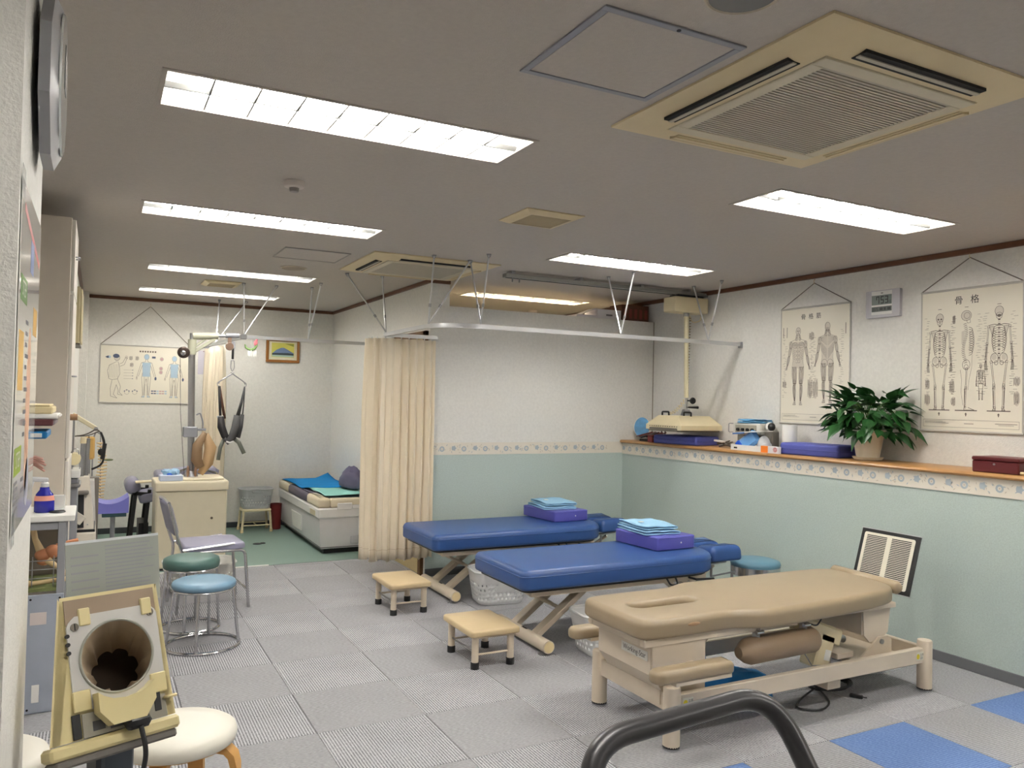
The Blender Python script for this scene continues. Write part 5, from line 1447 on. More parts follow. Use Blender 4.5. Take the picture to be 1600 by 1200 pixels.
# actuator in the middle
ac = MB()
ac.bar((3.10, 2.84, .395), (3.36, 2.84, .295), .10, .085, .010).bar((3.27, 2.84, .33), (3.21, 2.84, .165), .10, .105, .008)
T.p('actuator', ac, CREAM)
T.p('rating_label', MB().bar((3.262, 2.7885, .255), (3.247, 2.7885, .205), .001, .042, 0, (1, 0, 0)), WHITE)
T.p('actuator_rod', MB().cyl((3.32, 2.90, .30), (3.52, 2.92, .245), .020, n=14), STEEL)
T.p('actuator_bracket', MB().bar((2.98, 2.90, .455), (3.12, 2.90, .375), .10, .03, .004).bar((3.24, 2.95, .450), (3.30, 2.95, .365), .10, .02, .003), CREAM)
T.p('pull_wire', MB().tube([(3.08, 2.78, .27), (3.13, 2.775, .20), (3.20, 2.78, .19)], .003, 6), STEEL)
# right pedestal
T.p('pedestal_plate', MB().prism([(3.50, .445), (3.71, .445), (3.69, .30), (3.63, .262), (3.55, .262), (3.51, .30)], 2.78, 2.79, R=Matrix(((1, 0, 0), (0, 0, 1), (0, 1, 0)))).prism([(3.50, .445), (3.71, .445), (3.69, .30), (3.63, .262), (3.55, .262), (3.51, .30)], 3.10, 3.11, R=Matrix(((1, 0, 0), (0, 0, 1), (0, 1, 0)))).box(3.50, 3.512, 2.79, 3.10, .30, .445), BEIGEF, angle=25)
for y in (2.765, 3.115):
    T.p('pivot_plate', MB().prism([(3.46, .15), (3.70, .15), (3.70, .265), (3.67, .285), (3.60, .285), (3.54, .24), (3.46, .19)], y, y+.010, R=Matrix(((1, 0, 0), (0, 0, 1), (0, 1, 0)))), BEIGEF, angle=25)
    T.p('pivot_bolt', MB().cyl((3.62, y-.008, .262), (3.62, y+.018, .262), .013, n=12), STEEL)
T.p('cross_member', MB().box(3.50, 3.84, LY0+.015, LY1-.015, .135, .16, .003).box(3.40, 3.52, 2.85, 3.05, .17, .20, .003), BEIGEF)
T.p('motor_box', MB().box(3.18, 3.27, 2.72, 2.84, .09, .145, .004), BEIGEF); T.p('limit_switch_box', MB().box(3.40, 3.47, 2.95, 3.05, .09, .145, .004), BEIGEF)
# bolster across the end and the slotted foot panel
T.p('end_bolster', MB().tube([(3.742, 2.755, .525), (3.745, 2.77, .525), (3.785, 3.20, .525), (3.786, 3.215, .525)], .04, 18, rs=[.022, .034, .034, .022]), TANV, angle=55)
fpM = Matrix.Translation((3.99, 3.03, .60)) @ Matrix.Rotation(math.radians(-1), 4, 'Z') @ Matrix.Rotation(math.radians(17), 4, 'Y') @ wallM((0, 0, 0), '-x')
fp = T.p('foot_panel', MB(fpM).box(-.190, .190, -.165, .165, -.010, .0, .002), BLACK, label='black framed foot panel with rows of white slots')
T.p('panel_edge', MB(fpM).box(-.194, .194, .165, .169, -.012, .002).box(-.194, .194, -.169, -.165, -.012, .002), ALU, fp)
T.p('white_plate', MB(fpM @ Matrix.Translation((0, 0, .0))).prism(rrect(-.165, .165, -.145, .145, .012, 3), .0005, .003), mat('panel_ivory', (232, 226, 210), .5), fp)
sl = MB(fpM)
for q in range(27):
    y = -.128+.0098*q
    sl.box(-.145, -.012, y-.0026, y+.0026, .003, .0036).box(.012+.008, .145, y-.0026, y+.0026, .003, .0036)
o = T.p('slots', sl, DARK, fp, smooth=False); o['kind'] = 'stuff'
T.p('panel_arm', MB().bar((3.70, 3.06, .45), (3.95, 3.05, .50), .04, .012).bar((3.70, 2.98, .45), (3.95, 2.99, .50), .04, .012), BEIGEF)
for x, y in ((2.275, LY0-.0155), (3.80, LY0-.0155)):
    s_ = T.p('caution_sticker', MB().box(x-.028, x+.028, y-.001, y, .168, .210), mat('sticker_white', (226, 222, 206), .5))
    T.p('yellow_print', MB().prism(ellip(x-.014, .188, .012, .014, n=10)[:-1], -y, -y+.0015, R=Matrix(((1, 0, 0), (0, 0, -1), (0, 1, 0)))), YELL, s_)
    T.p('lettering', MB(Matrix(((1, 0, 0, x+.014), (0, 0, -1, y-.0014), (0, 1, 0, .195), (0, 0, 0, 1)))).text('注意', .014), INKD, s_, smooth=False)
    tl = MB()
    for q in range(3): tl.box(x+.002, x+.024, y-.0014, y-.001, .173+.005*q, .1755+.005*q)
    o = T.p('small_print', tl, mat('sticker_grey', (150, 146, 136), .6), s_); o['kind'] = 'stuff'
T.p('hanging_cable', MB().tube(fillet([(3.05, 2.76, .43), (3.12, 2.74, .40), (3.20, 2.78, .42)], .03, 4), .004, 6), BLACK)
# blue cloth bag and cable on the floor
T = Thing('cloth_bag', 'crumpled blue cloth bag on the floor beneath the tan table', 'bag', (2.80, 3.05, 0))
T.p('bag', crumple((2.84, 3.0, .0), (.23, .12, .115), 3, 26, 12, .22, .3), mat('teal_blue_cloth', (16, 112, 176), .7, var=(9, .2)), angle=70)
T.p('top_fold', crumple((2.62, 3.07, .02), (.09, .06, .22), 9, 20, 10, .2, .2), mat('teal_blue_cloth', (16, 112, 176), .7))
T = Thing('power_cable', 'coiled black power cable on the floor under the tan table', 'cable', (3.4, 2.9, 0))
rnd = random.Random(2); pts = []
for i in range(100):
    a = i*.26; r = .105+.014*math.sin(i*.23)
    pts.append((3.44+r*1.15*math.cos(a), 2.93+r*math.sin(a)*.8, .008+.0002*i+.004*abs(math.sin(i*.5))))
T.p('coil', MB().tube(pts, .006, 6), BLACK)
T.p('tail', MB().tube(fillet([(3.33, 2.90, .012), (3.25, 2.76, .008), (3.12, 2.70, .008), (3.02, 2.78, .008), (3.15, 2.86, .008), (3.22, 2.80, .09)], .06, 6), .005, 6), BLACK)
T.p('plug', MB().bar((3.42, 2.79, .011), (3.45, 2.735, .010), .022, .016, .004).cyl((3.45, 2.735, .012), (3.46, 2.72, .012), .003, n=6), BLACK)

# ================================================================== round stools
def ring_stool(name, label, loc, seat_r, h, thick, m_, ring_r, group=None, rz=0.0, oval=None):
    T = Thing(name, label, 'stool', loc, rz, local=True, group=group)
    T.p('seat', MB().lathe([(.001, h-thick), (seat_r*.93, h-thick), (seat_r*.985, h-thick+.006), (seat_r, h-thick*.5), (seat_r*.97, h-.012), (seat_r*.86, h-.003), (seat_r*.5, h), (.001, h)], n=40), m_, angle=60)
    T.p('seat_ring', MB().tube(ring((0, 0, h-thick-.006), seat_r*.93), .008, 8, closed=True), CHROME)
    T.p('base_ring', MB().tube(ring((0, 0, .009), ring_r, 40), .009, 8, closed=True), CHROME)
    for k in range(4):
        a = PI/4+PI/2*k+.5
        T.p('leg', MB().cyl((ring_r*.98*math.cos(a), ring_r*.98*math.sin(a), .012), (seat_r*.90*math.cos(a), seat_r*.90*math.sin(a), h-thick-.004), .009, n=10), CHROME)
    return T
ring_stool('round_stool', 'sky blue round stool with a chrome ring base, nearest of the stools on the left', (.585, 4.95, 0), .178, .385, .045, SKYV, .205)
ring_stool('round_stool', 'dark green round stool with a chrome ring base behind the sky blue one', (.555, 5.36, 0), .168, .445, .065, GREENV, .175)
T = Thing('round_stool', 'blue-grey round stool with a chrome skirt behind the middle bed headrest', 'stool', (4.13, 4.17, 0), local=True)
T.p('seat', MB().lathe([(.001, .345), (.165, .345), (.172, .36), (.165, .378), (.13, .388), (.001, .39)], n=36), mat('teal_blue_vinyl', (96, 138, 158), .4), angle=60)
T.p('skirt', MB().lathe([(.168, .285), (.170, .345), (.160, .345)], n=36), CHROME)
for k in range(4):
    a = PI/4+PI/2*k; T.p('leg', MB().cyl((.16*math.cos(a), .16*math.sin(a), 0), (.155*math.cos(a), .155*math.sin(a), .345), .01, n=10), CHROME)
# white bentwood stools
def bent_stool(label, loc, rz):
    T = Thing('bentwood_stool', label, 'stool', loc, rz, local=True, group='white bentwood stools')
    n = 60; g = []
    prof = [(.001, .46), (.10, .459), (.152, .454), (.168, .444), (.172, .430), (.168, .412), (.160, .408)]
    for r, z in prof:
        g.append([((r+(.003*math.sin(i*PI*2/n*30) if z < .44 else 0))*math.cos(2*PI*i/n), (r+(.003*math.sin(i*PI*2/n*30) if z < .44 else 0))*math.sin(2*PI*i/n), z) for i in range(n)])
    T.p('seat_cover', MB().sheet(g, closed=True), WVIN, angle=80)
    T.p('seat_board', MB().lathe([(.001, .405), (.158, .405), (.158, .425), (.001, .425)], n=32), BIRCH)
    for k in range(4):
        a = PI/4+PI/2*k; d = Vector((math.cos(a), math.sin(a), 0)); s_ = Vector((-math.sin(a), math.cos(a), 0))
        path = [d*.03+Vector((0, 0, .396)), d*.11+Vector((0, 0, .396)), d*.150+Vector((0, 0, .388)), d*.168+Vector((0, 0, .37)), d*.176+Vector((0, 0, .34)), d*.180+Vector((0, 0, 0.0))]
        rows = []
        for i, p in enumerate(path):
            dd = (path[min(i+1, 5)]-path[max(i-1, 0)]).normalized(); nn = dd.cross(s_).normalized()
            rows.append([tuple(p+s_*.024+nn*.010), tuple(p-s_*.024+nn*.010), tuple(p-s_*.024-nn*.010), tuple(p+s_*.024-nn*.010)])
        mb = MB().sheet(rows, closed=True); mb.f += [(3, 2, 1, 0), (20, 21, 22, 23)]
        mb.v = [(x, y, max(0, z)) for x, y, z in mb.v]
        T.p('leg', mb, BIRCH, angle=50)
    return T.o
w1 = bent_stool('white covered round stool on bent birch legs beside the blood pressure monitor', (.245, 2.61, 0), .35)
dup(w1, (-.26, 2.62, 0), .7, 'white round stool mostly hidden behind the near pillar')

# ================================================================== chrome chair
T = Thing('side_chair', 'lavender padded chair with a chrome tube frame behind the green stool', 'chair', (.72, 5.90, 0), math.radians(4), local=True)
T.p('seat', MB().pad(rrect(-.19, .21, -.20, .20, .05, 5), .405, .445, .018, 4), LAV, angle=60)
bkR = Matrix.Translation((-.225, 0, .46)) @ Matrix.Rotation(math.radians(-14), 4, 'Y')
T.p('backrest', MB(bkR @ Matrix.Rotation(PI/2, 4, 'Y')).pad(rrect(-.27, -.06, -.19, .19, .04, 5), -.014, .018, .014, 4), LAV, angle=60)
for y in (-.195, .195):
    T.p('frame_tube', MB().tube(fillet([bkR @ Vector((0, y, .285)), bkR @ Vector((0, y, .05)), (-.20, y, .40), (-.23, y, .0)], .03, 5), .0105, 10), CHROME)
    T.p('leg', MB().tube(fillet([(-.16, y, .398), (.20, y, .398), (.235, y, .0)], .04, 5), .0105, 10), CHROME)
    T.p('seat_rail', MB().tube([(-.20, y*1.03, .42), (.13, y*1.03, .445)], .008, 8), CHROME)
T.p('top_tube', MB().tube([bkR @ Vector((0, -.195, .285)), bkR @ Vector((-.004, 0, .30)), bkR @ Vector((0, .195, .285))], .0105, 10), CHROME)
T.p('stretcher', MB().cyl((.225, -.195, .12), (.225, .195, .12), .008, n=8).cyl((-.222, -.195, .12), (-.222, .195, .12), .008, n=8), CHROME)
basket('mesh_basket', 'white mesh basket on the floor behind the lavender chair', (.72, 6.42, 0), .50, .34, .20, 0, mat('mesh_white', (208, 206, 200), .5), fine=True)

# ================================================================== foreground handle
T = Thing('handle_bar', 'dark grey bent tube handle bar in the near foreground', 'handle bar', (.80, .94, 0))
T.p('tube', MB().tube(fillet([(.585, .70, 0.0), (.585, .70, .60), (.605, .935, .985), (.985, .955, .998), (1.035, .70, .60), (1.035, .70, 0.0)], .085, 10), .0165, 18), GREYPOW)
T.p('foot_plate', MB().box(.52, 1.10, .62, .78, 0, .02, .005), GREYPOW)
# ================================================================== alcove: massage bed
MBG = mat('massage_bed_white', (222, 220, 222), .4)
T = Thing('massage_bed', 'white boxy water massage bed in the alcove with cream padded edges', 'massage bed', (2.13, 8.2, 0))
bx0, bx1, by0, by1 = 1.85, 2.405, 7.33, 9.12
T.p('plinth', MB().box(bx0+.06, bx1-.02, by0+.06, by1-.06, .002, .05), BLACK)
body = MB()
def ringz(z, i): return [(bx0+i, by0+i, z), (bx1, by0+i, z), (bx1, by1, z), (bx0+i, by1, z)]
lv = [(.05, .03), (.12, .012), (.30, .0), (.42, 0.0)]
vs = []
for z, i in lv: vs += ringz(z, i)
body.add(vs, [(3, 2, 1, 0), (12, 13, 14, 15)]+[(4*k+j, 4*k+(j+1) % 4, 4*k+4+(j+1) % 4, 4*k+4+j) for k in range(3) for j in range(4)])
T.p('body', body, MBG, angle=20)
T.p('upper_lip', MB().box(bx0-.018, bx1, by0-.018, by1, .335, .43, .012), mat('massage_bed_lip', (230, 228, 226), .4))
T.p('bottom_trim', MB().box(bx0+.022, bx1, by0+.022, by1-.03, .058, .066), mat('trim_grey', (120, 116, 120), .5))
T.p('end_handle', MB().box(bx0+.16, bx0+.30, by0-.024, by0-.012, .41, .475, .006).box(bx0+.30, bx1, by0-.022, by0-.012, .42, .455, .004), mat('massage_bed_lip', (230, 228, 226), .4))
T.p('end_recess', MB().box(bx0+.30, bx1-.02, by0+.002, by0+.012, .09, .165, .003), mat('recess_grey', (196, 194, 196), .5))
T.p('side_panel', MB().prism([(8.05, .12), (8.42, .12), (8.50, .27), (8.05, .27)], bx0-.004, bx0+.006, R=Matrix(((0, 0, 1), (1, 0, 0), (0, 1, 0)))), mat('panel_outline', (236, 234, 230), .4))
T.p('rating_label', MB().box(bx0-.0195, bx0-.018, 7.42, 7.62, .35, .40), mat('label_tan', (206, 192, 164), .5))
padc = mat('bed_edge_cream', (216, 204, 178), .45); padg = mat('bed_edge_grey', (98, 92, 108), .5)
for a, b, m_ in ((by0, by0+.46, padc), (by0+.46, by0+1.30, padg), (by0+1.30, by1, padc)):
    T.p('side_pad', MB(Matrix.Translation((0, 0, 0))).pad(rrect(bx0-.015, bx0+.10, a+.001, b-.001, .015, 3), .43, .525, .035, 5), m_, angle=60)
T.p('end_pad', MB().pad(rrect(bx0+.102, bx1, by0, by0+.10, .015, 3), .43, .515, .03, 5), padc, angle=60); T.p('end_pad', MB().pad(rrect(bx0+.102, bx1, by1-.10, by1, .015, 3), .43, .525, .03, 5), padc, angle=60)
T.p('water_mat', MB().pad(rrect(bx0+.102, bx1, by0+.10, by1-.10, .01, 3), .43, .505, .02, 4), mat('water_mat_grey', (150, 170, 176), .5))
def cloth(x0, x1, y0, y1, z, amp, seed, nx=14, ny=18, edge=None):
    rnd = random.Random(seed); ph = [rnd.uniform(0, 6) for _ in range(6)]; g = []
    for j in range(ny+1):
        v = j/ny; row = []
        for i in range(nx+1):
            u = i/nx
            zz = z+amp*(.5+.5*math.sin(6*u+4*v+ph[0]))*(.5+.5*math.sin(9*v-3*u+ph[1]))+amp*.4*math.sin(15*u+ph[2])*math.sin(13*v+ph[3])*.5
            if edge: zz += edge(u, v)
            row.append((x0+(x1-x0)*u+.01*math.sin(7*v+ph[4]), y0+(y1-y0)*v+.012*math.sin(6*u+ph[5]), max(z, zz)))
        g.append(row)
    return MB().sheet(g)
T = Thing('towel', 'bright blue towel spread over the upper half of the massage bed', 'towel', (2.1, 8.5, .53))
o = T.p('cloth', cloth(1.87, 2.38, 8.08, 9.06, .533, .012, 3, edge=lambda u, v: .07*max(0, u-.7)*max(0, v-.7)*9), TOWELB, angle=180); solid(o, .004, 1)
T = Thing('towel', 'mint green towel spread on the foot of the massage bed', 'towel', (2.15, 7.8, .52))
o = T.p('cloth', cloth(1.94, 2.38, 7.45, 8.075, .528, .010, 5), TOWELM, angle=180); solid(o, .004, 1)
T = Thing('bundled_towel', 'crumpled grey-purple cloth heaped against the alcove wall on the massage bed', 'towel', (2.3, 7.95, .54))
T.p('bundle', crumple((2.31, 7.92, .552), (.095, .24, .15), 7, 26, 12, .16, .3), mat('purple_grey_cloth', (96, 92, 116), .9), angle=70)
T = Thing('bundled_towel', 'light blue-grey cloth hanging over the foot end of the massage bed by the curtain', 'towel', (2.34, 7.4, .53))
o = T.p('cloth', MB().sheet([[(2.30+.010*math.sin(3*u+v)+.09*u/6, 7.56-.033*min(v, 7)-.002*v, .545-(0 if v < 7 else .030*(v-7))+.004*math.sin(u*2)) for u in range(7)] for v in range(12)]), mat('pale_cloth', (168, 178, 200), .9), angle=180); solid(o, .006)
# basket on a low stool
T = Thing('low_stool', 'low cream metal framed stool under the small grey basket', 'stool', (1.55, 8.92, 0), local=True)
T.p('top', MB().pad(rrect(-.15, .15, -.13, .13, .03, 4), .222, .245, .008, 3), CREAM)
for x in (-.135, .135):
    T.p('leg_frame', MB().tube(fillet([(x*1.12, -.12, .012), (x, -.11, .228), (x, .11, .228), (x*1.12, .12, .012)], .06, 6), .013, 10), CREAM)
    for y in (-.12, .12): T.p('rubber_foot', MB().lathe([(.018, 0.002), (.017, .03), (.014, .034)], (x*1.12, y, 0), 12), mat('foot_cream', (200, 180, 140), .6))
T.p('rung', MB().cyl((-.14, -.118, .075), (.14, -.118, .075), .007, n=8).cyl((-.14, .118, .075), (.14, .118, .075), .007, n=8).cyl((0, -.118, .075), (0, .118, .075), .006, n=8), CREAM)
basket('small_basket', 'small grey perforated basket resting on the low cream stool', (1.55, 8.92, .2455), .34, .28, .21, 0, mat('basket_grey', (186, 188, 190), .5))
T = Thing('waste_bin', 'narrow dark red bin between the low stool and the massage bed', 'bin', (1.775, 8.95, 0.002))
T.p('body', MB().lathe([(.001, .0), (.052, .0), (.056, .01), (.062, .27), (.058, .27), (.05, .02), (.001, .018)], (1.775, 8.95, .002), 24), REDM)
T.p('lid_ring', MB().tube(ring((1.775, 8.95, .275), .060, 24), .006, 6, closed=True), REDM)
T = Thing('floor_outlet', 'black oval floor outlet cover on the green vinyl floor', 'floor outlet', (1.46, 8.10, .002))
T.p('cover', MB().lathe([(.001, .006), (.035, .006), (.045, .002), (.046, 0)][::-1], (1.44, 8.10, .002), 20), BLACK); T.p('flap', MB().lathe([(.001, .008), (.022, .008), (.028, .003), (.03, 0)][::-1], (1.49, 8.11, .002), 16), BLACK)

# ================================================================== traction machine
T = Thing('traction_machine', 'cream traction cabinet with a steel pole, boom arm and hanging head sling', 'traction machine', (.72, 7.35, 0))
tx0, tx1, ty0, ty1 = .45, 1.005, 7.12, 7.55
T.p('cabinet', MB().box(tx0, tx1, ty0, ty1, .02, .655, .012), mat('cabinet_cream', (208, 200, 176), .45))
T.p('cabinet_base', MB().box(tx0+.02, tx1-.02, ty0+.02, ty1-.02, .002, .022), BLACK)
top = MB().pad(rrect(tx0-.012, tx1+.012, ty0-.012, ty1+.012, .03, 4), .655, .735, .02, 4, rb=.004)
T.p('top_cover', top, mat('cabinet_top_cream', (222, 212, 186), .4), angle=50)
T.p('top_ridge', MB().pad(rrect(tx0+.16, tx1-.02, ty0+.03, ty1-.03, .03, 4), .735, .752, .012, 4), mat('cabinet_top_cream', (222, 212, 186), .4))
T.p('plug_hole', MB().cyl((.885, ty0-.003, .42), (.885, ty0+.002, .42), .011, n=12), mat('rust_brown', (90, 78, 66), .6))
px, py = .735, 7.35
T.p('pole', MB().cyl((px, py, .73), (px-.025, py, 1.93), .028, n=18), STEEL)
T.p('pole_foot', MB().lathe([(.06, .745), (.055, .77), (.034, .80)], (px, py, 0), 18), STEEL)
T.p('clamp', MB().box(px-.075, px+.04, py-.05, py+.05, 1.09, 1.18, .008).box(px+.03, px+.11, py-.015, py+.015, 1.145, 1.165, .003), GREYM)
sg = mat('sage_metal', (172, 172, 152), .45)
T.p('boom', MB().cyl((px-.02, py, 1.96), (px+.19, py, 1.972), .030, n=16).cyl((px-.022, py, 1.80), (px-.022, py, 1.93), .034, n=16), sg)
T.p('boom_brace', MB().bar((px-.02, py, 1.815), (px+.17, py, 1.95), .03, .028, .004).bar((px+.0, py, 1.87), (px+.09, py, 1.945), .02, .02, .003), sg)
T.p('boom_rod', MB().cyl((px+.18, py, 1.972), (px+.36, py, 1.985), .013, n=12), STEEL)
T.p('boom_tip', MB().cyl((px+.25, py, 1.98), (px+.35, py, 1.985), .022, n=14).cyl((px+.345, py, 1.985), (px+.365, py, 1.985), .02, n=12), GREYM)
T.p('pole_cap', MB().cyl((px-.025, py, 1.93), (px-.025, py, 1.985), .018, n=12), STEEL)
T.p('pulley', MB().lathe([(.001, -.022), (.03, -.022), (.05, -.014), (.05, .014), (.03, .022), (.001, .022)], (px-.09, py-.02, 1.815), 20, R=Matrix.Rotation(PI/2, 3, 'X')), mat('pulley_brown', (70, 58, 52), .3, metal=.5)); T.p('pulley_hub', MB().ell((px-.095, py-.045, 1.81), (.024, .016, .024)), CHROME)
T.p('pulley', MB().lathe([(.001, -.016), (.032, -.014), (.036, 0), (.032, .014), (.001, .016)], (px+.285, py-.01, 1.885), 18, R=Matrix.Rotation(PI/2, 3, 'X'), sy=1).box(px+.27, px+.30, py-.012, py+.012, 1.90, 1.975), mat('pulley_tan', (140, 116, 100), .35, metal=.4))
T.p('wire', MB().tube([(px-.115, py-.02, 1.77), (px-.10, py-.02, 1.3), (px-.055, py-.02, .76)], .0022, 5).tube([(px-.05, py, 1.83), (px+.26, py, 1.915)], .0022, 5), mat('wire_dark', (70, 70, 70), .5))
sx = px+.315
T.p('swivel', MB().cyl((sx-.0, py, 1.93), (sx, py, 1.87), .018, n=12), GREYM); T.p('strap', MB().box(sx-.010, sx+.010, py-.006, py+.006, 1.775, 1.875, .003), BLACK)
T.p('carabiner', MB().tube(fillet([(sx-.012, py, 1.765), (sx-.016, py, 1.70), (sx, py, 1.665), (sx+.016, py, 1.70), (sx+.012, py, 1.765), (sx-.012, py, 1.765)], .012, 4), .004, 6), STEEL)
T.p('spreader_bar', MB().tube(fillet([(sx-.112, py, 1.555), (sx-.105, py, 1.575), (sx, py, 1.648), (sx+.105, py, 1.575), (sx+.112, py, 1.555)], .01, 3), .005, 8).tube(ring((sx, py, 1.655), .012, 12), .004, 6, closed=True), STEEL)
for s_ in (-1, 1): T.p('hook', MB().tube([(sx+s_*.108, py, 1.575), (sx+s_*.122, py, 1.56), (sx+s_*.12, py, 1.54), (sx+s_*.105, py, 1.54)], .004, 6), STEEL)
slg = mat('sling_grey', (74, 74, 76), .7); slk = mat('sling_black', (42, 40, 42), .6); slb = mat('sling_brown', (96, 60, 42), .6)
def strap(T, nm, pts, w, m_, t=.006):
    rows = []
    P = [Vector(p) for p in pts]
    for i, p in enumerate(P):
        d = (P[min(i+1, len(P)-1)]-P[max(i-1, 0)]).normalized(); s2 = d.cross(Vector((0, -1, 0))).normalized()
        ww = w[i] if isinstance(w, (list, tuple)) else w
        rows.append([tuple(p-s2*ww/2), tuple(p+s2*ww/2)])
    o = T.p(nm, MB().sheet(rows), m_); solid(o, t); return o
strap(T, 'sling_strap', [(sx-.105, py, 1.535), (sx-.098, py, 1.40), (sx-.088, py, 1.26)], .022, slk); strap(T, 'sling_strap', [(sx-.103, py+.02, 1.535), (sx-.078, py+.02, 1.40), (sx-.05, py+.02, 1.25)], .022, slb)
strap(T, 'sling_strap', [(sx+.108, py, 1.535), (sx+.085, py, 1.40), (sx+.055, py, 1.27)], [.012, .022, .034], slg); strap(T, 'sling_strap', [(sx+.112, py+.02, 1.535), (sx+.108, py+.02, 1.40), (sx+.10, py+.02, 1.28)], .010, slg)
strap(T, 'sling_pad', [(sx-.085, py, 1.27), (sx-.08, py-.01, 1.18), (sx-.05, py-.02, 1.10), (sx-.01, py-.03, 1.06)], [.05, .065, .06, .045], slk, .02)
strap(T, 'sling_pad', [(sx+.05, py, 1.28), (sx+.035, py-.015, 1.18), (sx+.01, py-.03, 1.09), (sx-.03, py-.035, 1.05), (sx-.055, py-.03, 1.08)], [.05, .06, .065, .055, .03], slg, .02)
strap(T, 'sling_pad', [(sx+.095, py, 1.29), (sx+.085, py, 1.18), (sx+.06, py-.01, 1.085)], [.03, .032, .04], slg, .015)
T.p('sling_buckle', MB().box(sx-.115, sx-.06, py-.01, py+.03, 1.255, 1.275, .003).tube([(sx-.04, py-.04, 1.052), (sx-.01, py-.045, 1.04), (sx+.02, py-.04, 1.052)], .009, 8), WPLAS)
strap(T, 'tie_end', [(sx-.05, py-.02, 1.09), (sx-.085, py-.02, 1.0), (sx-.10, py-.02, .89)], .03, mat('tie_grey', (120, 124, 116), .7)); strap(T, 'tie_end', [(sx+.03, py-.02, 1.075), (sx+.07, py-.02, 1.04), (sx+.115, py-.02, .945)], .034, mat('tie_grey', (120, 124, 116), .7))
tan = mat('leather_tan', (136, 110, 82), .55, var=(8, .15))
strap(T, 'leather_sling', [(px+.10, py-.03, 1.13), (px+.04, py-.05, 1.02), (px+.035, py-.06, .90), (px+.07, py-.05, .83)], [.04, .08, .09, .07], tan, .008)
strap(T, 'leather_sling', [(px+.11, py-.02, 1.12), (px+.15, py-.02, 1.0), (px+.13, py-.03, .87), (px+.07, py-.04, .775)], [.04, .10, .09, .05], mat('leather_light', (176, 146, 108), .55), .008)
T.p('sling_hook', MB().tube(fillet([(px+.03, py, 1.28), (px+.06, py, 1.30), (px+.085, py, 1.22), (px+.085, py, 1.15)], .03, 5), .006, 8), GREYM)
for q in (-.03, .03): T.p('wing_nut', MB().ell((px+q, py-.045, .80), (.012, .02, .05)), mat('brass_worn', (150, 120, 100), .35, metal=.6))
T = Thing('tissue_box', 'light blue and white tissue packet on top of the traction cabinet', 'tissue packet', (.56, 7.2, .7355))
T.p('box', MB().box(.475, .655, 7.14, 7.28, .7355, .785, .006), mat('tissue_pack', (206, 216, 236), .35)); T.p('wrap_top', crumple((.565, 7.21, .784), (.07, .05, .035), 4, amp=.2), mat('tissue_wrap', (150, 190, 240), .3, var=(25, .5)))
T.p('blue_print', MB().ell((.56, 7.175, .79), (.03, .015, .018)), mat('tissue_blue', (30, 96, 210), .4))
# reclining seat behind the cabinet
T = Thing('traction_chair', 'lavender padded reclining traction chair on black legs behind the cream cabinet', 'chair', (.65, 8.1, 0))
T.p('seat', MB(Matrix.Translation((.62, 8.0, .52)) @ Matrix.Rotation(math.radians(-10), 4, 'Y')).pad(rrect(-.26, .36, -.24, .24, .05, 4), 0, .08, .03, 4), LAV, angle=60)
T.p('back_pad', MB(Matrix.Translation((.72, 8.02, .64)) @ Matrix.Rotation(math.radians(-6), 4, 'Y')).pad(rrect(-.22, .30, -.22, .24, .05, 4), .02, .12, .03, 4), LAV, angle=60)
T.p('head_roll', MB().tube([(.305, 7.78, .625), (.305, 7.80, .625), (.305, 8.20, .625), (.305, 8.22, .625)], .06, 18, rs=[.045, .065, .065, .045]), LAV, angle=55)
for x in (.29, .40):
    for y in (7.80, 8.2): T.p('leg', MB().bar((x+.04, y, .60), (x-.01, y, .002), .03, .03, .003), BLACK)
for y in (7.80, 8.2): T.p('leg', MB().bar((.90, y, .56), (.96, y, .002), .03, .03, .003), BLACK)
T.p('side_frame', MB().bar((.30, 7.80, .57), (.94, 7.80, .52), .03, .03).bar((.30, 8.2, .57), (.94, 8.2, .52), .03, .03).box(.36, .44, 7.82, 8.18, .002, .30), BLACK)
T.p('arm_board', MB().bar((.32, 7.74, .675), (.60, 7.74, .690), .12, .012, .003), CREAM)
T.p('knee_bolster', MB().prism([(.80, .70), (1.02, .70), (1.03, .755), (1.0, .77), (.86, .73)], -8.15, -7.85, R=Matrix(((1, 0, 0), (0, 0, -1), (0, 1, 0)))), LAV)
T.p('grab_bar', MB().tube(fillet([(.62, 7.80, .62), (.62, 7.80, .735), (.80, 7.80, .80), (1.01, 7.80, .735), (1.01, 7.80, .58)], .03, 4), .010, 8), CHROME)

# ================================================================== left wall side
T = Thing('tall_cabinet', 'tall off-white cabinet reaching almost to the ceiling at the left wall', 'cabinet', (-.35, 4.85, 0))
cw = mat('cabinet_offwhite', (206, 196, 182), .5)
T.p('carcass', MB().box(-.60, -.135, 4.56, 5.16, 0, 2.335, .003), cw)
for z0, z1 in ((.02, 1.11), (1.125, 1.95), (1.965, 2.325)):
    d = T.p('door', MB().box(-.134, -.118, 4.565, 5.155, z0, z1, .002), mat('cabinet_door_white', (222, 216, 206), .45))
    T.p('handle', MB().tube(fillet([(-.118, 4.62, (z0+z1)/2), (-.098, 4.62, (z0+z1)/2), (-.098, 4.70, (z0+z1)/2), (-.118, 4.70, (z0+z1)/2)], .008, 3), .004, 6), STEEL, d)
T.p('peg', MB().cyl((-.118, 4.60, 1.33), (-.085, 4.60, 1.33), .016, n=12), mat('peg_wood', (150, 116, 84), .5))
T = Thing('wall_louvre', 'cream slatted vent hanging high on the left wall past the tall cabinet', 'vent', (-.15, 7.0, 1.75))
T.p('case', MB().box(-.169, -.13, 6.70, 7.30, 1.82, 2.24, .006), mat('louvre_cream', (206, 194, 156), .5))
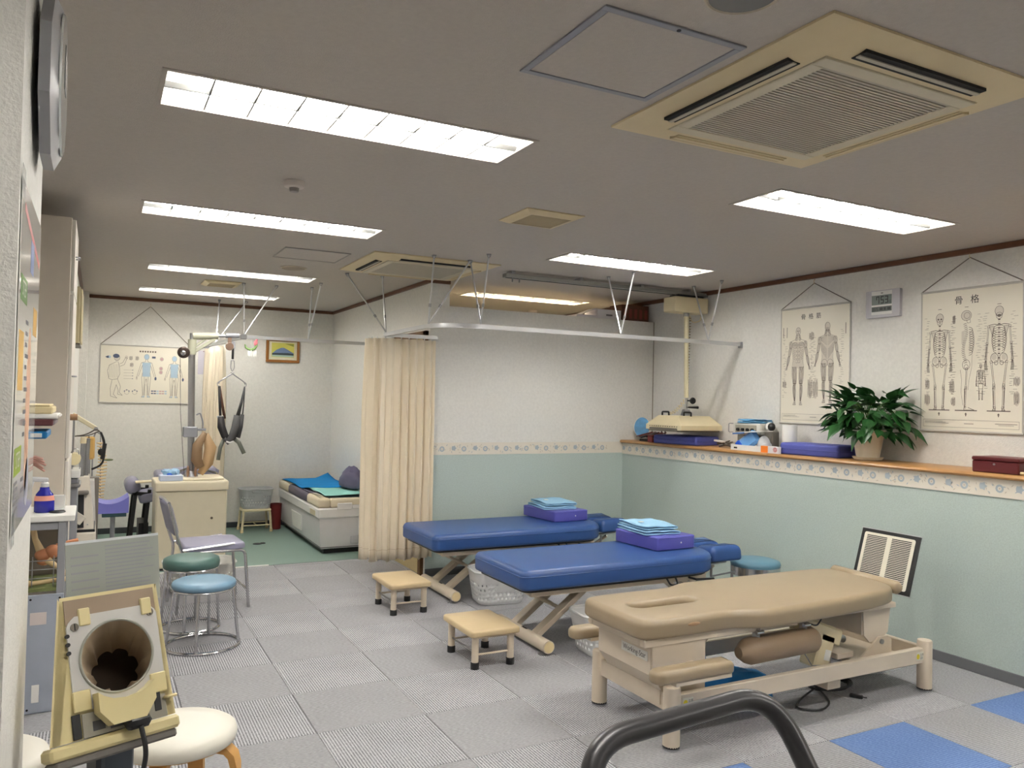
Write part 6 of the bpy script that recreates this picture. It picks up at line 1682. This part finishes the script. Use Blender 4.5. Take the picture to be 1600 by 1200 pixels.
for q in range(4): T.p('louvre_slat', MB().box(-.13, -.118, 6.72+.145*q, 6.84+.145*q, 1.835, 2.225, .004), mat('louvre_cream', (206, 194, 156), .5))
T.p('bottom_grille', MB().box(-.165, -.125, 6.71, 7.29, 1.808, 1.82), mat('louvre_grey', (110, 104, 92), .5))
# rack with white top
T = Thing('shelf_rack', 'grey metal rack with a white top and a grey lower panel beside the pillar', 'rack', (-.35, 4.36, 0))
T.p('top_board', MB().box(-.62, -.075, 4.195, 4.545, .862, .892, .004), WHITE)
for x, y in ((-.125, 4.22), (-.60, 4.22), (-.125, 4.52), (-.60, 4.52)): T.p('post', MB().box(x-.016, x+.016, y-.016, y+.016, 0, .862, .002), GREYM)
T.p('rail', MB().box(-.60, -.125, 4.208, 4.232, .825, .858, .002).box(-.60, -.125, 4.51, 4.53, .825, .858, .002), GREYM)
T.p('mid_shelf', MB().box(-.60, -.125, 4.21, 4.53, .545, .56), mat('shelf_green_mat', (110, 118, 70), .8))
T.p('back_board', MB().box(-.60, -.125, 4.525, 4.532, .56, .83), mat('rack_back', (128, 118, 106), .7))
T.p('lower_panel', MB().box(-.605, -.108, 4.196, 4.206, .0, .535, .004), GREYSH)
T.p('panel_notice', MB().box(-.24, -.175, 4.194, 4.196, .40, .455), mat('notice_pink', (214, 204, 200), .7)); T.p('panel_sticker', MB().box(-.225, -.195, 4.194, 4.196, .05, .13, .001), WHITE)
sc_ = MB()
for x in (-.24, -.125):
    for z in (.02, .515): sc_.cyl((x, 4.194, z), (x, 4.197, z), .005, n=8)
T.p('screws', sc_, DARK, kind='stuff')
wb = MB()
for z in (.60, .64, .68): wb.tube([(-.58, 4.24, z), (-.14, 4.24, z)], .0025, 5)
for q in range(6): wb.tube([(-.58+.085*q, 4.24, .56), (-.58+.085*q, 4.24, .70)], .0025, 5)
T.p('wire_guard', wb, STEEL, kind='stuff')
# leg bone model in the rack
T = Thing('knee_model', 'anatomical knee and leg bone model lying in the grey rack', 'anatomical model', (-.25, 4.36, .561))
T.p('thigh_bone', MB().tube([(-.255, 4.40, .83), (-.24, 4.38, .76), (-.215, 4.37, .70)], .016, 10, rs=[.014, .013, .020]), BONE)
T.p('joint', MB().ell((-.205, 4.365, .685), (.035, .03, .03)).ell((-.165, 4.36, .70), (.035, .028, .032)).ell((-.20, 4.365, .655), (.03, .026, .02)), BONEP)
T.p('shin_bone', MB().tube([(-.185, 4.34, .665), (-.14, 4.33, .625), (-.085, 4.32, .585)], .012, 10, rs=[.016, .010, .013]), BONE)
T.p('foot_bones', MB().tube([(-.15, 4.37, .72), (-.10, 4.37, .735), (-.06, 4.37, .745)], .012, 8, rs=[.014, .012, .010]).tube([(-.15, 4.385, .705), (-.06, 4.39, .725)], .008, 8), BONEP)
T.p('loose_bone', MB().tube([(-.255, 4.26, .575), (-.24, 4.26, .575), (-.12, 4.26, .585), (-.07, 4.26, .59)], .012, 10, rs=[.016, .010, .010, .014]), BONE)
# bottles on the rack
T = Thing('spray_bottle', 'cobalt blue spray bottle with a clear trigger head on the white rack top', 'bottle', (-.215, 4.30, .892))
T.p('body', MB().lathe([(.036, .0), (.040, .004), (.040, .05), (.034, .085), (.020, .105), (.018, .118)], (-.205, 4.32, .8925), 24, sx=1.05, sy=.8), BLUEB)
T.p('collar', MB().lathe([(.017, .118), (.017, .135), (.012, .14)], (-.205, 4.32, .8925), 16), WPLAS)
T.p('trigger_head', MB().bar((-.275, 4.32, 1.050), (-.19, 4.32, 1.042), .022, .022, .006).bar((-.205, 4.32, 1.03), (-.205, 4.32, 1.045), .018, .02, .003).bar((-.25, 4.32, 1.04), (-.262, 4.32, .995), .012, .008, .003), mat('trigger_clear', (224, 226, 230), .2, alpha=.8))
T.p('pink_label', MB().lathe([(.0405, .055), (.037, .078)], (-.2055, 4.32, .8925), 24, sx=1.05, sy=.8), mat('label_peach', (232, 160, 140), .5))
T = Thing('photo_stand', 'clear acrylic card stand on the white rack top behind the spray bottle', 'card stand', (-.155, 4.44, .892))
T.p('frame', MB().box(-.19, -.125, 4.44, 4.446, .895, .955), GLASSY); T.p('edge', MB().tube([(-.19, 4.443, .895), (-.19, 4.443, .955), (-.125, 4.443, .955), (-.125, 4.443, .895)], .003, 6, closed=True), WPLAS); T.p('foot', MB().box(-.19, -.125, 4.42, 4.47, .8925, .896), GLASSY)
T = Thing('magnifier', 'small black oval disc lying on the white rack top', 'disc', (-.14, 4.30, .892))
T.p('disc', MB().lathe([(.001, .008), (.030, .008), (.036, .002), (.034, 0)][::-1], (-.15, 4.30, .8925), 20), BLACK); T.p('tab', MB().box(-.20, -.17, 4.295, 4.305, .893, .898, .001), BLACK)
T.o.name = 'black_disc'
# wall shelf with books right behind the pillar
T = Thing('side_shelf', 'grey upright shelf fixed to the far side of the pillar', 'shelf', (-.2, 2.3, 1.2))
T.p('bracket', MB().box(-.26, -.145, 2.181, 2.20, 1.30, 1.42, .002), GREYM); T.p('plate', MB().box(-.30, -.142, 2.20, 2.40, 1.338, 1.344), GREYM)
T.p('plate', MB().box(-.30, -.142, 2.20, 2.40, 1.370, 1.375), GREYM)
def flatthing(nm, label, cat, b, m_, extra=None):
    T = Thing(nm, label, cat, ((b[0]+b[1])/2, (b[2]+b[3])/2, b[4])); T.p('body', MB().box(*b, .003), m_)
    if extra: T.p(extra[0], MB().box(*extra[1], .002), extra[2])
flatthing('folded_cloth', 'cream folded cloth on top of the stack behind the pillar', 'cloth', (-.28, -.094, 2.23, 2.40, 1.4045, 1.422), mat('cloth_cream', (222, 206, 164), .9), ('fold', (-.28, -.10, 2.232, 2.398, 1.4225, 1.427), mat('cloth_cream', (222, 206, 164), .9)))
flatthing('book', 'white bound book in the stack behind the pillar', 'book', (-.28, -.082, 2.22, 2.40, 1.3925, 1.404), WHITE, ('page_block', (-.275, -.080, 2.2225, 2.3975, 1.3945, 1.402), mat('paper_edge', (200, 196, 190), .8)))
flatthing('book', 'dark maroon book in the stack behind the pillar', 'book', (-.28, -.092, 2.22, 2.40, 1.3755, 1.392), mat('book_maroon', (92, 46, 50), .6), ('page_block', (-.275, -.089, 2.2225, 2.3975, 1.378, 1.389), mat('paper_edge_grey', (150, 140, 140), .8)))
flatthing('book', 'bright blue box file below the stack behind the pillar', 'file', (-.28, -.104, 2.22, 2.40, 1.3445, 1.362), mat('file_blue', (20, 120, 180), .5), ('label_strip', (-.24, -.115, 2.219, 2.22, 1.348, 1.358), WHITE))
T = Thing('hand_model', 'pale pink anatomical hand bone model sticking out from behind the pillar', 'anatomical model', (-.2, 2.3, 1.26))
T.p('mount', MB().box(-.26, -.15, 2.181, 2.20, 1.24, 1.30, .002), GREYM)
T.p('palm', MB().ell((-.165, 2.26, 1.295), (.03, .025, .010)), BONEP)
for q in range(5): T.p('finger', MB().tube([(-.145, 2.245+.007*q, 1.300-.004*q), (-.128, 2.245+.007*q, 1.300-.006*q), (-.112+.003*(q % 3), 2.245+.007*q, 1.294-.008*q)], .003, 6), mat('bone_pink', (220, 170, 156), .5))
T.p('wrist', MB().cyl((-.20, 2.20, 1.27), (-.17, 2.26, 1.29), .012, n=10), BONE)
# tapered therapy device
dw = mat('device_white', (214, 206, 192), .45)
T = Thing('massage_machine', 'tall tapered off-white leg massage machine with a black slot beside the rack', 'therapy machine', (-.06, 5.75, 0))
def frustum(mb, x0, x1, y0, y1, z0, X0, X1, Y0, Y1, z1):
    vs = [(x0, y0, z0), (x1, y0, z0), (x1, y1, z0), (x0, y1, z0), (X0, Y0, z1), (X1, Y0, z1), (X1, Y1, z1), (X0, Y1, z1)]
    return mb.add(vs, [(3, 2, 1, 0), (4, 5, 6, 7)]+[(i, (i+1) % 4, 4+(i+1) % 4, 4+i) for i in range(4)])
T.p('tower', frustum(MB(), -.165+.02, .005, 5.65, 6.0, .60, -.135+.02, -.030, 5.70, 5.95, .92), dw, smooth=False)
T.p('rear_tower', frustum(MB(), -.10, .045, 6.02, 6.3, .0, -.08, .0, 6.05, 6.25, .86), mat('device_grey_white', (206, 204, 200), .4), smooth=False)
T.p('base_box', MB().box(-.145, .015, 5.62, 6.01, 0.0, .585, .01), dw)
T.p('joint_band', MB().box(-.146, .012, 5.63, 6.005, .585, .60), BLACK)
T.p('slot', MB().bar((-.068, 5.649, .61), (-.072, 5.683, .825), .012, .034, 0, (1, 0, 0)), BLACK)
T.p('slot_cap', MB().bar((-.108, 5.668, .828), (-.028, 5.668, .828), .05, .024, .006), mat('cap_grey', (120, 114, 106), .5))
T.p('lever_plate', MB().bar((-.115, 5.62, .70), (-.055, 5.62, .655), .01, .06, .003), dw)
for x, z in ((-.115, .63), (-.03, .63), (-.095, .80), (-.045, .80)): T.p('screw', MB().cyl((x, 5.66, z), (x, 5.645, z), .004, n=8), STEEL)
for q in (0, 1): T.p('chrome_post', MB().cyl((-.075+.022*q, 5.78+.06*q, .90), (-.07+.022*q, 5.78+.06*q, 1.16), .014+.004*q, n=12), STEEL)
T.p('post_collar', MB().cyl((-.07, 5.78, 1.13), (-.068, 5.78, 1.17), .018, n=12), CREAM)
T = Thing('desk_lamp', 'cream angled arm of a therapy lamp above the cables at the left wall', 'lamp', (-.08, 6.4, 0))
T.p('arm', MB().bar((-.15, 6.4, 1.30), (.0, 6.4, 1.20), .05, .03, .004), mat('lamp_arm_cream', (216, 206, 176), .45)); T.p('joint', MB().cyl((.0, 6.37, 1.198), (.0, 6.43, 1.198), .014, n=12), STEEL)
T.p('post', MB().cyl((-.145, 6.42, .0), (-.145, 6.42, 1.30), .012, n=10), STEEL); T.p('foot', MB().lathe([(.02, .03), (.02, .012), (.0001, .012)][::-1], (-.145, 6.42, -.012), 12), STEEL)
T = Thing('electrode_cables', 'black and grey electrode cables drooping over a yellow box', 'cable', (0, 6.4, 1.0))
T.p('grey_cable', MB().tube(fillet([(-.13, 6.3, 1.15), (-.06, 6.3, 1.16), (.0, 6.3, 1.20), (.03, 6.3, 1.18), (.05, 6.3, 1.10)], .05, 5), .005, 6).tube(fillet([(-.13, 6.32, 1.15), (-.05, 6.32, 1.15), (.02, 6.32, 1.185)], .04, 5), .004, 6), mat('cable_grey', (96, 88, 80), .6))
T.p('black_cable', MB().tube(fillet([(.03, 6.28, 1.18), (.055, 6.28, 1.12), (.058, 6.28, 1.02), (.045, 6.28, .95), (-.02, 6.28, .92)], .04, 5), .007, 8), BLACK)
T.p('connector', MB().cyl((.058, 6.28, 1.10), (.045, 6.28, .99), .014, n=10).ell((.035, 6.28, 1.04), (.02, .015, .025)), BLACK)
T.p('yellow_box', MB().box(-.075, -.004, 6.33, 6.37, .985, 1.145, .01), mat('box_yellow', (226, 182, 106), .5)); T.p('yellow_box_band', MB().box(-.045, -.040, 6.328, 6.372, 1.07, 1.148), BLACK)
T.p('green_clip', MB().ell((.085, 6.28, .985), (.03, .01, .008)), mat('clip_green', (110, 120, 80), .5))
T.p('hanger_post', MB().cyl((-.04, 6.37, .86), (-.04, 6.37, .99), .012, n=10), STEEL); T.p('hanger_foot', MB().box(-.06, .03, 6.31, 6.40, .0, .86, .004), mat('cap_grey', (120, 114, 106), .5))
T = Thing('console_unit', 'small chrome and white therapy console partly hidden behind the tall cabinet', 'therapy unit', (-.11, 5.4, .95))
T.p('pedestal', MB().box(-.14, -.085, 5.32, 5.5, 0, .95, .004), GREYM); T.p('box', MB().box(-.14, -.075, 5.30, 5.52, .955, 1.0, .004), WPLAS); T.p('tray', MB().box(-.145, -.072, 5.29, 5.53, .90, .925, .006), STEEL)
T.p('roll', MB().cyl((-.11, 5.36, 1.06), (-.11, 5.48, 1.06), .035, n=16), mat('roll_cream', (226, 212, 170), .5)); T.p('wire_hoop', MB().tube(fillet([(-.12, 5.4, 1.0), (-.12, 5.4, 1.12), (-.09, 5.4, 1.12), (-.08, 5.4, 1.0)], .015, 4), .003, 6), STEEL)
# curved purple pad on a stand
T = Thing('leg_rest', 'curved violet leg rest on a grey post next to the spine model', 'leg rest', (.12, 7.2, 0))
g = []
for j in range(13):
    u = j/12; x = .0+.25*u; z = .585+.045*(2*u-1)**2-.02*(1-u)
    g.append((x, z))
pr = g+[(.25, .50), (.0, .50)]
T.p('pad', MB().prism([(x, z) for x, z in pr][::-1], -7.36, -7.06, R=Matrix(((1, 0, 0), (0, 0, -1), (0, 1, 0)))), mat('violet_foam', (116, 118, 196), .45), angle=30)
T.p('under_plate', MB().box(.06, .235, 7.07, 7.35, .47, .50, .003), mat('plate_teal', (50, 84, 90), .5))
T.p('post', MB().cyl((.14, 7.2, .03), (.14, 7.2, .47), .018, n=12), GREYM); T.p('foot', MB().box(.02, .24, 7.08, 7.32, 0.002, .03, .006), GREYM)
# spine model
T = Thing('spine_model', 'yellowish anatomical spine model hanging near the left wall', 'anatomical model', (.04, 7.7, .5))
for i in range(20):
    t = i/19; z = 1.02-.52*t; x = .035+.018*math.sin(t*5)+.012*t; s_ = .65+.55*t
    v = MB().ell((x, 7.7, z), (.028*s_, .024*s_, .010), 10, 6).tube([(x-.042*s_, 7.69, z+.004), (x, 7.685, z), (x+.042*s_, 7.69, z+.004)], .006, 5).tube([(x, 7.715, z), (x+.006, 7.745, z-.012)], .004, 5)
    T.p('vertebra', v, BONE)
T.p('rod', MB().tube([(.035, 7.7, 1.10), (.037, 7.7, 1.02), (.05, 7.7, .50)], .005, 6), STEEL); T.p('sacrum', MB().ell((.055, 7.7, .475), (.032, .02, .035)).ell((.08, 7.7, .47), (.02, .03, .03)), mat('sacrum_brown', (120, 80, 56), .6))
T.p('stand', MB().tube(fillet([(.035, 7.7, 1.10), (.0, 7.76, 1.12), (-.02, 7.78, 1.05), (-.02, 7.78, .02)], .03, 4), .006, 8).lathe([(.09, 0), (.09, .015), (.02, .02)], (-.02, 7.78, .002), 20), STEEL)

# ================================================================== blood pressure monitor
T = Thing('blood_pressure_monitor', 'cream arm-in blood pressure monitor on a dark grey stand beside the pillar', 'blood pressure monitor', (.062, 1.98, 0), math.radians(21), local=True)
bc = mat('monitor_cream', (214, 200, 150), .42)
tl = Matrix.Translation((0, -.035, .725)) @ Matrix.Rotation(math.radians(-21), 4, 'X')       # front face plane: local x right, z up the face, -y out
def FB(): return MB(tl)
fr = MB(tl)
w0, w1, Hh, D_ = .128, .108, .30, .20
BL = -w0-.022; BR = w0-.014
fr.add([(BL, 0, 0), (BR, 0, 0), (w1, 0, Hh), (-w1, 0, Hh), (-w0+.085, D_, .02), (BR+.0, D_, .02), (w1+.0, D_*.8, Hh-.02), (-w1+.07, D_*.8, Hh-.02)], [(4, 5, 1, 0), (7, 6, 5, 4), (3, 7, 4, 0), (1, 5, 6, 2)])
fr.add([(BL, 0, 0), (-w1, 0, Hh), (-w1+.02, 0, Hh-.065), (BL+.02, 0, .0)], [(0, 3, 2, 1)]).add([(BR, 0, 0), (w1, 0, Hh), (w1-.02, 0, Hh-.065), (BR-.02, 0, 0)], [(0, 1, 2, 3)])
T.p('body', fr, bc, angle=20)
# front plate with a round opening, top strip and bottom strip
cz_ = .155; R0 = .078; n = 84
pl_ = FB()
sq = []
for i in range(n):
    t = 2*PI*i/n; c, s_ = math.cos(t), math.sin(t); k = .098/max(abs(c), abs(s_)*.98); k = min(k, .128)
    sq.append((c*k, s_*k+cz_))
vs = [(R0*math.cos(2*PI*i/n), -.006, cz_+R0*math.sin(2*PI*i/n)) for i in range(n)]+[(x, -.006, z) for x, z in sq]+[(x, .004, z) for x, z in sq]
pl_.add(vs, [(i, n+i, n+(i+1) % n, (i+1) % n) for i in range(n)]+[(n+i, 2*n+i, 2*n+(i+1) % n, n+(i+1) % n) for i in range(n)])
T.p('front_plate', pl_, mat('monitor_plate', (196, 194, 190), .4), angle=30)
bk = FB()
def annw(ax, az, m=n): return None
ou = [(BL+.004, -.0), (BR-.004, 0), (w1-.004, Hh-.0), (-w1+.004, Hh-.0)]
# cream face around the plate, with the opening cut out
vo = []
for i in range(n):
    t = 2*PI*i/n; c, s_ = math.cos(t), math.sin(t)
    cand = []
    for (a, b), (c2, d2) in zip(ou, ou[1:]+ou[:1]):
        ex, ez = c2-a, d2-b; den = c*ez-s_*ex
        if abs(den) > 1e-9:
            k = ((a)*ez-(b-cz_)*ex)/den; u = ((a)*s_-(b-cz_)*c)/den
            if k > 0 and -1e-6 <= u <= 1+1e-6: cand.append(k)
    k = min(cand); vo.append((c*k, 0.0, cz_+s_*k))
bk.add([(R0*1.02*math.cos(2*PI*i/n), 0.0, cz_+R0*1.02*math.sin(2*PI*i/n)) for i in range(n)]+vo, [(i, n+i, n+(i+1) % n, (i+1) % n) for i in range(n)])
for (a, b) in ou:
    # corner fillers between the fan and the true corner
    near = sorted(range(n), key=lambda i: (vo[i][0]-a)**2+(vo[i][2]-b)**2)[:2]
    bk.add([vo[near[0]], vo[near[1]], (a, 0, b)], [(0, 1, 2)])
T.p('face', bk, bc, smooth=False)
# cuff tunnel
tun = FB(); rows = []
for j in range(7):
    v = j/6; row = []
    for i in range(n):
        t = 2*PI*i/n; rr = R0*(1.0-.30*v)*(1-.22*math.sin(PI*min(.62, v))*(1-abs(math.sin(3.5*t+.6)))**2)
        row.append((rr*math.cos(t)+.052*v, -.004+v*.15, cz_+rr*math.sin(t)-.030*v))
    rows.append(row)
tun.sheet(rows, closed=True)
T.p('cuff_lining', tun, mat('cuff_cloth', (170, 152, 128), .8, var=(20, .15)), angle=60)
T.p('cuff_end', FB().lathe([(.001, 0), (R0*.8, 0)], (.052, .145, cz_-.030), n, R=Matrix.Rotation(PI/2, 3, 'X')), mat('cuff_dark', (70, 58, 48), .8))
T.p('cuff_rim', FB().tube([(R0*math.cos(2*PI*i/n), -.007, cz_+R0*math.sin(2*PI*i/n)) for i in range(n)], .003, 6, closed=True), mat('rim_grey', (150, 150, 140), .3))
for x, z in ((-.082, .232), (.082, .236), (-.083, .072), (.083, .078)):
    s_ = T.p('screw', FB().cyl((x, -.003, z), (x, -.009, z), .0085, n=14), mat('screw_grey', (112, 106, 96), .4, metal=.5))
    T.p('screw_slot', FB().box(x-.001, x+.001, -.0097, -.009, z-.007, z+.007), DARK, s_)
for q in range(3): T.p('side_knob', FB().cyl((-.099, -.006, .215-.018*q), (-.099, -.011, .215-.018*q), .0045, n=10), BLACK)
er = FB()
er.prism([(-.060, .045), (-.035, .012), (.035, .012), (.060, .045), (.060, .085), (.048, .075), (.030, .066), (0, .062), (-.030, .066), (-.048, .075), (-.060, .085)], 0, .034, R=Matrix(((1, 0, 0), (0, -1, 0), (0, 0, 1))) @ Matrix(((1, 0, 0), (0, 0, 1), (0, 1, 0))), c=(0, -.004, 0))
T.p('elbow_rest', er, bc, angle=30)
for x in (-.082, .082): T.p('rest_tab', FB().box(x-.018, x+.018, -.010, -.002, .055, .098, .002), bc)
T.p('top_window', FB().box(-.098, .098, -.003, .0, Hh-.062, Hh-.008, .0), mat('smoky_window', (150, 132, 112), .25))
for x in (-.060, .075): T.p('clip', FB().box(x-.012, x+.012, -.010, 0, Hh-.068, Hh-.030, .002), bc)
T.p('model_badge', FB().box(.05, .085, -.005, 0, Hh-.075, Hh-.066), GREYM)
T.p('lower_panel', FB().box(-.085, .095, -.004, 0, -.0, .050, .001), mat('panel_label_grey', (150, 146, 132), .4))
T.p('port', FB().box(-.105, -.088, -.006, 0, .002, .052, .001), BLACK); T.p('port', FB().box(.068, .083, -.006, 0, .016, .06, .001), BLACK)
T.p('label_print', FB().box(-.065, -.04, -.0046, -.004, .01, .03).box(-.03, .02, -.0046, -.004, .006, .012), mat('print_dark_grey', (84, 84, 86), .5))
T.p('pen_loop', FB().tube([(.102+.012*math.cos(2*PI*i/14), -.012+.010*math.sin(2*PI*i/14), .04) for i in range(14)], .004, 6, closed=True), bc)
T.p('base_lip', FB().box(BL-.004, BR+.004, -.012, .05, -.030, -.002, .006), bc); T.p('base_plate', FB().box(BL+.006, BR-.004, -.006, .06, -.048, -.030, .004), mat('base_grey', (108, 104, 98), .5))
T.p('plug', FB().bar((.018, -.012, .022), (.020, -.035, -.006), .055, .026, .008), BLACK)
T.p('power_cord', MB().tube(fillet([tl @ Vector((.020, -.036, -.006)), tl @ Vector((.022, -.045, -.06)), (.03, .05, .30), (.05, .04, .008), (.12, .0, .006)], .05, 6), .0055, 8), BLACK)
T.p('stand_column', MB().box(-.035, .035, -.01, .05, .02, .70, .006), mat('stand_dark', (72, 80, 90), .4)); T.p('column_strip', MB().box(-.046, -.035, -.005, .045, .02, .70), mat('stand_strip', (50, 54, 60), .4))
T.p('stand_base', MB().box(-.16, .16, -.10, .20, 0, .022, .006), mat('stand_dark', (72, 80, 90), .4))
shM = tl @ Matrix.Translation((.032, .05, Hh-.03)) @ Matrix.Rotation(math.radians(12), 4, 'X')
o = T.p('instruction_sheet', MB(shM).box(-.106, .106, 0, .003, 0, .155), ACRYL, label='frosted instruction sheet standing on top')
T.p('sheet_edge', MB(shM).box(-.106, .106, -.001, .004, .152, .158), mat('sheet_edge_grey', (206, 212, 214), .3), o)
tx = MB(shM); rnd = random.Random(3)
for i in range(15):
    z = .02+.0085*i
    tx.box(.0 - .02, rnd.uniform(.06, .098), -.0008, -.0003, z, z+.003)
for i in range(6): tx.box(-.095, -.035, -.0008, -.0003, .03+.018*i, .034+.018*i)
o2 = T.p('faint_print', tx, mat('faint_print', (150, 152, 156), .6), o); o2['kind'] = 'stuff'
